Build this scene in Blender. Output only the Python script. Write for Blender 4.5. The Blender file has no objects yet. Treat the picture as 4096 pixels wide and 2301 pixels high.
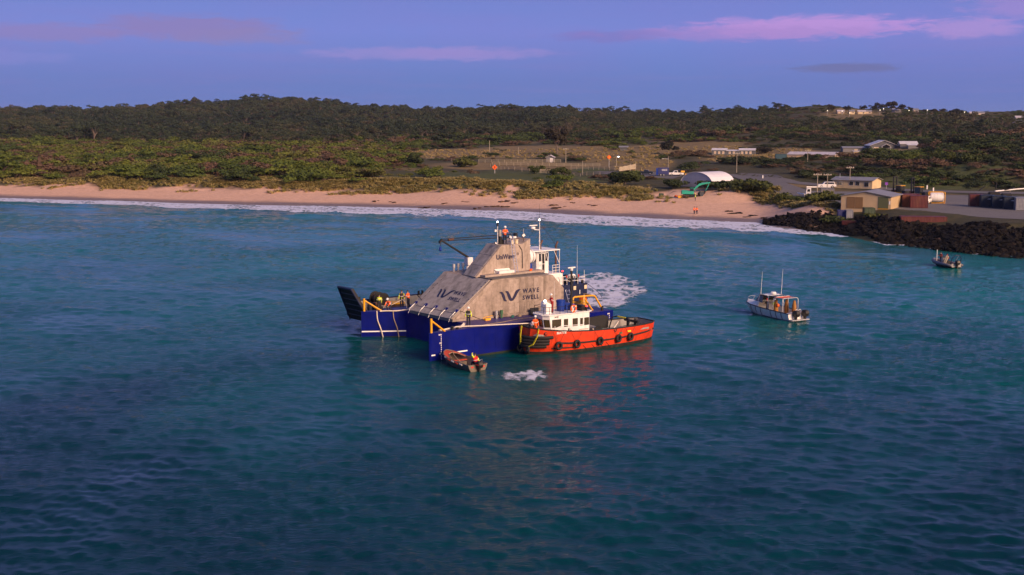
import bpy, bmesh, math, random
import numpy as np
from mathutils import Vector, Matrix, Euler
R=math.radians; PI=math.pi
sc=bpy.context.scene
COL=sc.collection
random.seed(7); rng=np.random.default_rng(7)

# ---------------------------------------------------------------- camera
CAM_H=21.5; PITCH=math.atan(650.5/4800.0)
cd=bpy.data.cameras.new('camera'); cam=bpy.data.objects.new('camera',cd); COL.objects.link(cam)
cam.location=(0,0,CAM_H); cam.rotation_euler=(PI/2-PITCH,0,0)
cd.sensor_width=36; cd.lens=36*4800/4096; cd.clip_start=0.5; cd.clip_end=20000
sc.camera=cam

# ---------------------------------------------------------------- world, sun, exposure
SUN_AZ=R(138)      # clockwise from +Y: behind the camera, to the right
SUN_EL=R(24)
w=bpy.data.worlds.new('World'); sc.world=w; w.use_nodes=True
nt=w.node_tree; nt.nodes.clear()
def N(tree,typ,**kw):
    n=tree.nodes.new(typ)
    for k,v in kw.items():
        if k.startswith('i_'):
            key=k[2:]
            n.inputs[int(key) if key.isdigit() else key.replace('_',' ')].default_value=v
        else: setattr(n,k,v)
    return n
def L(tree,a,b): tree.links.new(a,b)
def ramp(tree,fac,stops,interp='LINEAR'):
    n=tree.nodes.new('ShaderNodeValToRGB'); cr=n.color_ramp; cr.interpolation=interp
    while len(cr.elements)>1: cr.elements.remove(cr.elements[-1])
    for i,(p,c) in enumerate(stops):
        e=cr.elements[0] if i==0 else cr.elements.new(p)
        e.position=p; e.color=(c if len(c)==4 else (*c,1)) if hasattr(c,'__len__') else (c,c,c,1)
    L(tree,fac,n.inputs[0]); return n.outputs[0]
def mth(tree,op,a,b=None,c=None,clamp=False):
    n=tree.nodes.new('ShaderNodeMath'); n.operation=op; n.use_clamp=clamp
    for i,x in enumerate((a,b,c)):
        if x is None: continue
        if isinstance(x,(int,float)): n.inputs[i].default_value=x
        else: L(tree,x,n.inputs[i])
    return n.outputs[0]
def mixc(tree,fac,a,b,mode='MIX'):
    n=tree.nodes.new('ShaderNodeMix'); n.data_type='RGBA'; n.blend_type=mode
    for s,x in ((n.inputs[0],fac),(n.inputs[6],a),(n.inputs[7],b)):
        if isinstance(x,(int,float)): s.default_value=x
        elif isinstance(x,(tuple,list)): s.default_value=(*x,1) if len(x)==3 else x
        else: L(tree,x,s)
    return n.outputs[2]
def noise(tree,vec,scale,detail=4,rough=.55,dist=0):
    n=N(tree,'ShaderNodeTexNoise',i_Scale=scale,i_Detail=detail,i_Roughness=rough,i_Distortion=dist)
    if vec is not None: L(tree,vec,n.inputs['Vector'])
    return n.outputs['Fac']
sky=N(nt,'ShaderNodeTexSky',sky_type='NISHITA',sun_disc=False,sun_elevation=SUN_EL,sun_rotation=SUN_AZ,altitude=20,air_density=1.4,dust_density=1.5,ozone_density=3.0)
tc=N(nt,'ShaderNodeTexCoord'); DIR=tc.outputs['Generated']
sep=N(nt,'ShaderNodeSeparateXYZ'); L(nt,DIR,sep.inputs[0])
elev=sep.outputs['Z']
# dusk tint of the whole dome by height above the horizon
dome=ramp(nt,elev,[(0.0,(.085,.175,.47)),(.035,(.100,.172,.48)),(.075,(.140,.195,.57)),(.16,(.105,.155,.46)),(.35,(.072,.13,.36)),(.7,(.070,.125,.31)),(1.0,(.075,.13,.31))])
base=mixc(nt,.08,dome,mixc(nt,1.0,sky.outputs[0],(.07,.07,.07),'MULTIPLY'))
mv=N(nt,'ShaderNodeMapping'); L(nt,DIR,mv.inputs[0]); mv.inputs['Scale'].default_value=(1,1,3.2)
mauve=ramp(nt,noise(nt,mv.outputs[0],3.4,5,.6,.3),[(.38,0.0),(.62,1.0)])
base=mixc(nt,mth(nt,'MULTIPLY',mauve,.40),base,mixc(nt,1.0,base,(1.30,.88,.95),'MULTIPLY'))
# clouds: flat streaks on a plane high above
den=mth(nt,'MAXIMUM',elev,.012)
cx=mth(nt,'DIVIDE',sep.outputs['X'],den); cy=mth(nt,'DIVIDE',sep.outputs['Y'],den)
cv=N(nt,'ShaderNodeCombineXYZ'); L(nt,cx,cv.inputs[0]); L(nt,cy,cv.inputs[1])
AZ=mth(nt,'ARCTAN2',sep.outputs['X'],sep.outputs['Y'])
cvv=N(nt,'ShaderNodeCombineXYZ'); L(nt,mth(nt,'MULTIPLY',AZ,9.0),cvv.inputs[0]); L(nt,mth(nt,'MULTIPLY',elev,42.0),cvv.inputs[1])
CN=noise(nt,cvv.outputs[0],4.6,8,.66,.5)
CN=mth(nt,'ADD',mth(nt,'MULTIPLY',CN,1.5),.25)
def cloud(az,el,waz,wel,seed=0):
    # a cloud bank centred on a bearing and height of the sky
    nx=mth(nt,'MULTIPLY',mth(nt,'SUBTRACT',AZ,R(az)),1/R(waz)); ny=mth(nt,'MULTIPLY',mth(nt,'SUBTRACT',elev,R(el)),1/R(wel))
    r=mth(nt,'SQRT',mth(nt,'ADD',mth(nt,'MULTIPLY',nx,nx),mth(nt,'MULTIPLY',ny,ny)))
    n=N(nt,'ShaderNodeMapRange',interpolation_type='SMOOTHSTEP'); L(nt,mth(nt,'SUBTRACT',CN,r),n.inputs[0]); n.inputs[1].default_value=0.0; n.inputs[2].default_value=.6
    return n.outputs[0]
out=base
for args,colr,amt in [
    ((13.5,4.4,6.8,.62,1.0),(.44,.25,.58),.85),
    ((10.5,4.15,9.0,.40,3.0),(.30,.20,.50),.6),
    ((20.5,4.2,3.2,.55,5.0),(.40,.25,.55),.6),
    ((23.5,5.2,4.0,.9,6.5),(.34,.22,.52),.5),
    ((-14.8,4.35,5.2,.75,8.0),(.22,.18,.41),.85),
    ((-20.5,4.0,4.5,.55,9.5),(.23,.185,.42),.7),
    ((-12.5,4.0,4.0,.5,15.5),(.22,.19,.40),.6),
    ((-5,3.3,6.0,.40,11.0),(.25,.22,.52),.7),
    ((-2.0,3.3,5.0,.4,17.0),(.27,.22,.52),.6),
    ((15.5,2.55,3.2,.30,13.0),(.13,.14,.31),.8),
    ((4.5,4.1,3.5,.35,19.0),(.17,.15,.42),.5),
    ((-23,2.9,4,.4,21.0),(.20,.21,.52),.5)]:
    out=mixc(nt,mth(nt,'MULTIPLY',cloud(*args),amt),out,colr)
# thin streaks everywhere above
st=noise(nt,cv.outputs[0],.22,4,.6,.5)
stm=N(nt,'ShaderNodeMapRange',interpolation_type='SMOOTHSTEP'); L(nt,st,stm.inputs[0]); stm.inputs[1].default_value=.46; stm.inputs[2].default_value=.80
out=mixc(nt,mth(nt,'MULTIPLY',stm.outputs[0],.22),out,(.25,.18,.44))
w.cycles.sampling_method='MANUAL'; w.cycles.sample_map_resolution=256
bg=N(nt,'ShaderNodeBackground'); bg.inputs['Strength'].default_value=1.0
L(nt,out,bg.inputs[0]); wo=N(nt,'ShaderNodeOutputWorld'); L(nt,bg.outputs[0],wo.inputs[0])
sl=bpy.data.lights.new('sun','SUN'); sl.energy=5.0; sl.color=(1.0,.66,.42); sl.angle=R(30)
so=bpy.data.objects.new('sun',sl); COL.objects.link(so)
sd=Vector((math.sin(SUN_AZ)*math.cos(SUN_EL),math.cos(SUN_AZ)*math.cos(SUN_EL),math.sin(SUN_EL)))
so.rotation_euler=sd.to_track_quat('Z','Y').to_euler(); so.location=(60,-80,60)
vs=sc.view_settings; vs.view_transform='Standard'; vs.look='None'; vs.exposure=0.3; vs.gamma=1.0; vs.use_curve_mapping=False
sc.render.engine='CYCLES'; sc.cycles.use_denoising=True; sc.cycles.max_bounces=6; sc.cycles.transparent_max_bounces=8

# ---------------------------------------------------------------- materials
MATS={}
def mat(name,col,rough=.6,metal=0,var=.12,scale=2.0,spec=.5,bump=0,emit=None,stain=None,estr=0,coat=0):
    """procedural paint/cloth/metal: colour with noise wear, optional streaky stains and fine relief"""
    if name in MATS: return MATS[name]
    m=bpy.data.materials.new(name); m.use_nodes=True; t=m.node_tree; b=t.nodes['Principled BSDF']
    tcn=N(t,'ShaderNodeTexCoord'); o=tcn.outputs['Object']
    nz=noise(t,o,scale,5,.6)
    lo=tuple(max(0,c*(1-var)) for c in col); hi=tuple(min(1,c*(1+var)) for c in col)
    c=ramp(t,nz,[(.3,lo),(.7,hi)])
    if stain:
        scol,amt,sscale=stain
        mp=N(t,'ShaderNodeMapping'); L(t,o,mp.inputs[0]); mp.inputs['Scale'].default_value=(sscale,sscale,sscale*.22)
        s=noise(t,mp.outputs[0],1.0,6,.65)
        c=mixc(t,mth(t,'MULTIPLY',ramp(t,s,[(.48,0.0),(.72,1.0)]),amt),c,scol)
    L(t,c,b.inputs['Base Color']); b.inputs['Metallic'].default_value=metal
    b.inputs['Specular IOR Level'].default_value=spec
    if coat: b.inputs['Coat Weight'].default_value=coat
    L(t,ramp(t,noise(t,o,scale*2.3,3),[(.3,max(.02,rough-.08)),(.7,min(1,rough+.08))]),b.inputs['Roughness'])
    if bump:
        bn=N(t,'ShaderNodeBump',i_Strength=min(1,bump),i_Distance=.02); L(t,noise(t,o,scale*6,4),bn.inputs['Height']); L(t,bn.outputs[0],b.inputs['Normal'])
    if emit: b.inputs['Emission Color'].default_value=(*emit,1); b.inputs['Emission Strength'].default_value=estr
    MATS[name]=m; return m

# ---------------------------------------------------------------- object helpers
def tag(o,label=None,cat=None,group=None,kind=None):
    if label: o['label']=label
    if cat: o['category']=cat
    if group: o['group']=group
    if kind: o['kind']=kind
    return o
def thing(name,label,cat,loc=(0,0,0),rz=0,group=None,rx=0,ry=0):
    o=bpy.data.objects.new(name,None); COL.objects.link(o); o.location=loc; o.rotation_euler=(rx,ry,rz); o.empty_display_size=.2
    return tag(o,label,cat,group)
def link_mesh(name,me,m=None,parent=None):
    o=bpy.data.objects.new(name,me); COL.objects.link(o)
    if m is not None and not me.materials: me.materials.append(m if not isinstance(m,str) else MATS[m])
    if parent is not None: o.parent=parent
    return o
class MB:
    """collects vertices and faces of one part"""
    def __init__(s): s.v=[];s.f=[];s.M=None
    def add(s,vs,fs):
        k=len(s.v)
        if s.M is not None: vs=[tuple(s.M@Vector(p)) for p in vs]
        s.v+= [tuple(p) for p in vs]; s.f+=[tuple(i+k for i in f) for f in fs]; return s
    def box(s,c,d,rz=0,rx=0,ry=0,taper=1.0):
        x,y,z=d[0]/2,d[1]/2,d[2]/2; Mx=Euler((rx,ry,rz)).to_matrix(); vs=[]
        for sz in (-1,1):
            k=taper if sz>0 else 1
            for sx,sy in ((-1,-1),(1,-1),(1,1),(-1,1)): vs.append(tuple(Mx@Vector((sx*x*k,sy*y*k,sz*z))+Vector(c)))
        return s.add(vs,[(3,2,1,0),(4,5,6,7),(0,1,5,4),(1,2,6,5),(2,3,7,6),(3,0,4,7)])
    def bb(s,a,b): return s.box([(a[i]+b[i])/2 for i in range(3)],[abs(b[i]-a[i]) for i in range(3)])
    def tube(s,pts,r,n=8,cap=True,closed=False):
        pts=[Vector(p) for p in pts]; k=len(pts); rs=r if hasattr(r,'__len__') else [r]*k
        vs=[]; up=Vector((0,0,1)); prev=None
        for i,p in enumerate(pts):
            if closed: d=(pts[(i+1)%k]-pts[i-1])
            else: d=(pts[min(i+1,k-1)]-pts[max(i-1,0)])
            d=d.normalized() if d.length>1e-9 else Vector((0,0,1))
            if prev is None:
                a=d.cross(up)
                if a.length<.05: a=d.cross(Vector((1,0,0)))
            else: a=prev-d*prev.dot(d)
            a.normalize(); prev=a; b=d.cross(a)
            for j in range(n):
                t=2*PI*j/n; vs.append(tuple(p+(a*math.cos(t)+b*math.sin(t))*rs[i]))
        fs=[]
        for i in range(k if closed else k-1):
            i2=(i+1)%k
            for j in range(n): fs.append((i*n+j,i*n+(j+1)%n,i2*n+(j+1)%n,i2*n+j))
        if cap and not closed: fs.append(tuple(range(n))[::-1]); fs.append(tuple((k-1)*n+j for j in range(n)))
        return s.add(vs,fs)
    def cyl(s,a,b,r,n=16,r2=None): return s.tube([a,b],[r,r if r2 is None else r2],n)
    def torus(s,c,R_,r,axis='y',n=20,m=8,rot=None):
        pts=[]
        for i in range(n):
            t=2*PI*i/n; p=Vector({'y':(math.cos(t),0,math.sin(t)),'z':(math.cos(t),math.sin(t),0),'x':(0,math.cos(t),math.sin(t))}[axis])*R_
            if rot is not None: p=rot@p
            pts.append(p+Vector(c))
        return s.tube(pts,r,m,closed=True)
    def lathe(s,c,prof,n=16,axis=Vector((0,0,1))):
        q=axis.to_track_quat('Z','Y').to_matrix(); vs=[];fs=[]
        for (r,z) in prof:
            for j in range(n):
                t=2*PI*j/n; vs.append(tuple(q@Vector((r*math.cos(t),r*math.sin(t),z))+Vector(c)))
        for i in range(len(prof)-1):
            for j in range(n): fs.append((i*n+j,i*n+(j+1)%n,(i+1)*n+(j+1)%n,(i+1)*n+j))
        fs.append(tuple(range(n))[::-1]); fs.append(tuple((len(prof)-1)*n+j for j in range(n)))
        return s.add(vs,fs)
    def prism(s,poly,z0,z1):
        n=len(poly); vs=[(x,y,z0) for x,y in poly]+[(x,y,z1) for x,y in poly]
        return s.add(vs,[tuple(range(n))[::-1],tuple(range(n,2*n))]+[(i,(i+1)%n,n+(i+1)%n,n+i) for i in range(n)])
    def slab(s,poly,off):
        """extrude a 3-D polygon by a vector"""
        n=len(poly); o=Vector(off); vs=[tuple(p) for p in poly]+[tuple(Vector(p)+o) for p in poly]
        return s.add(vs,[tuple(range(n))[::-1],tuple(range(n,2*n))]+[(i,(i+1)%n,n+(i+1)%n,n+i) for i in range(n)])
    def loft(s,secs,closed=False,cap0=False,cap1=False):
        n=len(secs[0]); vs=[p for q in secs for p in q]; fs=[]
        for i in range(len(secs)-1):
            for j in range(n if closed else n-1): fs.append((i*n+j,i*n+(j+1)%n,(i+1)*n+(j+1)%n,(i+1)*n+j))
        if cap0: fs.append(tuple(range(n))[::-1])
        if cap1: fs.append(tuple((len(secs)-1)*n+j for j in range(n)))
        return s.add(vs,fs)
    def dome(s,c,r,rz=None,n=12,m=5,z0=0):
        rz=r if rz is None else rz
        prof=[(r*math.cos(t),rz*math.sin(t)) for t in np.linspace(z0,PI/2*.97,m)]
        return s.lathe(c,prof,n)
    def mesh(s,name,smooth=None,bevel=0):
        me=bpy.data.meshes.new(name); me.from_pydata(s.v,[],s.f); 
        bm=bmesh.new(); bm.from_mesh(me); bmesh.ops.recalc_face_normals(bm,faces=bm.faces)
        if bevel: bmesh.ops.bevel(bm,geom=[e for e in bm.edges if e.is_manifold and e.calc_face_angle(0)>.6],offset=bevel,segments=2,affect='EDGES')
        bm.to_mesh(me); bm.free()
        if smooth: me.shade_smooth() if smooth is True else me.set_sharp_from_angle(angle=smooth)
        me.update(); return me
    def build(s,name,m,parent=None,smooth=None,bevel=0):
        return link_mesh(name,s.mesh(name,smooth,bevel),m,parent)
def box(name,a,b,m,parent=None,bevel=0): return MB().bb(a,b).build(name,m,parent,bevel=bevel)
def tube(name,pts,r,m,parent=None,n=8): return MB().tube(pts,r,n).build(name,m,parent,smooth=R(40))
def copy_tree(o,parent=None,link=True):
    c=o.copy(); COL.objects.link(c)
    if parent is not None: c.parent=parent
    for ch in list(o.children): copy_tree(ch,c)
    return c
def frame(org,X,Y):
    X=Vector(X).normalized(); Y=Vector(Y).normalized(); Z=X.cross(Y)
    return Matrix(((X.x,Y.x,Z.x,org[0]),(X.y,Y.y,Z.y,org[1]),(X.z,Y.z,Z.z,org[2]),(0,0,0,1)))
def text(name,s,size,m,parent,M,depth=.008,spacing=1.0,align='LEFT',xs=1.0,bold=0):
    cu=bpy.data.curves.new(name,'FONT'); cu.body=s; cu.size=size; cu.extrude=depth; cu.space_character=spacing; cu.align_x=align; cu.resolution_u=3; cu.offset=bold
    tmp=bpy.data.objects.new(name+'_tmp',cu); COL.objects.link(tmp)
    dg=bpy.context.evaluated_depsgraph_get(); me=bpy.data.meshes.new_from_object(tmp.evaluated_get(dg))
    bpy.data.objects.remove(tmp); bpy.data.curves.remove(cu)
    me.transform(M@Matrix.Diagonal((xs,1,1,1))); me.materials.clear()
    return link_mesh(name,me,m,parent)
def ribbon(name,pts,M,m,parent,depth=.01):
    """flat stroke of changing width in a plane"""
    P=[Vector((p[0],p[1])) for p in pts]; mb=MB(); Lf=[];Rt=[]
    # smooth the path
    k=len(P); fine=[]
    for i in range(k-1):
        p0=P[max(i-1,0)];p1=P[i];p2=P[i+1];p3=P[min(i+2,k-1)]
        for t in np.linspace(0,1,7)[:-1]:
            q=.5*((2*p1)+(p2-p0)*t+(2*p0-5*p1+4*p2-p3)*t*t+(3*p1-p0-3*p2+p3)*t**3); fine.append((q,pts[i][2]*(1-t)+pts[i+1][2]*t))
    fine.append((P[-1],pts[-1][2]))
    for i,(q,wd) in enumerate(fine):
        d=fine[min(i+1,len(fine)-1)][0]-fine[max(i-1,0)][0]; d.normalize(); nrm=Vector((-d.y,d.x))*wd/2
        Lf.append(q+nrm); Rt.append(q-nrm)
    secs=[[tuple(M@Vector((a.x,a.y,depth))),tuple(M@Vector((b.x,b.y,depth)))] for a,b in zip(Lf,Rt)]
    mb.loft(secs); return mb.build(name,m,parent)
# ---------------------------------------------------------------- numeric helpers
def vnoise(x,y,seed=0):
    """2-D value noise, 0..1"""
    xi=np.floor(x).astype(np.int64); yi=np.floor(y).astype(np.int64); fx=x-xi; fy=y-yi
    fx=fx*fx*(3-2*fx); fy=fy*fy*(3-2*fy)
    def h(a,b):
        n=(a*374761393+b*668265263+seed*1442695041)&0xffffffff
        n=((n^(n>>13))*1274126177)&0xffffffff
        return ((n^(n>>16))&0xffff)/65535.0
    return (h(xi,yi)*(1-fx)+h(xi+1,yi)*fx)*(1-fy)+(h(xi,yi+1)*(1-fx)+h(xi+1,yi+1)*fx)*fy
def fbm(x,y,seed=0,o=4):
    s=0;a=.5
    for i in range(o): s=s+a*vnoise(x*2**i,y*2**i,seed+i*17); a*=.5
    return s/(1-.5**o)
def smooth(x,a,b): t=np.clip((x-a)/(b-a),0,1); return t*t*(3-2*t)
# coast described by bearing k (units of the survey photo) and distance Y
def bearing(x,y): return 2048+4800*x/(.991*np.maximum(y,1)+2.4)
def xk(k,y): return (k-2048)/4800*(.991*y+2.4)
SHK=[-1500,-500,0,400,800,1200,1600,2000,2400,2600,2800,3000,3070,3254,3342,3480,3549,3766,4089,5000]
SHY=[ 405, 372,356,344,330,322,314,303,286,279,272,267,265,249,243,232,222,212,197,165]
FTK=[-1500,0,400,800,1200,1600,2000,2400,2600,2700,2800,2900,3000,3100,3200,3350,3500,5000]
FTY=[ 430,384,371,364,350,344,326,315,310,303,312,314,306,291,270,250,240,200]
def shoreY(k): return np.interp(k,SHK,SHY)
def footY(k): return np.interp(k,FTK,FTY)
COLS=[(-1500,[(405,0),(432,1.8),(444,3.6),(600,6),(770,8),(1000,16),(1500,30),(1900,26)]),
(0,[(356,0),(384,1.8),(396,3.6),(420,4.2),(600,6),(770,8.5),(1000,16),(1250,25),(1500,33),(1800,30)]),
(400,[(344,0),(371,1.8),(384,4),(420,4.3),(600,6.3),(770,8.3),(1000,15),(1200,24),(1500,32.5),(1800,30)]),
(800,[(330,0),(364,1.8),(378,4.2),(420,4.6),(600,7),(760,8),(1000,14),(1200,24),(1500,42),(1800,38)]),
(1200,[(322,0),(350,1.8),(364,4.4),(420,5.2),(560,6.8),(760,8),(1000,14),(1200,26),(1500,45),(1800,40)]),
(1520,[(316,0),(345,1.8),(362,5),(420,6),(560,7.4),(740,8.5),(1000,14),(1200,24),(1500,34),(1800,30)]),
(2000,[(303,0),(326,1.8),(345,5.2),(390,6.2),(450,5),(560,8),(700,9.5),(900,13),(1150,22),(1500,33),(1800,30)]),
(2400,[(286,0),(315,1.8),(330,4.6),(400,5),(470,5.2),(600,9),(800,13),(1100,21),(1400,31),(1800,28)]),
(2700,[(275,0),(303,1.8),(318,3),(335,4),(350,4.2),(410,4.6),(520,7),(620,10),(800,14),(1100,23),(1300,31),(1800,28)]),
(3000,[(267,0),(305,1.8),(318,4.8),(345,4.6),(400,4.6),(470,7),(560,7.8),(700,14),(900,20),(1200,32),(1800,28)]),
(3300,[(246,0),(262,3.9),(275,3.8),(330,3.9),(370,4.2),(420,8.0),(480,8.2),(560,9.4),(700,15),(900,24),(1100,36),(1800,30)]),
(3600,[(220,0),(237,3.9),(250,3.8),(300,3.8),(335,4),(370,8.4),(430,9.8),(560,10.6),(700,15),(900,26),(1050,35),(1800,28)]),
(4000,[(201,0),(217,3.9),(227,3.8),(310,3.8),(330,4),(360,9),(420,13.2),(470,13),(700,16),(900,26),(1000,30),(1800,24)]),
(5200,[(160,0),(176,3.9),(186,3.8),(300,3.8),(330,4),(370,10),(450,14),(1000,28),(1800,22)])]
CK=np.array([c[0] for c in COLS],float)
def Hbase(x,y):
    x=np.asarray(x,float); y=np.asarray(y,float); k=np.clip(bearing(x,y),-1500,5200)
    Z=np.stack([np.interp(y,[-500,c[1][0][0]-60]+[p[0] for p in c[1]]+[6000],[-4,-4]+[p[1] for p in c[1]]+[5]) for c in COLS])
    i=np.clip(np.searchsorted(CK,k)-1,0,len(CK)-2); t=(k-CK[i])/(CK[i+1]-CK[i]); t=t*t*(3-2*t)
    ii=np.indices(i.shape) if i.ndim else None
    if i.ndim==0: return Z[i]*(1-t)+Z[i+1]*t
    return np.take_along_axis(Z,i[None],0)[0]*(1-t)+np.take_along_axis(Z,i[None]+1,0)[0]*t
def paved(k,y):
    """1 on yards and roads, where the ground is flat"""
    a=(k>3120)*(y>np.interp(k,[3120,3300,3500,4000,5000],[300,272,256,228,190]))*(y<np.interp(k,[3120,3400,4100],[372,352,326]))
    b=(k>2330)*(k<3160)*(y>np.interp(k,[2330,2700,2850,3160],[392,378,345,320]))*(y<np.interp(k,[2330,2720,2900,3160],[450,425,415,378]))
    c=(k>2680)*(k<2980)*(y>322)*(y<372)
    d=(k>1690)*(k<2460)*(y>425)*(y<500)
    return np.clip(a+b+c+d,0,1)
def Hgt(x,y):
    x=np.asarray(x,float); y=np.asarray(y,float); k=bearing(x,y); z=Hbase(x,y)
    inland=smooth(y,footY(k)-2,footY(k)+22); far=smooth(y,700,1100)
    n=(fbm(x/26,y/40,3)-.5)*3.2+(fbm(x/7,y/9,9,3)-.5)*.9
    n2=(fbm(x/90,y/120,5)-.5)*9
    z=z+inland*(1-paved(k,y)*.97)*(n*(.8+.5*far))+far*n2
    sand=smooth(y,shoreY(k)+2,shoreY(k)+10)*(1-inland)
    return z+sand*(fbm(x/6,y/5,21,3)-.5)*.22
def ground(u,v,lo=150,hi=1800,dz=0):
    """where the line of sight through a survey pixel meets the ground"""
    a=(u-2048)/4800; b=(v-1150.5)/4800; c_,s_=math.cos(PITCH),math.sin(PITCH)
    d=(a,c_-b*s_,-(s_+b*c_)); ys=np.linspace(lo,hi,6000); t=ys/d[1]
    zz=CAM_H+d[2]*t; h=Hgt(d[0]*t,ys)+dz; hit=np.nonzero(zz<=h)[0]; i=hit[0] if len(hit) else len(ys)-1
    return Vector((d[0]*t[i],ys[i],float(h[i])-dz))
def gz(x,y): return float(Hgt(np.array([x]),np.array([y]))[0])
def sightz(v,y): 
    b=(v-1150.5)/4800; c_,s_=math.cos(PITCH),math.sin(PITCH); return CAM_H-(s_+b*c_)/(c_-b*s_)*y

# ---------------------------------------------------------------- ground
ks=np.arange(-1500,5601,18.0); ys=[150.0]
while ys[-1]<5200: ys.append(ys[-1]*(1.0048 if ys[-1]<520 else 1.0085 if ys[-1]<1900 else 1.05))
ys=np.array(ys); K,Y=np.meshgrid(ks,ys); X=xk(K,Y); Z=Hgt(X,Y)
def grid_mesh(name,X,Y,Z,mask=None):
    nr,nc=X.shape; me=bpy.data.meshes.new(name)
    idx=np.arange(nr*nc).reshape(nr,nc); q=np.stack([idx[:-1,:-1],idx[:-1,1:],idx[1:,1:],idx[1:,:-1]],-1).reshape(-1,4)
    co=np.stack([X,Y,Z],-1).reshape(-1,3)
    if mask is not None:
        keep=mask.reshape(-1)[q].any(1); q=q[keep]; used=np.unique(q); rm=np.full(nr*nc,-1); rm[used]=np.arange(len(used)); q=rm[q]; co=co[used]
    else: used=np.arange(nr*nc)
    me.vertices.add(len(co)); me.vertices.foreach_set('co',co.astype(np.float32).ravel())
    me.loops.add(q.size); me.loops.foreach_set('vertex_index',q.astype(np.int32).ravel())
    me.polygons.add(len(q)); me.polygons.foreach_set('loop_start',np.arange(0,q.size,4,dtype=np.int32))
    me.polygons.foreach_set('use_smooth',np.ones(len(q),bool)); me.update(calc_edges=True)
    return me,used
def attr(me,name,vals): a=me.attributes.new(name,'FLOAT','POINT'); a.data.foreach_set('value',np.asarray(vals,np.float32).ravel())
keep=(Y>shoreY(K)-70)
gme,used=grid_mesh('ground',X,Y,Z,keep)
fY=footY(K); jag=(fbm(X/5,Y/4,31,4)-.5)*16
sandm=1-smooth(Y+jag,fY+1,fY+9)
# sandy cut behind the digger, blow-outs in the dune face
cut=smooth(1-np.hypot((K-2735)/175,(Y-318)/17),0,.35); sandm=np.maximum(sandm,cut*(fbm(X/4,Y/4,8)>.30))
sandm=np.maximum(sandm,smooth(1-np.hypot((K-2042)/36,(Y-334)/13),0,.4))
sandm=np.where((K>3340),0,sandm); sandm*=1-smooth(K,3180,3340)*.0
wet=1-smooth(Y+(fbm(X/9,Y/3,4)-.5)*5,shoreY(K)+4,shoreY(K)+11)
def blob(k,y,rk,ry): return smooth(1-np.hypot((K-k)/rk,(Y-y)/ry),0,.35)
fields=[(1750,560,170,45),(2020,560,200,60),(2300,600,300,60),(2150,640,260,60),(2550,560,200,60),(2800,600,220,60),(3050,560,260,40),(3300,500,200,28),(3500,540,170,30),(1300,700,110,22),(1500,690,90,20),(640,980,110,40),(520,955,60,30),(2480,520,160,80),(1850,600,260,50),(2750,640,300,50),(3420,990,170,75),(3700,395,130,35),(3800,350,300,22),(2080,465,430,42),(3120,505,380,40),(2560,480,160,60),(3240,775*0+350,120,16)]
fld=np.zeros_like(K)
for f in fields: fld=np.maximum(fld,blob(*f))
fld=np.clip(fld+smooth(fbm(X/22,Y/30,77),.62,.75)*.5,0,1)*(Y>fY+10)
green=np.clip(blob(2000,378,560,44)*.85+blob(1890,372,140,36)+blob(2360,440,90,30)+blob(3800,352,330,30)+blob(2150,365,300,18)*.6,0,1)
for n_,a_ in (('sand',sandm),('wet',wet),('field',fld),('green',green)): attr(gme,n_,a_.reshape(-1)[used])
def ground_mat():
    m=bpy.data.materials.new('coastal_ground'); m.use_nodes=True; t=m.node_tree; b=t.nodes['Principled BSDF']
    g=N(t,'ShaderNodeNewGeometry'); p=g.outputs['Position']
    A=lambda n:N(t,'ShaderNodeAttribute',attribute_name=n).outputs['Fac']
    mp=N(t,'ShaderNodeMapping'); L(t,p,mp.inputs[0]); mp.inputs['Scale'].default_value=(.25,.9,.6)
    soil=ramp(t,noise(t,p,.35,8,.7),[(.3,(.022,.024,.010)),(.5,(.045,.042,.016)),(.7,(.09,.07,.032))])
    straw=ramp(t,noise(t,mp.outputs[0],1.3,8,.7),[(.3,(.075,.068,.026)),(.5,(.17,.12,.05)),(.7,(.30,.21,.095))])
    lush=ramp(t,noise(t,mp.outputs[0],1.2,7,.7),[(.3,(.028,.042,.010)),(.7,(.085,.095,.025))])
    dry=ramp(t,noise(t,p,.8,8,.65),[(.3,(.54,.33,.225)),(.55,(.64,.405,.285)),(.75,(.72,.47,.345))])
    weed=ramp(t,noise(t,mp.outputs[0],.9,9,.75),[(.60,0.0),(.68,1.0)])
    dry=mixc(t,mth(t,'MULTIPLY',weed,.6),dry,(.15,.09,.06))
    wetc=ramp(t,noise(t,p,.5,5),[(.3,(.17,.12,.095)),(.7,(.23,.165,.13))])
    c=mixc(t,A('field'),soil,straw); c=mixc(t,A('green'),c,lush)
    s=mixc(t,A('wet'),dry,wetc); c=mixc(t,A('sand'),c,s)
    L(t,c,b.inputs['Base Color'])
    wr=mth(t,'MULTIPLY',A('wet'),A('sand')); L(t,mth(t,'SUBTRACT',.95,mth(t,'MULTIPLY',wr,.5)),b.inputs['Roughness'])
    b.inputs['Specular IOR Level'].default_value=.3
    bn=N(t,'ShaderNodeBump',i_Strength=.8,i_Distance=.35); L(t,noise(t,p,1.1,8,.7),bn.inputs['Height']); L(t,bn.outputs[0],b.inputs['Normal'])
    return m
tag(link_mesh('ground',gme,ground_mat()),kind='structure',label='sandy beach, scrubby dunes and low wooded hills')

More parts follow.
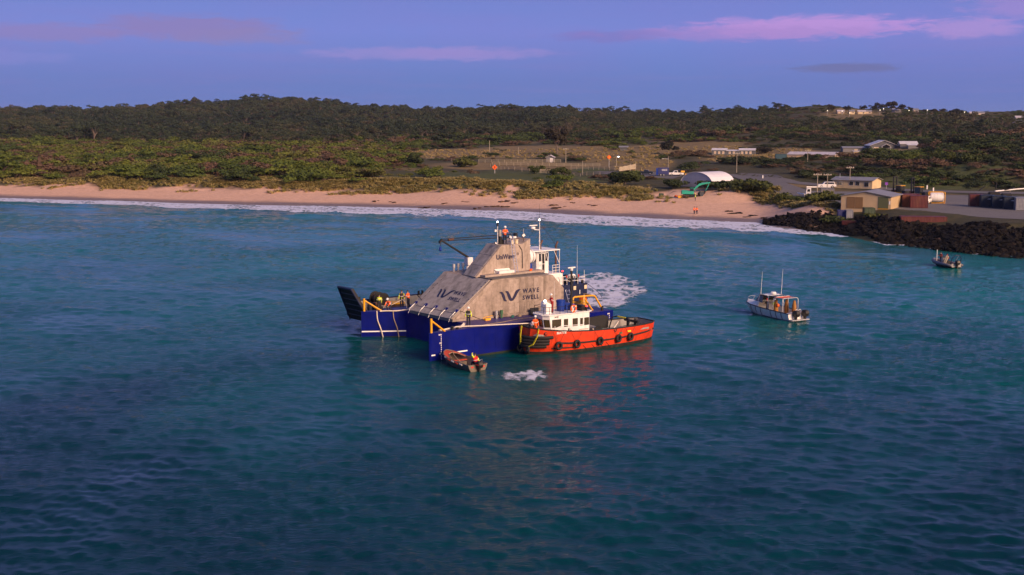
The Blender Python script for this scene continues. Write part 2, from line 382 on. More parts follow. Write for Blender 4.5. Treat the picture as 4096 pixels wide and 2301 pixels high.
# ---------------------------------------------------------------- sea
WL=[];r2=np.random.default_rng(11)
for lam,amp,n_ in ((22,.060,4),(12,.034,6),(6.5,.024,8),(3.8,.021,11),(2.2,.019,16),(1.3,.0145,20),(.8,.0095,22),(.5,.0055,22)):
    for _ in range(n_):
        l=lam*r2.uniform(.75,1.3); th=R(-118)+r2.normal(0,.62 if lam<9 else .35); WL.append((2*PI/l,th,amp*r2.uniform(.5,1.2)*.60,r2.uniform(0,2*PI),l))
def sea_z(x,y,res):
    z=np.zeros_like(x)
    for k_,th,a,ph,l in WL:
        f=np.clip((l/res-2.2)/2.5,0,1)
        if f.max()<=0: continue
        p=k_*(x*math.cos(th)+y*math.sin(th))+ph
        s=np.sin(p+.35*np.sin(p*.5+ph)); z+=a*f*s
    patch=.55+.9*fbm(x/38,y/55,51,3)
    k=bearing(x,y); d=shoreY(k)-y
    z=z*patch*np.clip(.25+d/60,.25,1)
    # small shore break running along the beach
    wob=(fbm(k/160.,y*0+.5,61,3)-.5)*9
    for off,h,wd in ((34,.42,2.6),(19,.22,2.2)):
        z+=h*np.exp(-((d-off-wob)/wd)**2)*smooth(fbm(k/240.,y*0+off,66,2),.3,.6)*(k<3400)
    return z
sk=np.linspace(-1,1,820); sy=[24.0]
while sy[-1]<420: sy.append(sy[-1]*1.0042)
sy=np.array(sy); S,YY=np.meshgrid(sk,sy); XX=S*(.5*YY+16); res=np.maximum((.5*YY+16)*2/820,YY*.0042*.6)
ZZ=sea_z(XX,YY,res)
sme,_=grid_mesh('sea',XX,YY,ZZ)
# the rest of the water, out of the picture
co=[];fs=[]
xe=.5*420+16; xn=.5*24+16
outer=MB(); outer.add([(-xn,24,0),(xn,24,0),(3000,24,0),(3000,-3000,0),(-3000,-3000,0),(-3000,24,0)],[(5,4,3,2,1,0)])
outer.add([(xn,24,0),(xe,420,0),(3000,420,0),(3000,24,0)],[(0,3,2,1)]); outer.add([(-xn,24,0),(-xe,420,0),(-3000,420,0),(-3000,24,0)],[(0,1,2,3)])
def water_mat():
    m=bpy.data.materials.new('sea_water'); m.use_nodes=True; t=m.node_tree; b=t.nodes['Principled BSDF']
    g=N(t,'ShaderNodeNewGeometry'); p=g.outputs['Position']
    mp=N(t,'ShaderNodeMapping'); L(t,p,mp.inputs[0]); mp.inputs['Scale'].default_value=(.45,1,1); mp.inputs['Rotation'].default_value=(0,0,R(26))
    sp=N(t,'ShaderNodeSeparateXYZ'); L(t,p,sp.inputs[0]); dep_fade=N(t,'ShaderNodeMapRange'); L(t,mth(t,'ADD',sp.outputs['Y'],mth(t,'MULTIPLY',sp.outputs['X'],.25)),dep_fade.inputs[0]); dep_fade.inputs[1].default_value=20; dep_fade.inputs[2].default_value=190
    big=mth(t,'ADD',mth(t,'MULTIPLY',noise(t,p,.022,4,.55,.6),.55),mth(t,'MULTIPLY',dep_fade.outputs[0],.46)); big=mth(t,'ADD',big,.09)  # shoals inshore, deep water seaward; foreground fall-off of light is painted in too
    
    c=ramp(t,big,[(.30,(.0001,.007,.015)),(.48,(.0002,.028,.040)),(.66,(.0003,.078,.083)),(.88,(.0008,.130,.122))])
    L(t,c,b.inputs['Base Color']); b.inputs['Roughness'].default_value=.07; b.inputs['IOR'].default_value=1.333; b.inputs['Specular IOR Level'].default_value=.20; b.inputs['Specular Tint'].default_value=(.5,.85,1,1)
    w1=noise(t,mp.outputs[0],2.3,5,.62,.5); w2=noise(t,mp.outputs[0],7.0,4,.6,.4)
    hgt=mth(t,'ADD',w1,mth(t,'MULTIPLY',w2,.30))
    calm=ramp(t,noise(t,p,.030,3,.5,.8),[(.36,.12),(.62,1.0)])
    bn=N(t,'ShaderNodeBump',i_Distance=.17); L(t,calm,bn.inputs['Strength']); L(t,hgt,bn.inputs['Height']); L(t,bn.outputs[0],b.inputs['Normal'])
    return m
WM=water_mat()
tag(link_mesh('sea',sme,WM),kind='structure',label='teal sea water')
tag(outer.build('sea_beyond',WM),kind='structure',label='teal sea water')
# foam: same wave surface, a finger's breadth above it
kk=bearing(XX,YY); dd=shoreY(kk)-YY
def foam_sheet(name,den,label,thr=.08,lift=.02,tone=(.62,.64,.74)):
    mk=den>thr
    me,us=grid_mesh(name,XX,YY,ZZ+lift,mk); attr(me,'foam',den.reshape(-1)[us])
    m=bpy.data.materials.get('sea_foam')
    if m is None:
        m=bpy.data.materials.new('sea_foam'); m.use_nodes=True; t=m.node_tree; b=t.nodes['Principled BSDF']
        g=N(t,'ShaderNodeNewGeometry'); p=g.outputs['Position']
        mp=N(t,'ShaderNodeMapping'); L(t,p,mp.inputs[0]); mp.inputs['Scale'].default_value=(.75,.34,1)
        f=N(t,'ShaderNodeAttribute',attribute_name='foam').outputs['Fac']
        wv=N(t,'ShaderNodeTexNoise',i_Scale=.8,i_Detail=3.0); L(t,mp.outputs[0],wv.inputs[0])
        vm=N(t,'ShaderNodeVectorMath',operation='MULTIPLY_ADD'); L(t,wv.outputs['Color'],vm.inputs[0]); vm.inputs[1].default_value=(1.6,1.6,0); L(t,mp.outputs[0],vm.inputs[2])
        vo=N(t,'ShaderNodeTexVoronoi',feature='DISTANCE_TO_EDGE',i_Scale=.9); L(t,vm.outputs[0],vo.inputs['Vector'])
        lace=ramp(t,vo.outputs['Distance'],[(.0,1.0),(.22,.0)])
        fine=noise(t,mp.outputs[0],2.6,7,.7,.5)
        v=mth(t,'ADD',mth(t,'MULTIPLY',lace,.34),mth(t,'MULTIPLY',fine,.8))
        al=N(t,'ShaderNodeMapRange',interpolation_type='SMOOTHSTEP'); L(t,mth(t,'SUBTRACT',mth(t,'ADD',v,f),1.0),al.inputs[0]); al.inputs[1].default_value=-.16; al.inputs[2].default_value=.30
        L(t,al.outputs[0],b.inputs['Alpha']); b.inputs['Base Color'].default_value=(*tone,1); b.inputs['Roughness'].default_value=.5
        bn=N(t,'ShaderNodeBump',i_Strength=.7,i_Distance=.2); L(t,fine,bn.inputs['Height']); L(t,bn.outputs[0],b.inputs['Normal'])
    return tag(link_mesh(name,me,m),label,kind='stuff')
wob=(fbm(kk/90.,YY/25,41,4)-.5)*14
swidth=np.interp(kk,[0,800,1600,2400,3100,3400,4100],[17,21,27,30,24,5,2.5])
surf=smooth(dd,-3,1)*(1-smooth(dd+wob,swidth*.75,swidth))*(.42+.42*fbm(kk/60.,YY/8,43,3))
lines=sum(np.exp(-((dd+wob*.6-o_)/1.3)**2)*a_ for o_,a_ in ((2.5,.5),(swidth*.5,.5),(swidth*.85,.6)))*(fbm(kk/120.,YY/60,47,2)>.40)
surf=np.clip(surf+lines*.75*(dd<40)*(dd>-3),0,1)
foam_sheet('surf',surf,'broken white surf washing along the beach')
def eld(x,y,cx,cy,a,b_,rot):
    c_,s_=math.cos(rot),math.sin(rot); dx=(x-cx)*c_+(y-cy)*s_; dy=-(x-cx)*s_+(y-cy)*c_; return np.hypot(dx/a,dy/b_)
wn=(fbm(XX/3,YY/4,71,4)-.5)
wash=1-smooth(eld(XX,YY,11.6,157.5,6.4,18,R(-6))+wn*.5,.62,1.02)
rim=np.exp(-((eld(XX,YY,11.6,157.5,6.4,18,R(-6))+wn*.35-.86)/.09)**2)*.5
wash2=np.clip(wash*(.30+.58*fbm(XX/2.2+YY/30,YY/5,73,4))+rim*.5*(wash>.02),0,1)
foam_sheet('propeller_wash',wash2,'white propeller wash churning behind the blue landing craft')
wash3=(1-smooth(eld(XX,YY,1.2,102.3,3.9,3.2,0)+wn*.9,.25,1.1))*(.30+.48*fbm(XX/1.2+7,YY/2.5,83,3))
foam_sheet('outboard_wash',wash3,'small patch of white churned water astern of the dinghy')
streak=np.exp(-((YY-(119.5+.9*(XX-22)+1.5*np.sin(XX*.5)))/.35)**2)*smooth(XX,19,22)*(1-smooth(XX,25,28))*.34
foam_sheet('foam_streak',streak,'thin foam line trailing across the water below the white boat')
# ---------------------------------------------------------------- shared materials
mat('hull_blue',(.0008,.0055,.155),.45,var=.22,scale=.7,stain=((.002,.006,.075),.6,1.0),spec=.16)
mat('deck_blue',(.030,.024,.16),.5,var=.3,scale=1.4,stain=((.07,.05,.09),.5,1.5))
mat('concrete',(.335,.27,.23),.88,var=.22,scale=2.6,bump=.9,stain=((.13,.105,.08),.85,1.0),spec=.3)
mat('concrete_pale',(.375,.305,.26),.88,var=.2,scale=2.8,bump=.9,stain=((.17,.135,.10),.8,1.2),spec=.3)
mat('concrete_grey',(.36,.32,.29),.9,var=.22,scale=1.8,bump=.9,stain=((.09,.085,.078),.8,.9),spec=.3)
mat('concrete_dark',(.13,.12,.11),.92,var=.3,scale=1.2,bump=.5,spec=.3)
mat('navy_paint',(.006,.007,.05),.5,var=.1); mat('white_paint',(.80,.78,.76),.4,var=.05,scale=3,stain=((.5,.44,.38),.3,2))
mat('white_line',(.85,.83,.80),.5,var=.05); mat('safety_yellow',(.75,.36,.010),.42,var=.12,scale=2,stain=((.35,.17,.02),.3,2))
mat('steel',(.45,.45,.46),.35,1,var=.1); mat('galvanised',(.55,.55,.56),.45,.7,var=.12); mat('aluminium',(.72,.72,.74),.35,.85,var=.08)
mat('black_rubber',(.012,.012,.013),.75,var=.3,scale=4); mat('black_steel',(.018,.017,.018),.5,.2,var=.3); mat('rust_brown',(.10,.045,.028),.8,var=.4,scale=3)
mat('dark_navy_hull',(.008,.014,.055),.45,var=.25,scale=.8,stain=((.03,.02,.02),.4,1.3)); mat('grey_paint',(.30,.29,.28),.6,var=.15,stain=((.16,.10,.07),.5,1.5))
mat('rope_white',(.70,.62,.52),.9,var=.15,scale=9,bump=.5); mat('rope_tan',(.38,.29,.19),.95,var=.2,scale=9); mat('rope_green',(.03,.16,.13),.9,var=.2)
mat('cable_black',(.015,.013,.012),.6); mat('lamp_lens',(.7,.7,.7),.2)
mat('lamp_blue_white',(.8,.85,1),.3,emit=(.75,.8,1),estr=14); mat('lamp_warm',(1,.8,.6),.3,emit=(1,.72,.5),estr=12); mat('lamp_red',(.8,.02,.02),.3,emit=(1,.02,.015),estr=9)
mat('tug_red',(.70,.045,.008),.48,var=.18,scale=1.6,stain=((.26,.035,.012),.7,2.2),coat=.08,bump=.35); mat('boot_black',(.012,.012,.010),.7,var=.3,stain=((.05,.045,.03),.6,2))
mat('blue_plastic',(.008,.04,.28),.4,var=.1); mat('orange_plastic',(.85,.13,.01),.5,var=.1); mat('yellow_plastic',(.80,.42,.03),.45,var=.1); mat('yellow_strap',(.80,.66,.02),.7,var=.1)
mat('green_paint',(.05,.14,.07),.6,var=.15); mat('sea_green',(.02,.34,.24),.5,var=.12); mat('cream',(.66,.55,.38),.6,var=.1)
mat('brown_timber',(.16,.09,.05),.8,var=.3,scale=5)
def glass_mat(name,col=(.02,.022,.024),rough=.06):
    m=mat(name,col,rough,var=.2,scale=1.2,spec=.9); return m
glass_mat('window_glass'); glass_mat('amber_lit_glass',(.06,.045,.02))  # amber light in the tug windows is put into the pane colour
def see_through():
    m=bpy.data.materials.new('clear_screen'); m.use_nodes=True; t=m.node_tree; b=t.nodes['Principled BSDF']
    b.inputs['Base Color'].default_value=(.10,.11,.12,1); b.inputs['Roughness'].default_value=.05; b.inputs['Alpha'].default_value=.5; MATS['clear_screen']=m
see_through()

# ---------------------------------------------------------------- people
def person(label,loc,rz,pose='stand',shirt=(.8,.2,.02),pants=(.010,.012,.03),vest=None,helmet=None,stripes=True,hair=(.04,.025,.018),group=None,scale=1.0,parent_mats={},lean=None,headturn=0,cat='person',detail=True):
    P=dict(stand=dict(hz=.97,lean=2,arms=[((.25,.05,-1),(.12,.2,-1)),((-.25,.05,-1),(-.12,.25,-1))],legs=[((.11,.02,.52),(.13,-.03,.09)),((-.11,.03,.52),(-.13,-.01,.09))]),
      hold=dict(hz=.97,lean=8,arms=[((.3,.25,-1),(-.25,1,.15)),((-.3,.25,-1),(.25,1,.2))],legs=[((.11,.02,.52),(.13,-.03,.09)),((-.11,.03,.52),(-.13,-.01,.09))]),
      walk=dict(hz=.95,lean=4,arms=[((.2,.35,-1),(.05,.6,-1)),((-.2,-.3,-1),(-.05,-.05,-1))],legs=[((.10,.16,.53),(.11,.15,.09)),((-.10,.02,.52),(-.11,-.28,.12))]),
      bend=dict(hz=.90,lean=68,arms=[((.1,.2,-1),(-.1,.1,-1)),((-.1,.3,-1),(.1,.1,-1))],legs=[((.13,.06,.50),(.15,-.04,.09)),((-.13,.06,.50),(-.15,-.02,.09))]),
      kneel=dict(hz=.55,lean=38,arms=[((.2,.5,-1),(-.1,.7,-.6)),((-.2,.5,-1),(.1,.7,-.5))],legs=[((.14,.36,.50),(.15,.22,.09)),((-.13,.25,.10),(-.14,-.18,.09))]),
      sit=dict(hz=.50,lean=6,arms=[((.25,.3,-1),(-.1,1,-.2)),((-.25,.3,-1),(.1,1,-.2))],legs=[((.12,.42,.52),(.13,.45,.09)),((-.12,.42,.52),(-.13,.42,.09))]),
      wave=dict(hz=.52,lean=4,arms=[((.45,-.1,-1),(.3,-.5,-.7)),((-.25,.45,.85),(.55,.6,.25))],legs=[((.14,.42,.50),(.16,.40,.09)),((-.12,.42,.52),(-.14,.46,.09))]))[pose]
    ln=R(P['lean'] if lean is None else lean); tv=Vector((0,math.sin(ln),math.cos(ln))); hl=ln*.55; hv=Vector((0,math.sin(hl),math.cos(hl)))
    pel=Vector((0,0,P['hz'])); V=[];E=[];RR=[];lab=[]
    def add(p,r,par,l):
        V.append(Vector(p)); RR.append(r if hasattr(r,'__len__') else (r,r)); 
        if par is not None: E.append((par,len(V)-1)); lab.append(l)
        return len(V)-1
    i0=add(pel,(.19,.15),None,2); wa=add(pel+tv*.15,(.185,.15),i0,1); ch=add(pel+tv*.36,(.21,.16),wa,1); nb=add(pel+tv*.52,(.075,.075),ch,1)
    nk=add(pel+tv*.56+hv*.03,(.055,.055),nb,0); hd=add(pel+tv*.54+hv*.16,(.088,.10),nk,0); cr=add(pel+tv*.54+hv*.245,(.070,.085),hd,0)
    for sgn,(a1,a2) in zip((1,-1),P['arms']):
        a1=Vector(a1).normalized(); a2=Vector(a2).normalized()
        sh=add(pel+tv*.47+Vector((.195*sgn,0,0)),.088,ch,1); el=add(V[sh]+a1*.29,.070,sh,1); wr=add(V[el]+a2*.24,.050,el,1); pa=add(V[wr]+a2*.075,(.040,.022),wr,0)
        side=a2.cross(Vector((0,0,1)) if abs(a2.z)<.9 else Vector((0,1,0))).normalized(); curl=a2.cross(side)
        for q,(off,ln_) in enumerate(((-.030,.060),(-.010,.072),(.010,.068),(.029,.050))):
            kn=add(V[pa]+a2*(.03+ln_*.5)+side*off,.0105,pa,0); add(V[kn]+a2*ln_*.4+curl*.022,.009,kn,0)
        tk=add(V[wr]+a2*.04+side*.045+curl*.012,.013,wr,0); add(V[tk]+a2*.045+side*.012,.011,tk,0)
    for sgn,(kn,an) in zip((1,-1),P['legs']):
        hp=add(pel+Vector((.095*sgn,0,-.06)),.118,i0,2); k=add(kn,.085,hp,2); a=add(an,.066,k,2)
        fwd=Vector((0.05*sgn,1,0)).normalized(); he=add(V[a]+Vector((0,-.02,-.045)),.045,a,3); add(V[he]+fwd*.15+Vector((0,0,-.008)),(.042,.032),he,3)
    me=bpy.data.meshes.new('body'); me.from_pydata([tuple(v) for v in V],E,[])
    tmp=bpy.data.objects.new('body_tmp',me); COL.objects.link(tmp)
    md=tmp.modifiers.new('skin','SKIN'); md.use_smooth_shade=True; md.branch_smoothing=.4
    sv=me.skin_vertices[0].data
    for i,r in enumerate(RR): sv[i].radius=r; sv[i].use_root=(i==0)
    ss=tmp.modifiers.new('sub','SUBSURF'); ss.levels=1; ss.render_levels=1
    dg=bpy.context.evaluated_depsgraph_get(); bme=bpy.data.meshes.new_from_object(tmp.evaluated_get(dg)); bpy.data.objects.remove(tmp)
    def cm(nm,c,**k): return mat('%s_%02d%02d%02d'%(nm,int(c[0]*99),int(c[1]*99),int(c[2]*99)),c,.85,var=.12,scale=6,**k)
    bme.materials.clear()
    for m_ in (mat('skin',(.48,.27,.19),.6,var=.06),cm('shirt',shirt),cm('trousers',pants),mat('boots',(.03,.022,.016),.8)): bme.materials.append(m_)
    EA=np.array([V[a] for a,b in E]); EB=np.array([V[b] for a,b in E]); lb=np.array(lab); D_=EB-EA; L2=(D_**2).sum(1)+1e-9
    n=len(bme.polygons); cen=np.empty(n*3,np.float32); bme.polygons.foreach_get('center',cen); cen=cen.reshape(-1,3)
    t=np.clip(((cen[:,None]-EA[None])*D_[None]).sum(2)/L2,0,1); dist=((cen[:,None]-(EA[None]+t[...,None]*D_[None]))**2).sum(2)
    mi=lb[dist.argmin(1)].astype(np.int32); bme.polygons.foreach_set('material_index',mi); bme.polygons.foreach_set('use_smooth',np.ones(n,bool)); bme.update()
    rot=Matrix.Rotation(rz,4,'Z'); o=thing('person',label,cat,loc,rz,group); o.scale=(scale,)*3
    bo=link_mesh('body',bme,None,o)
    if vest:
        sel=[p for p in bme.polygons if min(range(3),key=lambda i:0) is not None and mi[p.index]==1 and abs(cen[p.index][0])<.21 and (Vector(cen[p.index])-pel).dot(tv)>.06 and (Vector(cen[p.index])-pel).dot(tv)<.50]
        mb=MB(); mp={}
        for p in sel:
            f=[]
            for vi in p.vertices:
                if vi not in mp: mp[vi]=len(mb.v); mb.v.append(tuple(bme.vertices[vi].co+bme.vertices[vi].normal*.03))
                f.append(mp[vi])
            mb.f.append(tuple(f))
        mb.build('vest',cm('vest',vest),o,smooth=True)
    def ring(c,rx,ry,r_): 
        X_=Vector((1,0,0)); Y_=tv.cross(X_); return [tuple(c+X_*rx*math.cos(a)+Y_*ry*math.sin(a)) for a in np.linspace(0,2*PI,18)[:-1]]
    if stripes:
        mb=MB(); mb.tube(ring(pel+tv*.20,.225,.185,0),.026,5,closed=True)
        for sgn,arm in zip((1,-1),P['arms']):
            a1=Vector(arm[0]).normalized(); c=pel+tv*.47+Vector((.195*sgn,0,0))+a1*.2; s_=a1.orthogonal().normalized(); q=a1.cross(s_)
            mb.tube([tuple(c+s_*.085*math.cos(a)+q*.085*math.sin(a)) for a in np.linspace(0,2*PI,11)[:-1]],.02,4,closed=True)
        mb.build('reflective_stripes',mat('reflective',(.78,.78,.74),.4,var=.05),o)
    hc=pel+tv*.54+hv*.17
    if detail:
        fw=Vector((0,math.cos(hl),-math.sin(hl))); mb=MB(); mb.box(hc+fw*.098+hv*.0,(.022,.03,.045)); mb.build('nose',MATS['skin'],o)
        for s_ in (-1,1): MB().box(hc+fw*.096+hv*.03+Vector((.032*s_,0,0)),(.018,.012,.010)).build('eye',mat('eyes',(.02,.015,.012),.4),o)
    if helmet:
        mb=MB(); mb.lathe(hc+hv*.035,[(.125,0),(.132,.03),(.12,.085),(.085,.13),(.012,.15)],14,hv); mb.lathe(hc+hv*.035+Vector((0,.03,0)),[(.145,-.008),(.147,.006)],14,hv); mb.build('helmet',cm('helmet',helmet),o,smooth=R(40))
    else:
        mb=MB(); mb.lathe(hc+hv*.02-Vector((0,.012,0)),[(.095,-.03),(.103,.03),(.092,.075),(.055,.105),(.01,.115)],12,hv); mb.build('hair',cm('hair',hair),o,smooth=True)
    return o
HI_Y=(.62,.72,.02); HI_O=(.85,.12,.012); NAVY=(.010,.012,.035); WHITE=(.8,.8,.78)

# ---------------------------------------------------------------- wave energy platform
TH=R(38.5); PT=Vector((-11.4,114.2,0)); PE=Vector((math.cos(TH),math.sin(TH),0)); PN=Vector((math.sin(TH),-math.cos(TH),0))
def q(u,v,z): return (u,-v,z)
def world(u,v,z): return PT+PE*u+PN*v+Vector((0,0,z))
plat=thing('wave_energy_platform','large blue hulled platform carrying a stepped grey concrete chamber with wave logos','platform',PT,TH)
ZD=2.67
mb=MB(); out_=[(-1.0,7.45),(-.85,7.55),(21.7,7.7),(21.7,-7.7),(1.0,-7.66),(.9,-7.45),(4.75,-5.0),(4.75,5.0),(-.95,7.25)]
mb.prism([(u,-v) for u,v in out_],-1.0,ZD); hull=mb.build('hull',MATS['hull_blue'],plat)
mb=MB(); dk=[(-.6,7.35),(21.6,7.6),(21.6,-7.6),(1.5,-7.55),(1.3,-7.35),(4.85,-5.1),(4.85,5.1)]
mb.prism([(u,-v) for u,v in dk],ZD+.001,ZD+.014); mb.build('deck',MATS['deck_blue'],plat)
vs_=lambda u:3.55+.12*(u-4.3)
vf_=lambda u:-3.84-.08*(u-4.5)
prof=[(4.3,ZD+.02),(4.3,ZD+.34),(8.85,6.5),(15.9,6.5),(17.25,5.07),(17.25,ZD+.02)]
mb=MB(); mb.loft([[q(u,vs_(u),z) for u,z in prof],[q(u,vf_(u),z) for u,z in prof]],closed=True,cap0=True,cap1=True)
body=mb.build('concrete_chamber',MATS['concrete'],plat,bevel=.04)
SX=Vector((8.85-4.3,0,6.5-ZD-.34)); SXn=SX.normalized(); SN=Vector((-SXn.z,0,SXn.x))
def onslope(s,v,h=0):   # s: metres up the front slope
    b=Vector((4.3,-v,ZD+.34))+SXn*s+SN*h; return (b.x,b.y,b.z)
SLEN=SX.length
for nm,v0,v1,h in (('front_panel',-3.18,3.62,.10),('side_strip',-3.95,-3.30,.06)):
    MB().slab([onslope(-.12,v0,0.004),onslope(-.12,v1,.004),onslope(SLEN-.15,v1+(.30 if v1>0 else 0),.004),onslope(SLEN-.15,v0+(.0),.004)],SN*h).build(nm,MATS['concrete_grey'],body,bevel=.02)
MB().box(((8.85+15.9)/2,-1.9,6.53),(7.2,4.6,.05)).build('roof_walkway',MATS['concrete_dark'],body)
# raised flange along the sloping edge of the lit side
MB().slab([q(4.35,vs_(4.35)+.003,2.72),q(4.75,vs_(4.75)+.003,2.72),q(9.0,vs_(9.0)+.003,6.15),q(9.6,vs_(9.6)+.003,6.15),q(9.6,vs_(9.6)+.003,6.45),q(8.7,vs_(8.7)+.003,6.4)],(0,-.07,0)).build('edge_flange',MATS['concrete_pale'],body)
MB().slab([q(4.3,vs_(4.3)+.002,2.70),q(17.2,vs_(17.2)+.002,2.70),q(17.2,vs_(17.2)+.002,2.95),q(4.3,vs_(4.3)+.002,2.95)],(0,-.16,0)).build('kerb',MATS['concrete'],body)
def side_panel(u0,u1,z0,z1,d,m='concrete'):
    a=MB().slab([q(u0,vs_(u0)+.002,z0),q(u1,vs_(u1)+.002,z0),q(u1,vs_(u1)+.002,z1),q(u0,vs_(u0)+.002,z1)],(0,-d,0)); return a.build('panel',MATS[m],body,bevel=.008)
random.seed(3)
for u0,u1 in ((9.75,10.65),(10.70,11.84),(11.91,13.58),(13.66,14.76),(14.84,15.6)): side_panel(u0,u1,4.02,6.36,.012+random.random()*.012,random.choice(('concrete','concrete_pale')))
us=np.arange(10.75,16.6,.585)
for a_,b_ in zip(us[:-1],us[1:]): side_panel(a_+.015,b_-.015,3.0,3.97,.012+random.random()*.014,random.choice(('concrete','concrete_pale')))
for a_,b_ in ((6.0,7.6),(7.64,9.2),(9.24,10.7)): side_panel(a_,b_,3.0,min(3.97,2.95+(a_-4.6)*.8),.014)
# upper tower
near=[(8.45,1.9,6.5),(11.7,1.9,9.5),(14.4,1.9,9.5),(15.7,1.6,9.95),(15.7,1.6,6.5),(14.4,1.9,6.5)]
farr=[(8.75,-.75,6.5),(11.85,-.75,9.5),(14.4,-1.3,9.5),(15.7,-1.7,9.95),(15.7,-1.7,6.5),(14.4,-1.3,6.5)]
mb=MB(); n_=[q(*p) for p in near]; f_=[q(*p) for p in farr]
mb.add(n_+f_,[(0,1,7,6),(1,2,8,7),(2,3,9,8),(3,4,10,9),(0,5,2,1),(5,4,3,2),(6,7,8,11),(11,8,9,10),(0,6,11,5),(5,11,10,4)])
tower=mb.build('tower',MATS['concrete_pale'],plat,bevel=.03)
s0=Vector(q(8.45,1.9,6.5)); s1=Vector(q(11.7,1.9,9.5)); t0=Vector(q(8.75,-.75,6.5)); t1=Vector(q(11.85,-.75,9.5)); tn=(s1-s0).cross(t0-s0).normalized(); tn=tn if tn.z>0 else -tn
for i in range(3):
    a_,b_=i/3+.008,(i+1)/3-.008
    lerp=lambda A,B,t:A.lerp(B,t)
    L0=lerp(s0,s1,a_).lerp(lerp(t0,t1,a_),.08);L1=lerp(s0,s1,b_).lerp(lerp(t0,t1,b_),.08);L2=lerp(s0,s1,b_).lerp(lerp(t0,t1,b_),.94);L3=lerp(s0,s1,a_).lerp(lerp(t0,t1,a_),.94)
    MB().slab([p+tn*.003 for p in (L0,L1,L2,L3)],tn*.035).build('slope_panel',MATS['concrete_grey'],tower,bevel=.008)
for u0,u1,z0 in ((9.6,11.0,6.78),(11.05,12.25,6.78),(12.3,13.5,6.78),(13.55,13.95,6.78)):
    zt=min(9.42,6.5+(u0-8.5)*.90)
    MB().slab([q(u0,1.902,z0),q(u1,1.902,z0),q(u1,1.902,min(9.42,6.4+(u1-8.5)*.88) if zt<9.3 else 9.42),q(u0,1.902,zt)],(0,-.02,0)).build('panel',MATS['concrete_pale'],tower,bevel=.006)
box('plinth',q(9.0,1.75,6.5),q(16.6,2.75,6.74),MATS['concrete_pale'],body,bevel=.02)
# writing
sideM=lambda u,z,h=.03:frame(q(u,vs_(u)+h+.02,z),(1,-.12,0),(0,0,1))
def logo(parent,Mf,wd,ht,name='logo_emblem'):
    cx=lambda p:((p[0]-950)/270*wd,(1118-p[1])/155*ht,p[2]/270*wd)
    ribbon(name,[cx(p) for p in [(953,983,4),(980,990,24),(1003,1040,33),(1018,1090,26),(1045,1112,4)]],Mf,MATS['navy_paint'],parent)
    ribbon(name,[cx(p) for p in [(1025,978,4),(1052,988,26),(1075,1045,36),(1095,1090,34),(1122,1092,26),(1150,1045,32),(1175,992,36),(1200,970,22),(1222,964,3)]],Mf,MATS['navy_paint'],parent)
logo(body,sideM(9.62,4.20),2.42,1.10)
text('lettering','WAVE',.60,MATS['navy_paint'],body,sideM(12.32,4.92),spacing=1.42,xs=.92,bold=.016)
text('lettering','SWELL',.60,MATS['navy_paint'],body,sideM(12.30,4.24),spacing=1.26,xs=.92,bold=.016)
fM=lambda s,v:frame(onslope(s,v,.115),(0,-1,0),tuple(SXn))
logo(body,fM(2.15,-1.85),2.35,1.25)
text('lettering','WAVE',.66,MATS['navy_paint'],body,fM(2.95,.62),spacing=1.3,xs=.88,bold=.016)
text('lettering','SWELL',.66,MATS['navy_paint'],body,fM(2.10,.62),spacing=1.15,xs=.88,bold=.016)
tM=frame(q(11.02,1.93,8.12),(1,0,0),(0,0,1))
text('lettering','UniWave',.66,MATS['navy_paint'],tower,tM,bold=.020,xs=.93)
text('lettering','®',.40,MATS['navy_paint'],tower,frame(q(13.62,1.93,8.38),(1,0,0),(0,0,1)))
# waterline stripe and draught marks
sidev=lambda u:7.55+(.15/22.55)*(u+.85)
MB().slab([q(-.84,sidev(-.84)+.002,.56),q(-.42,sidev(-.42)+.002,.56),q(-.42,sidev(-.42)+.002,.68),q(-.84,sidev(-.84)+.002,.68)],(0,-.012,0)).build('stripe',MATS['white_line'],hull)
MB().slab([q(.42,sidev(.42)+.002,.56),q(3.2,sidev(3.2)+.002,.56),q(3.2,sidev(3.2)+.002,.68),q(.42,sidev(.42)+.002,.68)],(0,-.012,0)).build('stripe',MATS['white_line'],hull)
ni=Vector((2.45,3.85,0)).normalized(); a_=Vector(q(.92,-7.44,0)); b_=Vector(q(4.72,-5.02,0)); dI=(b_-a_).normalized(); nI=Vector((dI.y,-dI.x,0))
MB().slab([a_+Vector((0,0,.56))+nI*.002,b_+Vector((0,0,.56))+nI*.002,b_+Vector((0,0,.68))+nI*.002,a_+Vector((0,0,.68))+nI*.002],nI*.012).build('stripe',MATS['white_line'],hull)
for s_,z in [('5M8',2.38),('6',2.19),('4',1.99),('2',1.80),('5M',1.60),('8',1.40),('6',1.20),('4',1.0),('2',.80),('4M',.60),('8',.40),('6',.20),('4',.02)]:
    text('draught_mark',s_,.19,MATS['white_line'],hull,frame(q(.30,sidev(.1)+.006,z),(1,-.004,0),(0,0,1)),align='RIGHT',bold=.004)
for s_,z in [('5M8',2.3),('6',2.1),('4',1.9),('2',1.7),('5M',1.5)]:
    text('draught_mark',s_,.19,MATS['white_line'],hull,frame(q(21.2,7.72,z),(1,0,0),(0,0,1)),align='RIGHT',bold=.004)
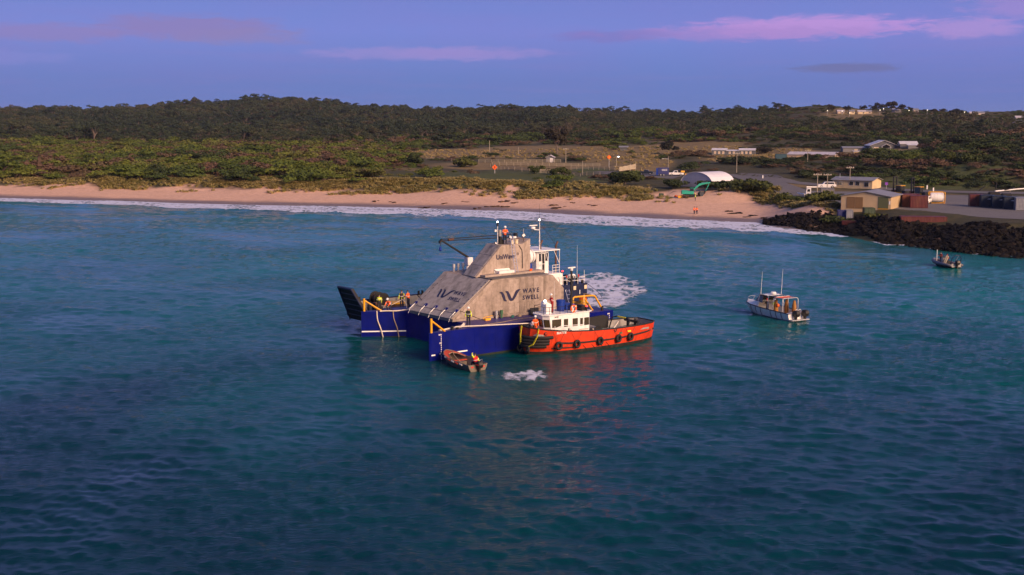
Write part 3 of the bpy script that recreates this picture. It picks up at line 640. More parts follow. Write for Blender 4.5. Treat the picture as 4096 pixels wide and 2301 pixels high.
# grimy waterline
mat('weed_line',(.012,.020,.010),.9,var=.5,scale=3)
MB().slab([q(-.86,sidev(-.86)+.003,-.2),q(21.68,sidev(21.68)+.003,-.2),q(21.68,sidev(21.68)+.003,.10),q(-.86,sidev(-.86)+.003,.10)],(0,-.01,0)).build('weed_line',MATS['weed_line'],hull)
MB().slab([a_+Vector((0,0,-.2))+nI*.003,b_+Vector((0,0,-.2))+nI*.003,b_+Vector((0,0,.09))+nI*.003,a_+Vector((0,0,.09))+nI*.003],nI*.01).build('weed_line',MATS['weed_line'],hull)
for u_ in np.arange(1.6,21.5,2.45): MB().slab([q(u_,sidev(u_)+.002,.12),q(u_+.035,sidev(u_)+.002,.12),q(u_+.035,sidev(u_)+.002,ZD-.05),q(u_,sidev(u_)+.002,ZD-.05)],(0,-.008,0)).build('weld_seam',MATS['hull_blue'],hull)
# yellow bow frames
def bow_frame(uv,dA,dB):
    mb=MB(); b=Vector(q(uv[0],uv[1],ZD+.01)); mb.cyl(b,b+Vector((0,0,1.32)),.115,12)
    for d in (dA,dB):
        e_=Vector(q(d[0],d[1],ZD+.02)); mb.cyl(b+Vector((0,0,1.14)),e_,.085,10)
    mb.build('bow_frame',MATS['safety_yellow'],plat,smooth=R(40))
bow_frame((-.72,7.38),(.75,7.45),(1.0,6.7)); bow_frame((1.25,-7.45),(2.75,-6.5),(2.9,-7.3))
# yellow stern guard
Y_=MATS['safety_yellow']; r_=.095
mb=MB(); 
for vv in (6.55,):
    mb.tube([q(17.35,vv,3.30),q(17.2,vv,3.75),q(17.25,vv,4.20),q(17.45,vv,4.28),q(19.9,vv,4.22),q(20.2,vv,4.12),q(21.25,vv,ZD+.02)],r_,10)
    mb.tube([q(18.6,vv,4.2),q(19.9,vv,ZD+.02)],r_,10); mb.tube([q(17.35,vv,3.35),q(18.75,vv,3.4)],r_,10); mb.tube([q(17.5,vv,3.35),q(17.7,vv,ZD)],r_,10); mb.tube([q(18.62,vv,4.15),q(18.62,vv,3.4),q(18.3,vv-.3,ZD+.02)],r_*.9,10)
mb.tube([q(20.1,6.5,4.15),q(20.45,4.6,4.12),q(20.45,4.6,ZD+.02)],r_,10); mb.tube([q(20.45,4.6,3.35),q(18.7,4.6,3.35),q(18.65,6.5,3.42)],r_*.9,10)
mb.build('stern_guard',Y_,plat,smooth=R(40))
# turnbuckles, bolts on the front panel
for v in (-3.55,-1.75,.0,1.75,3.45):
    mb=MB(); mb.tube([onslope(.95,v-.05,.14),onslope(.05,v-.02,.16),q(4.02,v,ZD+.02)],.018,6); mb.cyl(onslope(.72,v-.04,.14),onslope(.25,v-.03,.15),.032,8); mb.build('turnbuckle',MATS['galvanised'],plat)
    MB().slab([onslope(.8,v-.22,.102),onslope(.8,v+.18,.102),onslope(1.12,v+.18,.102),onslope(1.12,v-.22,.102)],SN*.05).build('lug',MATS['hull_blue'],plat)
mb=MB()
for v in np.arange(-3.0,3.5,.24): mb.box(onslope(.62,v,.115),(.07,.09,.05))
for s_ in np.arange(.8,SLEN-.3,.62):
    mb.box(onslope(s_,3.45+.05*s_,.115),(.08,.10,.05)); mb.box(onslope(s_,-3.1,.115),(.07,.09,.05))
tag(mb.build('bolts',MATS['navy_paint'],plat),kind='stuff')
# vents, bollards on deck
for u,v,m_ in ((9.0,4.55,'galvanised'),(9.55,4.65,'green_paint')):
    mb=MB(); mb.cyl(q(u,v,ZD),q(u,v,ZD+.42),.11,10); mb.cyl(q(u,v,ZD+.42),q(u,v,ZD+.8),.17,12); mb.build('vent',MATS[m_],plat,smooth=R(40))
for u,v in ((9.6,-3.4),(10.3,-3.6),(11.0,-3.7)):
    mb=MB(); mb.cyl(q(u,v,6.5),q(u,v,6.9),.11,10); mb.cyl(q(u,v,6.9),q(u,v,7.3),.17,12); mb.build('vent',MATS['galvanised'],plat,smooth=R(40))
for u,v in ((1.75,7.25),(2.35,7.25),(21.2,6.6),(20.6,7.2),(3.2,-7.2)):
    mb=MB(); mb.cyl(q(u,v,ZD),q(u,v,ZD+.34),.12,12); mb.cyl(q(u,v,ZD+.30),q(u,v,ZD+.36),.16,12); mb.build('bollard',MATS['black_steel'],plat,smooth=R(40))
# deck and tower gear that stays with the platform
mb=MB(); mb.tube([q(12.1,.75,9.5),q(12.1,.75,11.35)],.055,8); mast=mb.build('mast',MATS['galvanised'],plat)
MB().cyl(q(12.1,.75,11.35),q(12.1,.75,11.72),.11,12).build('beacon_base',MATS['black_steel'],mast); MB().dome(q(12.1,.75,11.73),.085,.13).build('beacon',MATS['lamp_blue_white'],mast)
box('camera',q(11.75,.78,10.78),q(11.98,.6,11.0),MATS['white_paint'],mast,bevel=.02)
box('control_box',q(12.22,.9,10.3),q(12.50,.66,10.95),MATS['grey_paint'],plat,bevel=.02)
mb=MB(); mb.slab([q(12.2,.95,9.52),q(12.9,.8,9.52),q(12.65,.85,10.1),q(12.3,.92,10.35)],(0,.25,0)); mb.build('tarpaulin',MATS['black_rubber'],plat)
for u,v in ((13.35,1.5),(14.05,1.35)): 
    mb=MB(); mb.lathe(q(u,v,9.5),[(.19,0),(.19,.36),(.225,.37),(.225,.44),(.0,.45)],16); mb.build('hatch_pipe',MATS['cream'],plat,smooth=R(40))
def flood(u,v,z,tilt,s=1):
    mb=MB(); mb.M=Matrix.Translation(q(u,v,z))@Euler((R(-20),R(tilt),0)).to_matrix().to_4x4(); mb.box((0,0,0),(.42*s,.08,.34*s)); o=mb.build('floodlight',MATS['black_steel'],plat)
    mb=MB(); mb.M=Matrix.Translation(q(u,v,z))@Euler((R(-20),R(tilt),0)).to_matrix().to_4x4(); mb.box((0,-.045,0),(.32*s,.02,.24*s)); mb.build('lens',MATS['lamp_lens'],o); return o
flood(15.0,1.35,10.28,-25); flood(13.55,1.0,10.15,25); flood(11.5,1.2,9.68,30,.7)
MB().tube([q(14.95,1.4,9.55),q(14.95,1.4,10.05),q(13.2,1.3,10.02)],.035,6).build('lamp_bracket',MATS['rust_brown'],plat)
mb=MB(); mb.lathe(q(14.55,.4,9.95),[(.16,0),(.23,.03),(.24,.13),(.20,.2),(.0,.21)],18); mb.cyl(q(14.55,.4,9.5),q(14.55,.4,9.96),.05,8); mb.build('radome',MATS['white_paint'],plat,smooth=R(40))
tube('conduit',[q(13.85,1.55,9.52),q(13.9,1.95,9.4),q(14.3,1.95,8.9),q(14.35,1.97,8.6),q(14.38,1.97,7.0)],.03,MATS['cable_black'],plat)
tube('whip_aerial',[q(15.6,.6,9.9),q(15.6,.6,10.9)],.012,MATS['white_paint'],plat)
# loose gear on the platform
def ladder(name,label,a,b,wd,n,m_,r=.03,side=(1,0,0),group=None):
    a,b,sd=Vector(a),Vector(b),Vector(side).normalized()*wd/2; t=thing(name,label,'ladder',PT,TH,group)
    for s_ in (-1,1): MB().cyl(a+sd*s_,b+sd*s_,r,6).build('rail',m_,t)
    mb0=None
    for i in range(n):
        p=a.lerp(b,(i+.6)/n); MB().cyl(p-sd,p+sd,r*.75,6).build('rung',m_,t)
    return t
ladder('ladder','long aluminium ladder leaning against the tower beside the blue lettering',q(13.0,2.75,6.76),q(12.95,1.97,10.25),.36,13,MATS['aluminium'])
mb=MB(); t=thing('storage_box','open white box with lid against the foot of the tower','box',world(11.9,2.35,6.745),TH)
box('tray',(-1.05,-.30,0),(1.05,.28,.26),MATS['white_paint'],t,bevel=.02); box('lid',(-1.15,.20,.27),(.75,.36,.36),MATS['white_paint'],t,bevel=.02); box('back_panel',(-1.15,.37,0),(.75,.40,.42),MATS['white_paint'],t)
def pth(name,label,pts,r,m_,cat='rope',n=6):
    """loose rope, hose or cable: smooth through the points"""
    P_=[Vector(p) for p in pts]; fine=[]
    for i in range(len(P_)-1):
        p0=P_[max(i-1,0)];p1=P_[i];p2=P_[i+1];p3=P_[min(i+2,len(P_)-1)]
        for tt in np.linspace(0,1,6)[:-1]: fine.append(.5*((2*p1)+(p2-p0)*tt+(2*p0-5*p1+4*p2-p3)*tt*tt+(3*p1-p0-3*p2+p3)*tt**3))
    fine.append(P_[-1]); o0=fine[0].copy(); o=MB().tube([p-o0 for p in fine],r,n).build(name,m_,None,smooth=R(50)); o.location=o0; return tag(o,label,cat)
pth('mooring_rope','thick white rope stretched from the near bow bollards to the red tug',[world(2.0,7.25,2.9),world(2.4,7.40,2.95),world(5,8.0,2.86),world(8.6,8.9,2.78),world(9.9,9.3,2.72)],.055,MATS['rope_white'])
pth('hawser','heavy white hawser looped over the near bow deck behind the bollards',[world(.4,7.0,2.74),world(1.2,6.9,2.75),world(1.9,7.0,2.82),world(3.0,6.8,2.77),world(3.7,6.35,2.8),world(4.3,5.7,2.8),world(3.9,6.1,2.92),world(3.2,6.6,2.78),world(2.6,6.9,2.78)],.075,MATS['rope_white'])
pth('safety_cable','dark cable hanging across the sloping concrete front',[world(5.6,-4.2,4.3),world(5.3,-2.0,3.72),world(5.25,.5,3.62),world(5.2,2.5,3.60),world(5.25,3.75,3.68),world(5.6,4.6,3.4),world(6.9,4.6,2.85)],.028,MATS['cable_black'],'cable')
pth('tag_line','thin tan rope lying along the near deck edge',[world(5.6,7.0,2.72),world(8,6.8,2.72),world(10,6.4,2.72),world(12.5,6.3,2.72),world(14.5,5.9,2.72)],.022,MATS['rope_tan'])
pth('fender_line','white rope hanging down the far bow side into the water',[world(2.2,-6.55,2.74),world(2.25,-6.5,1.8),world(2.5,-6.25,.8),world(2.7,-6.05,-.4)],.06,MATS['rope_white'])
pth('mooring_line','slack tan rope hanging down the far bow side by the root',[world(3.6,-5.68,2.72),world(3.65,-5.62,1.9),world(3.9,-5.40,.9),world(4.05,-5.25,-.4)],.045,MATS['rope_tan'])
pth('deck_rope','white rope laid along the edge of the far bow deck',[world(2.4,-6.3,2.72),world(3.0,-6.0,2.74),world(3.8,-5.5,2.72),world(4.6,-5.15,2.78),world(5.1,-5.3,2.74)],.06,MATS['rope_white'])
pth('heaving_line','thin pale line held by a worker across the far deck',[world(3.4,-6.8,3.0),world(4.4,-7.0,3.15),world(5.4,-7.1,3.45),world(5.7,-7.05,3.5),world(5.9,-6.7,3.1),world(5.8,-6.5,2.7)],.022,MATS['rope_white'])
t=thing('deck_hatch','open black steel hatch standing on the near deck against the concrete','hatch',world(13.4,5.1,ZD+.014),TH)
MB().box((0,0,.36),(1.05,.06,.72),rx=R(-8)).build('cover',MATS['black_steel'],t); box('coaming',(-.6,-.7,0),(.6,-.06,.14),MATS['black_steel'],t)
t=thing('yellow_tool','small yellow hydraulic tool lying on the near deck','tool',world(7.6,4.9,ZD+.014),TH+R(6))
box('body',(-.35,-.16,0),(.35,.16,.2),MATS['yellow_plastic'],t,bevel=.03); tube('handle',[(-.6,0,.2),(-.4,0,.34),(.7,0,.38)],.035,Y_,t)
t=thing('waste_bin','yellow plastic bin with an orange liner inside the stern guard','bin',world(19.6,5.4,ZD+.014),TH)
MB().lathe((0,0,0),[(.34,0),(.42,.95),(.46,.97),(.46,1.03),(.36,1.03),(.36,.9)],18).build('bin_body',MATS['yellow_plastic'],t,smooth=R(40)); MB().lathe((0,0,1.03),[(.40,0),(.42,.14),(.30,.22),(.0,.2)],14).build('liner',MATS['orange_plastic'],t,smooth=R(60))
ladder('step_ladder','white and blue step ladder standing at the rear of the concrete chamber',q(17.6,6.2,ZD+.02),q(17.35,5.5,4.95),.5,6,MATS['aluminium'])
ladder('handrail_ladder','short grey ladder lying on edge by the black hatch',q(14.2,5.3,ZD+.05),q(15.6,5.4,ZD+.4),.45,6,MATS['galvanised'],.02,side=(0,.2,1))
for i,(u,v,c_,l_,s_) in enumerate(((14.6,5.6,'orange_plastic','orange life jacket dropped beside the black hatch',.5),(11.5,5.0,'rope_tan','heap of tan rope on the near deck by the concrete',.45),(10.6,5.0,'rope_green','tangle of green rope on the near deck',.4),(14.9,1.6,'orange_plastic','coil of red cord at the foot of the tower corner',.3))):
    z_=6.76 if i==3 else ZD+.014
    mb=MB(); 
    for k in range(4): mb.torus((.03*k,.02*k,.03+.05*k),s_*(.42-.05*k),.04,'z',16,6)
    o=mb.build(('life_jacket','rope_coil','rope_coil','cord_coil')[i],MATS[c_],None,smooth=True); o.location=world(u,v+ (1.0 if i==3 else 0),z_) if i==3 else world(u,v,z_); tag(o,l_,('life jacket','rope','rope','rope')[i])
# crew on the platform
person('person in orange jacket and white helmet standing on top of the tower',world(12.85,1.0,9.51),R(195),'hold',HI_O,NAVY,helmet=WHITE,vest=None)
person('person in yellow jacket with black vest on the near deck by the concrete corner',world(4.15,6.5,ZD+.016),R(175),'stand',HI_Y,NAVY,vest=(.02,.02,.025),helmet=WHITE)
person('person in yellow jacket bending over beside the yellow bow frame',world(2.95,-7.2,ZD+.016),R(10),'bend',HI_Y,(.03,.03,.04),lean=50)
person('person in orange jacket and white helmet kneeling at the far deck edge',world(3.75,-6.5,ZD+.016),R(150),'kneel',HI_O,NAVY,helmet=WHITE)
person('person in yellow jacket standing before the orange jacketed rope handler',world(5.75,-7.35,ZD+.016),R(185),'stand',HI_Y,NAVY,vest=(.03,.015,.015))
person('person in orange jacket holding a line on the far deck',world(6.25,-6.85,ZD+.016),R(60),'hold',HI_O,NAVY)
# ---------------------------------------------------------------- landing craft behind the platform
lc=thing('landing_craft','dark blue landing craft with raised bow ramp moored behind the concrete platform','boat',PT,TH)
def bq(a,b): return (q(*a),q(*b))
NV=MATS['dark_navy_hull']; WP=MATS['white_paint']
mb=MB(); mb.loft([[(9.5,-v,-1.0),(3.4,-v,1.25),(32.6,-v,1.25),(31.8,-v,-1.0)] for v in (-8.2,-14.2)],closed=True,cap0=True,cap1=True); lch=mb.build('hull',NV,lc)
for nm,a,b in (('bulwark',(3.2,-8.2,1.25),(27.0,-8.38,2.62)),('bulwark',(3.2,-14.2,1.25),(27.0,-14.02,2.78))): box(nm,*bq(a,b),NV,lc)
box('bulwark_lining',*bq((3.6,-14.015,1.3),(27.0,-13.96,2.66)),MATS['grey_paint'],lc)
for u in np.arange(4.5,26,1.6): box('frame_rib',*bq((u,-13.955,1.3),(u+.10,-13.80,2.62)),MATS['grey_paint'],lc)
box('deck',*bq((3.3,-8.4,1.251),(27,-13.9,1.27)),MATS['black_steel'],lc)
# bow ramp, leaning out
mb=MB(); a0=Vector(q(3.25,-9.2,1.0)); a1=Vector(q(3.25,-13.6,1.0)); b0=Vector(q(1.35,-9.95,4.62)); b1=Vector(q(1.35,-12.75,4.62)); nr=(b0-a0).cross(a1-a0).normalized(); nr=nr if nr.x<0 else -nr
ramp_o=MB().slab([a0,a1,b1,b0],nr*-.22).build('ramp',mat('ramp_black',(.006,.006,.010),.7,var=.3),lc)
for i in range(1,6):
    t_=i/6; p0=a0.lerp(b0,t_); p1=a1.lerp(b1,t_); MB().cyl(p0.lerp(p1,.04)+nr*.03,p0.lerp(p1,.96)+nr*.03,.05,6).build('tread',NV,ramp_o)
for s_ in (.02,.98): MB().cyl(a0.lerp(a1,s_)+nr*.05,b0.lerp(b1,s_)+nr*.05,.09,6).build('ramp_edge',NV,ramp_o)
MB().cyl(b0,b1,.12,8).build('ramp_top',NV,ramp_o)
for v in (-8.9,-13.7): 
    box('ramp_post',*bq((3.3,v-.35,1.25),(3.9,v+.35,3.0)),MATS['black_steel'],lc); box('post_head',*bq((3.35,v-.3,3.0),(3.8,v+.3,3.22)),MATS['rust_brown'],lc)
# winch and deck gear
t=thing('winch','rusty black winch drum on the fore deck of the landing craft','winch',world(6.2,-12.4,1.27),TH)
box('stand',(-.7,-.9,0),(.7,.9,1.15),MATS['grey_paint'],t); MB().cyl((0,-.85,1.75),(0,.85,1.75),.42,18).build('drum',MATS['rust_brown'],t,smooth=R(40))
for y_ in (-.9,.0,.85): MB().cyl((0,y_,1.75),(0,y_+.08,1.75),.68,20).build('flange',MATS['black_steel'],t,smooth=R(40))
t=thing('deck_tub','yellow rimmed brown tub on the landing craft deck','tub',world(8.3,-12.3,1.27),TH)
MB().lathe((0,0,0),[(.75,0),(.85,.9),(.85,1.05)],18).build('tub_body',MATS['rust_brown'],t,smooth=R(40)); MB().lathe((0,0,1.05),[(.95,0),(.95,.12),(.8,.16),(.0,.17)],18).build('tub_lid',MATS['yellow_plastic'],t,smooth=R(40))
t=thing('fuel_drum','yellow drum on the landing craft deck behind the standing crew','drum',world(8.9,-11.0,1.27),TH); MB().lathe((0,0,0),[(.29,0),(.29,.3),(.305,.31),(.29,.33),(.29,.62),(.305,.63),(.29,.65),(.29,.9),(.0,.88)],16).build('drum_body',MATS['yellow_plastic'],t,smooth=R(40))
t=thing('fish_bin','blue plastic bin on the landing craft deck by the sloping concrete','bin',world(10.2,-11.2,1.27),TH); box('bin_body',(-.6,-.45,0),(.6,.45,.75),MATS['blue_plastic'],t,bevel=.04); box('rim',(-.65,-.5,.75),(.65,.5,.82),MATS['blue_plastic'],t)
for u,v in ((12.3,-13.9),(12.8,-13.9),(4.6,-13.9),(5.1,-8.4)):
    MB().cyl(q(u,v,2.7),q(u,v,3.15),.13,10).build('bitt',MATS['black_steel'],lc,smooth=R(40))
# crane
cr=MB().cyl(q(15.85,-9.4,1.27),q(15.85,-9.4,6.3),.28,12).build('crane_post',WP,lc); box('crane_head',*bq((15.55,-9.75,6.2),(16.25,-9.0,7.05)),WP,cr,bevel=.03)
MB().loft([[q(15.95+du*w_,-9.4+dv*w_,7.0+dz*w_) for du,dv,dz in ((-.1,.16,.16),(-.1,-.16,.16),(.1,-.16,-.16),(.1,.16,-.16))] for w_ in (1,)]+[[q(12.25+du*.7,-9.4+dv*.7,9.15+dz*.7) for du,dv,dz in ((-.1,.16,.16),(-.1,-.16,.16),(.1,-.16,-.16),(.1,.16,-.16))]],closed=True,cap0=True,cap1=True).build('boom',MATS['black_steel'],lc)
MB().loft([[q(12.35+a,-9.4+b,9.15+c) for a,b,c in ((0,.14,.15),(0,-.14,.15),(0,-.14,-.15),(0,.14,-.15))],[q(12.0+a,-9.4+b,8.95+c) for a,b,c in ((0,.12,.1),(0,-.12,.1),(0,-.12,-.12),(0,.12,-.12))]],closed=True,cap0=True,cap1=True).build('boom_tip',MATS['black_steel'],lc)
for dz in (.05,-.12): tube('stay_wire',[q(12.3,-9.4,9.2+dz),q(22.9,-9.9,9.1+dz*2)],.055,MATS['black_steel'],lc,6)
MB().cyl(q(13.2,-9.4,9.12),q(13.9,-9.4,9.15),.13,8).build('stay_shackle',MATS['rust_brown'],lc)
tube('hoist_wire',[q(12.15,-9.4,8.95),q(12.15,-9.4,8.5)],.03,MATS['cable_black'],lc,5); MB().lathe(q(12.15,-9.4,7.95),[(.06,0),(.17,.12),(.13,.42),(.05,.55)],10).build('hook_block',MATS['blue_plastic'],lc)
box('stay_post',*bq((22.8,-10.1,4.3),(23.1,-9.7,9.3)),MATS['black_steel'],lc)
# superstructure
hs=box('deckhouse',*bq((22.6,-8.9,1.27),(28.9,-13.4,4.35)),WP,lc,bevel=.05)
box('stern_block',*bq((26.9,-8.25,1.2),(32.5,-14.1,2.95)),NV,lc)
wh=box('wheelhouse',*bq((25.75,-9.5,4.35),(27.6,-12.9,7.05)),WP,lc,bevel=.06)
box('roof',*bq((24.6,-8.9,7.06),(28.8,-13.2,7.18)),WP,lc)
for a,b in (((26.1,-9.497,5.85),(26.55,-9.47,6.75)),((27.05,-9.497,5.85),(27.45,-9.47,6.75))): box('window',*bq(a,b),MATS['window_glass'],wh)
box('door',*bq((26.95,-9.497,4.5),(27.5,-9.46,5.8)),WP,wh,bevel=.02); box('doorway',*bq((26.6,-9.497,4.5),(26.9,-9.46,6.7)),MATS['black_steel'],wh)
for v in (-10,-10.9,-11.8): box('window',*bq((25.747,v-.35,5.85),(25.72,v+.35,6.7)),MATS['window_glass'],wh)
mb=MB(); mb.lathe(q(23.7,-9.6,6.55),[(.75,0),(.86,.1),(.88,.7),(.82,1.2),(.66,1.5),(.35,1.68),(.0,1.72)],24,Vector((1,0,0))); mb.build('raft_canister',WP,lc,smooth=R(50)); box('canister_cradle',*bq((23.8,-9.9,4.3),(24.9,-9.3,5.75)),MATS['blue_plastic'],lc)
for k_ in (.5,1.0): MB().torus(q(23.7+k_,-9.6,6.55),.885,.025,'x',24,6).build('canister_band',MATS['grey_paint'],lc)
# white pipe frame and rails
def pipes(name,segs,r,m_,parent): 
    for s_ in segs: MB().tube([q(*p) for p in s_],r,6).build(name,m_,parent,smooth=R(50))
pipes('canopy_frame',[[(26.0,-8.95,4.35),(26.0,-8.95,6.9),(26.15,-8.95,7.05)],[(28.75,-8.95,4.35),(28.75,-8.95,7.06)],[(26.0,-8.95,5.6),(26.7,-8.95,5.6)],[(27.9,-8.95,7.05),(28.7,-8.95,5.6)],[(26.6,-8.95,7.05),(27.0,-8.95,5.9)]],.035,WP,lc)
pipes('side_rail',[[(27.7,-8.95,5.35),(28.7,-8.95,5.35)],[(27.7,-8.95,5.05),(28.7,-8.95,5.05)],[(27.7,-8.95,4.72),(28.7,-8.95,4.72)],[(27.7,-8.95,4.4),(27.7,-8.95,5.35)],[(28.2,-8.95,4.4),(28.2,-8.95,5.35)]],.028,WP,lc)
pipes('stern_rail',[[(28.8,-8.45,3.95),(29.5,-8.45,3.95),(29.7,-8.45,3.7),(32.3,-8.45,3.72)],[(28.8,-8.45,3.55),(29.6,-8.45,3.5),(29.8,-8.45,3.35),(32.3,-8.45,3.38)],[(28.9,-8.45,2.95),(28.9,-8.45,3.95)],[(29.5,-8.45,2.95),(29.5,-8.45,3.95)],[(30.3,-8.45,2.95),(30.3,-8.45,3.7)],[(31.2,-8.45,2.95),(31.2,-8.45,3.7)],[(32.2,-8.45,2.95),(32.2,-8.45,4.5)]],.03,WP,lc)
pipes('handrail_hoop',[[(28.2,-8.8,2.95),(28.2,-8.8,3.7),(28.4,-8.8,3.95),(28.7,-8.8,3.7),(28.7,-8.8,2.95)]],.035,WP,lc)
box('companion_wall',*bq((28.9,-9.0,2.95),(29.3,-11.5,4.35)),WP,lc); MB().cyl(q(29.2,-8.9,4.35),q(29.2,-8.9,4.5),.09,10).build('port_lamp_base',MATS['black_steel'],lc); MB().dome(q(29.2,-8.9,4.5),.10,.12).build('port_lamp',MATS['lamp_red'],lc)
MB().cyl(q(28.35,-8.86,2.96),q(28.35,-8.86,3.45),.09,10).build('extinguisher',mat('red_paint',(.6,.02,.015),.4),lc,smooth=R(40))
for u,h in ((29.35,7.9),(27.0,8.2)):
    MB().tube([q(u,-10.3,4.3),q(u,-10.3,h-.5),q(u+.28,-10.3,h)],.115,10).build('exhaust',MATS['rust_brown'],lc,smooth=R(40))
m_=MB().tube([q(26.75,-10.2,7.18),q(26.75,-10.2,10.55)],[.10,.06],10).build('mast',MATS['galvanised'],lc)
MB().dome(q(26.75,-10.2,10.55),.11,.16).build('masthead_lamp',MATS['lamp_warm'],m_)
tube('mast_arm',[q(25.7,-10.0,9.55),q(26.75,-10.2,9.42)],.05,WP,m_); mb=MB(); mb.lathe(q(25.6,-10.0,9.6),[(.2,0),(.3,.08),(.26,.26),(.0,.3)],14); mb.build('radar_base',WP,m_,smooth=R(40)); box('radar_bar',*bq((25.0,-10.05,9.98),(26.2,-9.9,10.08)),WP,m_)
tube('crosstree',[q(26.3,-10.6,9.7),q(27.3,-9.8,9.7)],.03,MATS['rust_brown'],m_)
for a,b in (((26.75,-10.2,10.3),(28.6,-9.0,7.2)),((26.75,-10.2,10.3),(25.0,-11.5,7.2)),((27.2,-9.9,9.7),(28.7,-9.0,7.2))): tube('mast_stay',[q(*a),q(*b)],.012,MATS['cable_black'],lc,4)
tube('whip_aerial',[q(26.75,-10.2,10.6),q(26.75,-10.2,12.4)],[.02,.008],MATS['cable_black'],lc,5)
MB().lathe(q(25.3,-10.4,7.18),[(.03,0),(.03,.45),(.22,.47),(.22,.55),(.03,.6)],10).build('satellite_dome',WP,lc); tube('whip_aerial',[q(25.6,-11.2,7.2),q(25.6,-11.2,8.6)],.015,MATS['cable_black'],lc,5); tube('whip_aerial',[q(27.6,-10.9,7.2),q(27.6,-10.9,8.5)],.015,MATS['cable_black'],lc,5)
for u in (29.6,30.3): 
    MB().torus(q(u,-9.6,3.45),.42,.16,'x',18,8).build('spare_tyre',MATS['black_rubber'],lc)
t=thing('spare_outboard','white outboard motor stowed on the stern of the landing craft','motor',world(30.7,-9.0,2.95),TH); MB().loft([[(-.55,-.2,.75),(.5,-.2,.78),(.5,.2,.78),(-.55,.2,.75)],[(-.5,-.22,.98),(.45,-.22,1.0),(.45,.22,1.0),(-.5,.22,.98)],[(-.3,-.15,1.12),(.35,-.15,1.14),(.35,.15,1.14),(-.3,.15,1.12)]],closed=True,cap0=True,cap1=True).build('cowl',WP,t,bevel=.04); box('stand',(-.2,-.15,0),(.2,.15,.75),MATS['black_steel'],t)
MB().cyl(q(32.2,-8.8,2.95),q(32.2,-8.8,3.4),.16,12).build('bitt',MATS['black_steel'],lc,smooth=R(40)); MB().cyl(q(32.0,-9.5,2.95),q(32.0,-9.5,3.5),.2,12).build('bitt',MATS['black_steel'],lc,smooth=R(40))
for u in (30.5,32.2): box('hull_plate',*bq((u-.2,-8.196,2.3),(u+.2,-8.18,2.75)),MATS['cream'],lc)
ctext=text('hull_mark','I',.7,MATS['white_line'],lc,frame(q(31.2,-8.18,1.75),(1,0,0),(0,0,1)),bold=.01)
pth('stern_line','dark mooring line from the landing craft stern to the yellow guard',[world(32.4,-8.4,3.0),world(28.5,-2,2.9),world(24,3.5,3.2),world(20.4,6.3,4.0)],.03,MATS['cable_black'])

# ---------------------------------------------------------------- red tug
TT=TH-R(3); tp=world(8.15,9.85,0)
tug=thing('tugboat','red tugboat with white wheelhouse and black tyre fenders alongside the platform','boat',tp,TT); tug.scale=(.92,1,1)
bpy.context.view_layer.update(); TMX=tug.matrix_basis.copy()
# x aft from the stem, y to the platform side
ST=[ # x, keel half-beam at waterline, half-beam at chine, half-beam at rail, rail height
 (.10,.15,.55,.95,2.66),(.55,.55,1.15,1.50,2.58),(1.4,1.10,1.65,1.90,2.46),(2.8,1.65,2.02,2.16,2.28),(4.6,2.00,2.20,2.26,2.10),(7.0,2.12,2.26,2.30,1.95),(10.0,2.10,2.24,2.28,1.86),(12.6,1.95,2.12,2.20,1.84),(14.6,1.65,1.90,2.02,1.86),(16.0,1.25,1.55,1.72,1.88),(16.7,.85,1.10,1.25,1.90)]
def sec(st,side):
    x,bw,bc,bd,zr=st; s_=side; rk=(0.55-.0)*max(0,1-x/1.5)*.6
    return [(x+rk,0*s_,-.75),(x+rk*.8,bw*.85*s_,-.45),(x+rk*.6,bw*s_,-.02),(x+rk*.5,(bw*.75+bc*.25)*s_,.30),(x+rk*.3,bc*s_,.92),(x,bd*s_,zr)]
for side in (1,-1):
    S_=[sec(s,side) for s in ST]
    if side==1:
        red=MB(); blk=MB(); inn=MB(); cap=MB()
    red.loft([s[3:] for s in S_]); blk.loft([s[:4] for s in S_])
    inn.loft([[ (s[5][0]+(.12 if i==0 else 0)-(.1 if i==len(S_)-1 else 0),s[5][1]-.10*side,s[5][2]),(s[5][0]+(.12 if i==0 else 0)-(.1 if i==len(S_)-1 else 0),s[5][1]-.12*side,max(1.12,s[5][2]-.72))] for i,s in enumerate(S_)])
    cap.tube([(s[5][0],s[5][1]-.05*side,s[5][2]+.01) for s in S_],.075,8)
for mb,k0 in ((red,3),(blk,0)):
    for st in (ST[0],ST[-1]):
        a=sec(st,1)[k0:(6 if k0 else 4)]; b=sec(st,-1)[k0:(6 if k0 else 4)]; mb.add(a+b[::-1],[tuple(range(len(a)*2))])
a=sec(ST[0],1)[5]; b=sec(ST[0],-1)[5]; cap.tube([(a[0],a[1],a[2]+.01),(b[0],b[1],b[2]+.01)],.075,8); a=sec(ST[-1],1)[5]; b=sec(ST[-1],-1)[5]; cap.tube([(a[0],a[1],a[2]+.01),(b[0],b[1],b[2]+.01)],.075,8)
inn.add([(.25,-.85,2.64),(.25,.85,2.64),(.25,.85,1.7),(.25,-.85,1.7)],[(0,1,2,3)]); inn.add([(16.55,-1.15,1.9),(16.55,1.15,1.9),(16.55,1.15,1.1),(16.55,-1.15,1.1)],[(0,1,2,3)])
th_=red.build('hull',MATS['tug_red'],tug,smooth=R(35)); blk.build('boot_topping',MATS['boot_black'],tug,smooth=R(35)); inn.build('bulwark_inside',MATS['grey_paint'],tug); cap.build('rail_cap',MATS['black_rubber'],tug,smooth=R(50))
dkp=[(s[0]+(.1 if i==0 else 0),s[3]-.1) for i,s in enumerate(ST)]
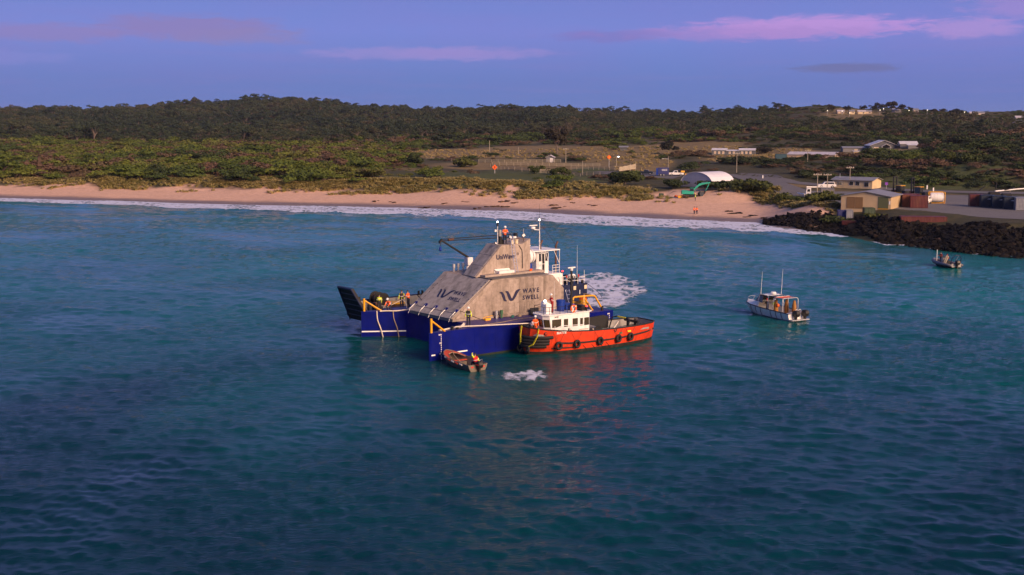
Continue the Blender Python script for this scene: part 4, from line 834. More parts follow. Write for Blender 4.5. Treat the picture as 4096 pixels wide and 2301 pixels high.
mb=MB(); mb.add([(x,y,max(1.14,z)) for (x,y),z in zip(dkp,[1.92,1.86,1.74,1.56,1.38,1.23,1.16,1.15,1.15,1.15,1.15])]+[(x,-y,max(1.14,z)) for (x,y),z in zip(dkp,[1.92,1.86,1.74,1.56,1.38,1.23,1.16,1.15,1.15,1.15,1.15])],[(i,i+1,len(dkp)+i+1,len(dkp)+i) for i in range(len(dkp)-1)]); mb.build('deck',MATS['grey_paint'],tug)
def hullpt(x,z,side=-1,off=0):
    xs=[s[0] for s in ST]; 
    bw,bc,bd,zr=[np.interp(x,xs,[s[i] for s in ST]) for i in (1,2,3,4)]
    y=np.interp(z,[0,.30,.92,zr],[bw,bw*.75+bc*.25,bc,bd]); return (x,side*(y+off),z)
# rub rails
for side in (-1,1):
    tube('rub_rail',[hullpt(x,zz,side,.04) for x,zz in ((2.5,1.12),(4,1.02),(6,.92),(8.5,.88),(11,.90),(13,.97),(15,1.08),(16.5,1.2))],.085,MATS['black_rubber'],tug)
    tube('rub_rail',[hullpt(x,zz,side,.04) for x,zz in ((2.2,.62),(3.2,.6),(4.6,.55))],.06,MATS['black_rubber'],tug)
# black bow fender rolls
for z_,x1 in ((1.72,2.1),(1.42,1.75),(1.13,1.75),(.86,1.5)):
    tube('bow_fender',[hullpt(x1,z_,-1,.08),hullpt(x1*.6,z_,-1,.1),hullpt(.35,z_,-1,.12),(-.05,-.35,z_),(-.05,.35,z_),hullpt(.35,z_,1,.12),hullpt(x1,z_,1,.08)],.15,MATS['black_rubber'],tug,10)
def tyre(c,axis_rot,parent,Ro=.30,r=.125,flat=1.0):
    o=MB().torus((0,0,0),Ro,r,'y',26,10).build('tyre_fender',MATS['black_rubber'],parent,smooth=True); o.location=c; o.rotation_euler=axis_rot; return o
for x in (2.75,4.95,8.0,10.55,12.3): 
    c=hullpt(x,.88,-1,.20); tyre(c,(0,0,R(-8) if x<4 else R(0) if x<9 else R(6)),tug)
    for dx in (-.32,.32):
        z1=float(np.interp(x+dx*2,[s[0] for s in ST],[s[4] for s in ST])); MB().tube([hullpt(x+dx*2.1,z1-.1,-1,.03),hullpt(x+dx*.3,1.1,-1,.16)],.014,4).build('tyre_chain',MATS['rust_brown'],tug)
for y_ in (-.5,.55): tyre((.05,y_*1.2,.52),(0,0,R(70) if y_<0 else R(110)),tug,.27,.12)
for pts in ([(.55,-1.62,2.64),(.42,-1.56,1.9),(.18,-1.2,1.1),(.02,-.62,.82)],[(-.02,.35,2.7),(-.22,.3,1.9),(-.22,.3,1.2),(-.05,.6,.85)]):
    MB().tube(pts,.05,5).build('tyre_strap',MATS['yellow_strap'],tug); MB().tube([(p[0]-.02,p[1]-.12,p[2]) for p in pts],.035,5).build('tyre_strap',MATS['yellow_strap'],tug)
for x in (5.9,7.0,8.1,9.0): MB().tube([hullpt(x,.62,-1,.01),hullpt(x+.4,.30,-1,.01),hullpt(x+.6,.05,-1,.01)],.03,4).build('bilge_strip',MATS['boot_black'],th_)
for x,z_,m_ in ((11.0,1.35,'green_paint'),(12.2,1.42,'yellow_strap'),(14.6,1.45,'grey_paint')): 
    p=hullpt(x,z_,-1,.004); MB().box(p,(.5 if x<14 else 1.3,.03,.16),rz=R(4)).build('freeing_port',MATS[m_],th_)
for x in (1.35,10.2): p=hullpt(x,2.1 if x<2 else 1.72,-1,.0); MB().torus(p,.13,.05,'y',14,6).build('fairlead',MATS['black_steel'],th_)
p=hullpt(2.5,2.0,-1,.03); text('name_lettering','BEATTIE',.29,MATS['white_line'],th_,frame(p,(1,-.17,0),(0,-.10,1)),bold=.006,spacing=1.05)
# wheelhouse, slightly faceted
WHp=[(2.05,-.62),(2.55,-1.18),(5.2,-1.30),(7.55,-1.22),(7.75,-1.0),(7.75,1.0),(7.55,1.22),(5.2,1.30),(2.55,1.18),(2.05,.62)]
zb=1.3; zt=3.62
def fr(p,k): return (p[0]+ (0.0 if p[0]>3 else -.22*k),p[1])
mb=MB(); mb.loft([[(*fr(p,-.2),zb) for p in WHp],[(*fr(p,0),2.5) for p in WHp],[(*fr(p,1),zt) for p in WHp]],closed=True,cap1=True); wl=mb.build('wheelhouse',WP,tug)
mb=MB(); rp=[(p[0]+(-.36 if p[0]<3 else .28 if p[0]>7.6 else 0),p[1]*1.07) for p in WHp]; mb.prism(rp,zt,zt+.09); mb.build('roof',WP,wl)
def win_on(p,p2,x0,x1,z0,z1,name='window'):
    A=Vector((*p,0));B=Vector((*p2,0)); d=B-A; ln=d.length; d.normalize(); nrm=Vector((d.y,-d.x,0)); 
    if nrm.dot(Vector((A.x-5,A.y,0)))<0: nrm=-nrm
    c0=A+d*(x0*ln); c1=A+d*(x1*ln); up=Vector((0,0,1))
    def k(z): return 0 if p[0]>3 or True else 0
    o=MB().slab([c0+up*z0+nrm*.004,c1+up*z0+nrm*.004,c1+up*z1+nrm*.004,c0+up*z1+nrm*.004],nrm*.03).build(name,MATS['black_rubber'],wl,bevel=.012)
    s_=.05; c0=c0+d*s_; c1=c1-d*s_; o2=MB().slab([c0+up*(z0+s_)+nrm*.036,c1+up*(z0+s_)+nrm*.036,c1+up*(z1-s_)+nrm*.036,c0+up*(z1-s_)+nrm*.036],nrm*.008).build('pane',MATS['amber_lit_glass'],o)
for s_ in (-1,1):
    A=(WHp[1][0],s_*1.18);B=(5.2,s_*1.30);C=(7.55,s_*1.22)
    win_on(A,B,.04,.47,2.45,3.22); win_on(A,B,.60,.80,2.43,3.18); win_on(B,C,.02,.32,2.40,3.15) ; win_on(B,C,.46,.62,2.38,3.10); win_on(B,C,.70,.98,2.36,3.10)
# raked front corner and front windows
for (a_,b_) in (((2.05,-.62),(2.55,-1.18)),((2.05,.62),(2.55,1.18)),((2.05,-.62),(2.05,.62))):
    A0=Vector((*fr(a_,0),2.5));B0=Vector((*fr(b_,0),2.5));A1=Vector((*fr(a_,1),zt));B1=Vector((*fr(b_,1),zt)); nrm=(B0-A0).cross(A1-A0).normalized(); nrm=nrm if nrm.x<0 else -nrm
    P_=lambda s,t:A0.lerp(B0,s).lerp(A1.lerp(B1,s),t)
    for s0_,s1_ in (((.12,.9),) if a_[1]!=-b_[1] else ((.04,.47),(.53,.96))):
        o=MB().slab([P_(s0_,.0)+nrm*.004,P_(s1_,.0)+nrm*.004,P_(s1_,.66)+nrm*.004,P_(s0_,.66)+nrm*.004],nrm*.03).build('window',MATS['black_rubber'],wl); MB().slab([P_(s0_+.07,.05)+nrm*.036,P_(s1_-.07,.05)+nrm*.036,P_(s1_-.07,.61)+nrm*.036,P_(s0_+.07,.61)+nrm*.036],nrm*.008).build('pane',MATS['amber_lit_glass'],o)
text('registration','441952',.17,MATS['navy_paint'],wl,frame((2.95,-1.235,3.40),(1,-.045,0),(0,0,1)))
for z_,s__ in ((1.92,'COAL MARINE FUELS'),(1.80,'TASMANIA')): pass
box('notice_lettering',(6.1,-1.302,1.98),(7.4,-1.285,2.03),mat('faded_red',(.6,.25,.22),.6),wl)
# flying bridge gear
RP=lambda x,y:(x,y,zt+.09)
def rail_loop(pts,h,parent,m_,name='rail'):
    for z_ in (h,h*.5): MB().tube([(p[0],p[1],p[2]+z_) for p in pts],.022,5).build(name,m_,parent)
    for p in pts: MB().cyl(p,(p[0],p[1],p[2]+h),.022,5).build('stanchion',m_,parent)
rail_loop([RP(3.6,1.2),RP(2.1,.9),RP(1.95,-.7),RP(2.35,-1.15),RP(3.6,-1.27),RP(4.6,-1.3),RP(5.6,-1.33),RP(7.4,-1.28),RP(7.5,1.25),RP(5.5,1.3)],.72,tug,MATS['black_steel'])
cs=MB().loft([[(2.5,-.45,zt+.09),(3.2,-.45,zt+.09),(3.2,.45,zt+.09),(2.5,.45,zt+.09)],[(2.5,-.45,zt+.95),(3.2,-.45,zt+.95),(3.2,.45,zt+.95),(2.5,.45,zt+.95)],[(2.62,-.42,zt+1.25),(3.0,-.42,zt+1.05),(3.0,.42,zt+1.05),(2.62,.42,zt+1.25)]],closed=True,cap1=True).build('steering_console',WP,tug,bevel=.03)
MB().dome((2.55,-.2,zt+1.27),.13,.16).build('work_light',MATS['lamp_warm'],cs)
t=thing('water_drum','tall blue plastic drum on the wheelhouse roof of the red tug','drum',TMX@Vector((5.0,.3,zt+.09)),TT); MB().lathe((0,0,0),[(.38,0),(.42,.9),(.46,.92),(.46,1.02),(.0,1.02)],18).build('drum_body',MATS['blue_plastic'],t,smooth=R(40)); MB().lathe((0,0,1.03),[(.40,0),(.40,.05),(.0,.06)],16).build('lid',MATS['blue_plastic'],t)
t=thing('deck_locker','low blue locker behind the drum on the red tug roof','locker',TMX@Vector((6.1,.5,zt+.09)),TT); box('body',(-.5,-.4,0),(.5,.4,.5),MATS['blue_plastic'],t,bevel=.03); box('lid',(-.54,-.44,.5),(.54,.44,.58),MATS['blue_plastic'],t)
ms=MB().tube([(6.0,-.2,zt+.09),(6.0,-.2,zt+4.0)],[.13,.11],10).build('mast',MATS['black_steel'],tug); box('radar_scanner',(5.5,-.28,zt+4.22),(6.5,-.12,zt+4.34),WP,ms,bevel=.03); MB().cyl((6.0,-.2,zt+4.0),(6.0,-.2,zt+4.22),.16,12).build('radar_base',WP,ms)
MB().tube([(5.35,-.2,zt+3.4),(5.6,-.2,zt+3.2),(6.0,-.2,zt+3.0),(6.4,-.2,zt+3.2),(6.95,-.2,zt+3.3)],.04,6).build('lamp_arm',MATS['black_steel'],ms)
for x in (5.35,6.95): MB().cyl((x,-.2,zt+3.32),(x,-.2,zt+3.58),.07,8).build('signal_lamp',MATS['red_paint'],ms)
for x in (5.75,6.25): MB().torus((x,-.26,zt+3.35),.13,.04,'y',12,6).build('horn',MATS['black_steel'],ms)
tube('whip_aerial',[(6.75,-.2,zt+3.35),(6.75,-.2,zt+6.4)],[.025,.01],WP,ms,5); tube('whip_aerial',[(3.5,-.5,zt+.1),(3.5,-.5,zt+3.2)],[.022,.008],WP,tug,5); tube('whip_aerial',[(7.2,-.8,zt+.1),(7.2,-.8,zt+1.7)],.015,WP,tug,5)
t=thing('lifebuoy','orange lifebuoy hung on the roof rail of the red tug','lifebuoy',TMX@Vector((5.25,-1.42,zt+.5)),TT); MB().torus((0,0,0),.30,.085,'y',26,10).build('ring',MATS['orange_plastic'],t,smooth=True)
for a_ in (45,135,225,315): MB().box((.30*math.cos(R(a_)),0,.30*math.sin(R(a_))),(.09,.19,.19),ry=-R(a_)).build('band',MATS['white_line'],t,bevel=.02)
t=thing('bell_bottle','white bottle standing inside the lifebuoy on the tug rail','bottle',TMX@Vector((5.3,-1.25,zt+.10)),TT); MB().lathe((0,0,0),[(.09,0),(.09,.4),(.04,.5),(.04,.62),(.0,.62)],10).build('bottle_body',WP,t,smooth=R(40))
box('life_raft_case',(6.7,-1.0,zt+.12),(7.35,-.2,zt+.62),MATS['black_steel'],tug,bevel=.05); MB().dome((7.3,-1.1,zt+.5),.10,.12).build('stern_lamp',MATS['lamp_red'],tug); MB().cyl((7.3,-1.1,zt+.09),(7.3,-1.1,zt+.5),.09,8).build('lamp_post',MATS['black_steel'],tug)
# foredeck rail, after deck gear
pipes2=lambda nm,segs,r,m_:[MB().tube(s,r,6).build(nm,m_,tug,smooth=R(50)) for s in segs]
pipes2('side_rail',[[(2.4,-1.95,2.5),(3.2,-2.02,2.72),(6.0,-2.1,2.62)],[(2.4,-1.95,2.35),(2.4,-1.95,2.75)],[(4.2,-2.08,2.15),(4.2,-2.08,2.68)]],.03,WP)
mb=MB(); mb.cyl((4.3,-1.9,1.5),(4.3,-1.9,2.35),.12,10); mb.build('mooring_post',MATS['black_steel'],tug); MB().cyl((4.0,-1.9,2.15),(4.62,-1.9,2.15),.05,8).build('post_bar',MATS['black_steel'],tug)
for y_ in (-.35,.35): MB().cyl((1.0,y_,1.8),(1.0,y_,2.75),.11,10).build('bow_bitt',MATS['black_steel'],tug)
MB().torus((1.0,-.05,2.85),.16,.05,'x',14,6).build('bow_shackle',WP,tug)
mb=MB(); mb.slab([(8.2,1.75,1.2),(12.9,1.75,1.2),(12.9,1.75,2.32),(12.3,1.75,2.5),(8.2,1.75,2.3)],(0,.22,0)); mb.build('side_screen',MATS['black_rubber'],tug)
box('winch_base',(8.6,-.9,1.16),(9.9,.9,1.34),MATS['black_steel'],tug); MB().cyl((9.2,-.7,1.62),(9.2,.7,1.62),.3,14).build('towing_winch',MATS['grey_paint'],tug,smooth=R(40))
for y_ in (-.8,.72): MB().cyl((9.2,y_,1.62),(9.2,y_+.08,1.62),.46,16).build('winch_flange',MATS['black_steel'],tug,smooth=R(40))
pipes2('tow_arch',[[(12.6,1.3,1.2),(13.0,1.25,2.30),(13.2,.8,2.42),(13.2,-.9,2.42),(13.0,-1.35,2.2),(12.6,-1.4,1.2)]],.07,MATS['black_steel']); pipes2('arch_band',[[(13.2,.6,2.42),(13.2,-.6,2.42)]],.085,MATS['yellow_strap'])
for y_ in (-.55,.55): MB().cyl((14.6,y_,1.15),(14.6,y_,2.25),.16,12).build('tow_post',MATS['black_steel'],tug,smooth=R(40))
MB().cyl((14.6,-1.05,1.95),(14.6,1.05,1.95),.14,12).build('tow_bar',MATS['black_steel'],tug,smooth=R(40)); MB().cyl((8.9,-1.5,1.16),(8.9,-1.5,1.62),.14,10).build('capstan',MATS['black_steel'],tug,smooth=R(40))
W_=lambda x,y,z:TMX@Vector((x,y,z))
pth('tow_hawser','pale tow rope lying along the after deck of the red tug',[W_(8.0,-1.3,1.9),W_(8.8,-1.0,1.35),W_(10.4,-.9,1.25),W_(11.8,-.3,1.5),W_(12.9,.2,2.0)],.055,MATS['rope_white'])
mb=MB(); random.seed(5)
for k in range(7): mb.torus((random.uniform(-.4,.4),random.uniform(-.25,.25),.06+.03*k),.34+random.uniform(-.1,.08),.035,'z',14,5)
o=mb.build('green_rope',MATS['rope_green'],None,smooth=True); o.location=W_(10.6,.4,1.18); tag(o,'heap of green rope on the after deck of the red tug','rope')
person('person in dark red coveralls and white helmet at the tug roof console',W_(3.55,-.1,zt+.09),TT+R(75),'hold',(.35,.012,.015),(.30,.012,.015),helmet=WHITE)
person('person in orange coveralls and white helmet on the tug bow',W_(1.55,.1,1.74),R(185),'stand',HI_O,(.75,.10,.012),helmet=WHITE)

# ---------------------------------------------------------------- dinghy
def hull_small(name,secs,m_,parent,thick=.04):
    """open boat shell: list of half sections (x, [(y,z)...]) mirrored, with an inner skin"""
    full=[]; inner=[]
    for x,pts in secs:
        s=[(x,-y,z) for y,z in pts[::-1]]+[(x,y,z) for y,z in pts[1:]]; full.append(s)
        inner.append([(x,(-max(y-thick,0)),z+ (thick if y<pts[-1][0] else 0)) for y,z in pts[::-1]]+[(x,max(y-thick,0),z+(thick if y<pts[-1][0] else 0)) for y,z in pts[1:]])
    mb=MB(); mb.loft(full); mb.loft(inner); mb.add(full[-1],[tuple(range(len(full[-1])))]); mb.add([tuple(Vector(p)-Vector((thick,0,0))) for p in inner[-1]],[tuple(range(len(inner[-1])))[::-1]])
    return mb.build(name,m_,parent,smooth=R(30)),full
def outboard(parent,x,y,z,s=1,cowl='black_steel',band=None,tilt=0):
    mb=MB(); T=Matrix.Translation((x,y,z))@Matrix.Rotation(tilt,4,'Y')@Matrix.Scale(s,4); mb.M=T
    mb.loft([[(-.16,-.15,.05),(.34,-.17,.05),(.34,.17,.05),(-.16,.15,.05)],[(-.20,-.19,.28),(.42,-.20,.30),(.42,.20,.30),(-.20,.19,.28)],[(-.16,-.17,.48),(.36,-.18,.52),(.36,.18,.52),(-.16,.17,.48)],[(-.02,-.10,.56),(.22,-.10,.58),(.22,.10,.58),(-.02,.10,.56)]],closed=True,cap0=True,cap1=True)
    o=mb.build('outboard_motor',MATS[cowl],parent,bevel=.03*s)
    mb=MB(); mb.M=T; mb.loft([[(-.06,-.07,.05),(.2,-.07,.05),(.2,.07,.05),(-.06,.07,.05)],[(-.02,-.04,-.75),(.16,-.04,-.75),(.16,.04,-.75),(-.02,.04,-.75)]],closed=True,cap0=True,cap1=True); mb.box((.08,0,-.42),(.42,.22,.03)); mb.build('leg',MATS[cowl],o)
    if band:
        for sg in (-1,1):
            mb=MB(); mb.M=T; mb.box((.12,sg*.205,.30),(.36,.012,.09)); mb.build('band',MATS[band],o)
    return o
mat('worn_aluminium',(.20,.165,.13),.55,.35,var=.25,scale=3,stain=((.16,.12,.09),.6,3)); mat('faded_red_paint',(.52,.06,.025),.6,var=.2,scale=3,stain=((.3,.12,.07),.5,3)); mat('yellow_vis',HI_Y,.8)
db=Vector((-6.0,108.2,0)); ds=Vector((-3.0,103.6,0)); da=(ds-db); DL=da.length
dg_=thing('dinghy','small worn aluminium dinghy with red foredeck nosing against the blue hull','dinghy',db+Vector((0,0,.02)),math.atan2(da.y,da.x))
sx=[(0,[(0,.55),(.02,.7),(.05,.95),(.08,1.06)]),(.35,[(0,.18),(.22,.32),(.45,.72),(.52,.98)]),(1.0,[(0,-.06),(.42,.06),(.75,.50),(.84,.84)]),(2.0,[(0,-.14),(.62,-.04),(.93,.40),(1.0,.70)]),(3.4,[(0,-.16),(.70,-.06),(.97,.36),(1.02,.62)]),(DL,[(0,-.16),(.68,-.06),(.92,.36),(.96,.60)])]
dh,_f=hull_small('hull',sx,MATS['worn_aluminium'],dg_)
tube('gunwale',[(x,p[-1][0],p[-1][1]) for x,p in sx[::-1]]+[(x,-p[-1][0],p[-1][1]) for x,p in sx],.045,MATS['worn_aluminium'],dg_)
for sgn in (-1,1):
    mb=MB(); mb.add([(sx[0][0],0,1.04)]+[(x,sgn*p[-1][0]*.96,p[-1][1]+.012) for x,p in sx[:3]]+[(2.0,sgn*.93,.72),(2.0,sgn*.72,.70),(1.15,sgn*.42,.86),(.95,0,.93)],[(0,1,2,7),(2,3,6,7),(3,4,5,6)]); mb.build('foredeck',MATS['faded_red_paint'],dg_)
tube('coaming',[(2.1,-.72,.73),(1.15,-.43,.89),(.95,0,.96),(1.15,.43,.89),(2.1,.72,.73)],.03,MATS['rope_tan'],dg_)
box('thwart',(2.0,-.86,.42),(2.28,.86,.48),MATS['faded_red_paint'],dg_); box('seat_box',(2.3,-.5,.0),(2.75,.5,.40),MATS['worn_aluminium'],dg_)
mb=MB(); 
for y_ in (-.45,-.15,.15,.45): box('floor_board',(2.8,y_-.13,.0),(DL-.3,y_+.13,.03),MATS['brown_timber'],dg_)
box('stern_seat',(DL-.75,-.85,.40),(DL-.40,.85,.46),MATS['worn_aluminium'],dg_)
for i,x in enumerate((1.3,2.0,2.7,3.4,4.1)):
    y_=-np.interp(x,[s[0] for s in sx],[s[1][-1][0] for s in sx])-.05; z_=np.interp(x,[s[0] for s in sx],[s[1][-1][1] for s in sx])-.08
    MB().cyl((x,y_,z_),(x+.42,y_,z_-.03),.07,8).build('side_fender',MATS[('rope_white','faded_red_paint','rope_white','faded_red_paint','rope_white')[i]],dg_,smooth=R(40))
for sgn in (-1,1): box('tail_reflector',(DL+.002,sgn*.58-.11,.36),(DL+.03,sgn*.58+.11,.46),mat('reflector_red',(.75,.02,.015),.4),dg_)
tube('bow_fender',[(-.04,-.32,.85),(-.10,0,.95),(-.04,.32,.85)],.10,MATS['black_rubber'],dg_,10)
outboard(dg_,DL+.12,0,.30,1.15,'black_steel','reflector_red'); tube('stern_hoop',[(DL-.15,.5,.55),(DL+.05,.42,1.05),(DL+.6,-.1,1.15),(DL+.65,-.2,1.05)],.022,MATS['aluminium'],dg_)
dW=lambda x,y,z:dg_.matrix_basis@Vector((x,y,z))
pth('painter_rope','tan bow rope trailing from the stem into the dinghy',[dW(.1,0,1.08),dW(.8,.2,1.0),dW(1.5,-.1,.85),dW(2.3,-.15,.55),dW(2.7,.1,.2),dW(2.5,-.3,.15)],.03,MATS['rope_tan'])
person('person in red life vest and yellow sleeves waving from the dinghy',dW(DL-.62,.15,.16),R(35),'wave',HI_Y,NAVY,vest=(.55,.012,.02),hair=(.02,.02,.02),stripes=True,lean=8)

# ---------------------------------------------------------------- white patrol boat
bb_=Vector((27.6,138.6,0)); bs_=Vector((31.6,131.2,0)); ba=bs_-bb_; BL=ba.length
wb=thing('patrol_boat','white aluminium workboat with orange canopy and twin black outboards','boat',bb_+Vector((0,0,.02)),math.atan2(ba.y,ba.x))
wx=[(0,[(0,.75),(.03,.9),(.08,1.1),(.14,1.25)]),(.7,[(0,.15),(.35,.35),(.75,.8),(.85,1.18)]),(1.8,[(0,-.2),(.75,.05),(1.15,.6),(1.25,1.08)]),(3.4,[(0,-.3),(1.05,-.02),(1.30,.5),(1.36,.98)]),(6.2,[(0,-.3),(1.12,-.04),(1.32,.45),(1.36,.88)]),(BL,[(0,-.3),(1.10,-.04),(1.30,.45),(1.34,.82)])]
wh_,_f=hull_small('hull',wx,WP,wb); tube('rub_strip',[(x,-p[-1][0]-.02,p[-1][1]) for x,p in wx]+[(x,p[-1][0]+.02,p[-1][1]) for x,p in wx[::-1]],.055,MATS['navy_paint'],wb)
tube('chine_stripe',[(x,-p[1][0]-.03,p[1][1]+.08) for x,p in wx[1:]],.035,MATS['navy_paint'],wb)
for x in (1.9,2.8,3.7,5.4,6.3,7.2):
    y1=np.interp(x,[s[0] for s in wx],[s[1][-1][0] for s in wx]); z1=np.interp(x,[s[0] for s in wx],[s[1][-1][1] for s in wx]); y0=np.interp(x,[s[0] for s in wx],[s[1][1][0] for s in wx]); z0=np.interp(x,[s[0] for s in wx],[s[1][1][1] for s in wx])
    ym=np.interp(x,[s[0] for s in wx],[s[1][2][0] for s in wx]); zm=np.interp(x,[s[0] for s in wx],[s[1][2][1] for s in wx])
    tube('side_rib',[(x,-y1-.02,z1),(x+.05,-ym-.02,zm),(x+.12,-y0-.02,z0+.05)],.035,MATS['navy_paint'],wb)
mb=MB(); fd=[(0,.14,1.25),(.7,.83,1.19),(1.8,1.22,1.10),(2.6,1.3,1.05)]; mb.loft([[(x,-y,z),(x,-y*.5,z+.10),(x,0,z+.14),(x,y*.5,z+.10),(x,y,z)] for x,y,z in fd]); mb.build('foredeck',WP,wb,smooth=True)
mb=MB(); mb.loft([[(1.5,-.7,1.2),(1.5,.7,1.2)],[(2.2,-.9,1.52),(2.2,.9,1.52)]]); mb.loft([[(1.5,-.7,1.2),(2.2,-.9,1.52),(3.3,-1.15,1.55)],[(1.6,-.9,1.1),(2.3,-1.22,1.1),(3.3,-1.28,1.05)]]); mb.loft([[(1.5,.7,1.2),(2.2,.9,1.52),(3.3,1.15,1.55)],[(1.6,.9,1.1),(2.3,1.22,1.1),(3.3,1.28,1.05)]]); mb.add([(2.2,-.9,1.52),(2.2,.9,1.52),(3.3,1.15,1.55),(3.3,-1.15,1.55)],[(0,1,2,3)]); cb=mb.build('cabin',WP,wb)
mb=MB(); A=[(2.25,-.9,1.52),(2.25,.9,1.52),(2.95,.85,2.22),(2.95,-.85,2.22)]; mb.slab(A,(.02,0,.02)); mb.build('windscreen',MATS['window_glass'],wb)
for sgn in (-1,1): MB().slab([(2.3,sgn*.92,1.52),(3.8,sgn*1.15,1.5),(3.75,sgn*.98,2.2),(2.98,sgn*.86,2.2)],(0,sgn*.02,0)).build('side_window',MATS['window_glass'],wb)
mb=MB(); mb.loft([[(2.85,-.88,2.20),(2.85,.88,2.20)],[(3.0,-.92,2.34),(3.0,.92,2.34)],[(3.7,-1.0,2.42),(3.7,1.0,2.42)],[(4.5,-1.0,2.38),(4.5,1.0,2.38)],[(4.5,-1.0,2.32),(4.5,1.0,2.32)],[(2.85,-.88,2.17),(2.85,.88,2.17)]]); mb.build('hardtop',WP,wb,smooth=R(30))
mb=MB(); mb.lathe((4.3,0,2.46),[(.2,0),(.32,.04),(.33,.18),(.26,.26),(.0,.27)],18); mb.build('radome',WP,wb,smooth=R(40))
for s_ in ([(3.0,-1.28,1.05),(3.3,-1.1,2.3)],[(4.9,-1.25,1.0),(4.6,-1.0,2.36),(4.6,1.0,2.36),(4.9,1.25,1.0)],[(3.0,1.28,1.05),(3.3,1.1,2.3)],[(4.6,-.9,2.4),(5.9,-.95,2.4),(5.9,.95,2.4),(4.6,.9,2.4)]): tube('canopy_pipe',s_,.03,MATS['galvanised'],wb,6)
for s_ in ([(5.6,-1.1,.9),(5.6,-1.1,2.15),(5.75,-1.0,2.3),(7.1,-1.0,2.35),(7.2,-1.1,2.2),(7.2,-1.1,.9)],[(5.6,1.1,.9),(5.6,1.1,2.15),(5.75,1.0,2.3),(7.1,1.0,2.35),(7.2,1.1,2.2),(7.2,1.1,.9)],[(5.65,-1.0,2.3),(5.65,1.0,2.3)],[(7.15,-1.0,2.35),(7.15,1.0,2.35)]): tube('stern_frame',s_,.04,MATS['galvanised'],wb,6)
mb=MB(); mb.loft([[(5.65,-1.0,2.36),(5.65,0,2.40),(5.65,1.0,2.36)],[(6.4,-1.0,2.32),(6.4,0,2.38),(6.4,1.0,2.32)],[(7.15,-1.0,2.40),(7.15,0,2.44),(7.15,1.0,2.40)]]); mb.build('canopy',MATS['orange_plastic'],wb,smooth=True)
mat('diver_hose',(.30,.13,.02),.7,var=.3,scale=4)
for x,y in ((5.7,-.75),(5.9,.6),(7.0,.75)): MB().lathe((x,y,.25),[(.22,0),(.26,.5),(.24,1.2),(.12,1.75),(.0,1.8)],12).build('dive_suit',MATS['diver_hose'],wb,smooth=True)
MB().lathe((6.0,-.75,1.25),[(.0,0),(.15,.05),(.19,.2),(.13,.36),(.0,.4)],12).build('buoy',MATS['orange_plastic'],wb,smooth=True)
box('stern_well',(BL-.9,-1.2,.55),(BL-.1,1.2,.78),WP,wb,bevel=.05); box('cockpit_sole',(2.6,-1.0,.1),(BL-.2,1.0,.14),MATS['grey_paint'],wb); box('fuel_tank',(6.7,-.55,.14),(7.3,.0,.55),MATS['red_paint'],wb,bevel=.05)
box('swim_platform',(BL,-1.25,.1),(BL+.6,1.25,.2),MATS['galvanised'],wb)
for y_ in (-.2,.25): tube('step_hoop',[(BL-.1,y_,.8),(BL-.1,y_,1.15),(BL-.1,y_+.15,1.25),(BL-.1,y_+.3,1.15),(BL-.1,y_+.3,.8)],.03,WP,wb,6)
for y_ in (-.55,.75): outboard(wb,BL+.25,y_,.45,1.35,'black_steel')
for x,y,h in ((3.35,-1.0,2.6),(4.55,.95,2.9)): tube('whip_aerial',[(x,y,2.4),(x+.15,y,2.4+h)],[.03,.012],WP,wb,5)
for s_ in ([(.3,-.35,1.3),(.6,-.5,1.75),(1.4,-.75,1.7),(2.2,-.9,1.55)],[(.3,.35,1.3),(.6,.5,1.75),(1.4,.75,1.7)],[(.6,-.5,1.75),(.45,0,1.8),(.6,.5,1.75)]): tube('bow_rail',s_,.022,MATS['galvanised'],wb,5)
text('side_lettering','RESCUE',.16,MATS['navy_paint'],cb,frame((2.35,-1.245,1.24),(1,-.06,0),(0,.25,1))) if False else None
bW=lambda x,y,z:wb.matrix_basis@Vector((x,y,z))
person('person in yellow jacket and white cap standing in the white workboat',bW(4.75,-.1,.15),R(160),'hold',HI_Y,NAVY,helmet=WHITE,stripes=False)
person('person in dark jacket at the helm of the white workboat',bW(3.9,-.45,.15),R(110),'hold',(.10,.085,.06),NAVY,hair=(.5,.02,.02),stripes=False)

# ---------------------------------------------------------------- rigid inflatable
rb0=Vector((65.7,186.0,0)); rb1=Vector((67.0,179.6,0)); ra=rb1-rb0; RL=ra.length
rb=thing('inflatable_boat','grey rigid inflatable boat with stern arch near the rock wall','boat',rb0+Vector((0,0,.02)),math.atan2(ra.y,ra.x))
mat('grey_tube',(.16,.145,.17),.55,var=.15)
tp_=[(RL,-.95,.5),(3.5,-1.0,.5),(1.8,-.85,.56),(.7,-.45,.68),(.1,0,.78),(.7,.45,.68),(1.8,.85,.56),(3.5,1.0,.5),(RL,.95,.5)]
MB().tube(tp_,[.16,.26,.27,.26,.22,.26,.27,.26,.16],12).build('inflatable_tube',MATS['grey_tube'],rb,smooth=True)
mb=MB(); mb.loft([[(x,-b,z1),(x,-b*.5,z0+.1),(x,0,z0),(x,b*.5,z0+.1),(x,b,z1)] for x,b,z0,z1 in ((.2,.05,.45,.6),(1.0,.5,.0,.4),(2.2,.85,-.25,.35),(RL,.9,-.25,.33))]); mb.build('hull',MATS['navy_paint'],rb,smooth=True)
box('floor',(1.0,-.75,.28),(RL-.1,.75,.32),MATS['grey_paint'],rb); box('transom',(RL-.15,-.8,.2),(RL-.05,.8,.75),MATS['grey_paint'],rb)
cn=box('console',(2.7,-.4,.32),(3.3,.4,1.25),MATS['grey_paint'],rb,bevel=.06); MB().slab([(2.75,-.38,1.26),(2.75,.38,1.26),(2.95,.33,1.62),(2.95,-.33,1.62)],(.02,0,0)).build('screen',MATS['clear_screen'],cn)
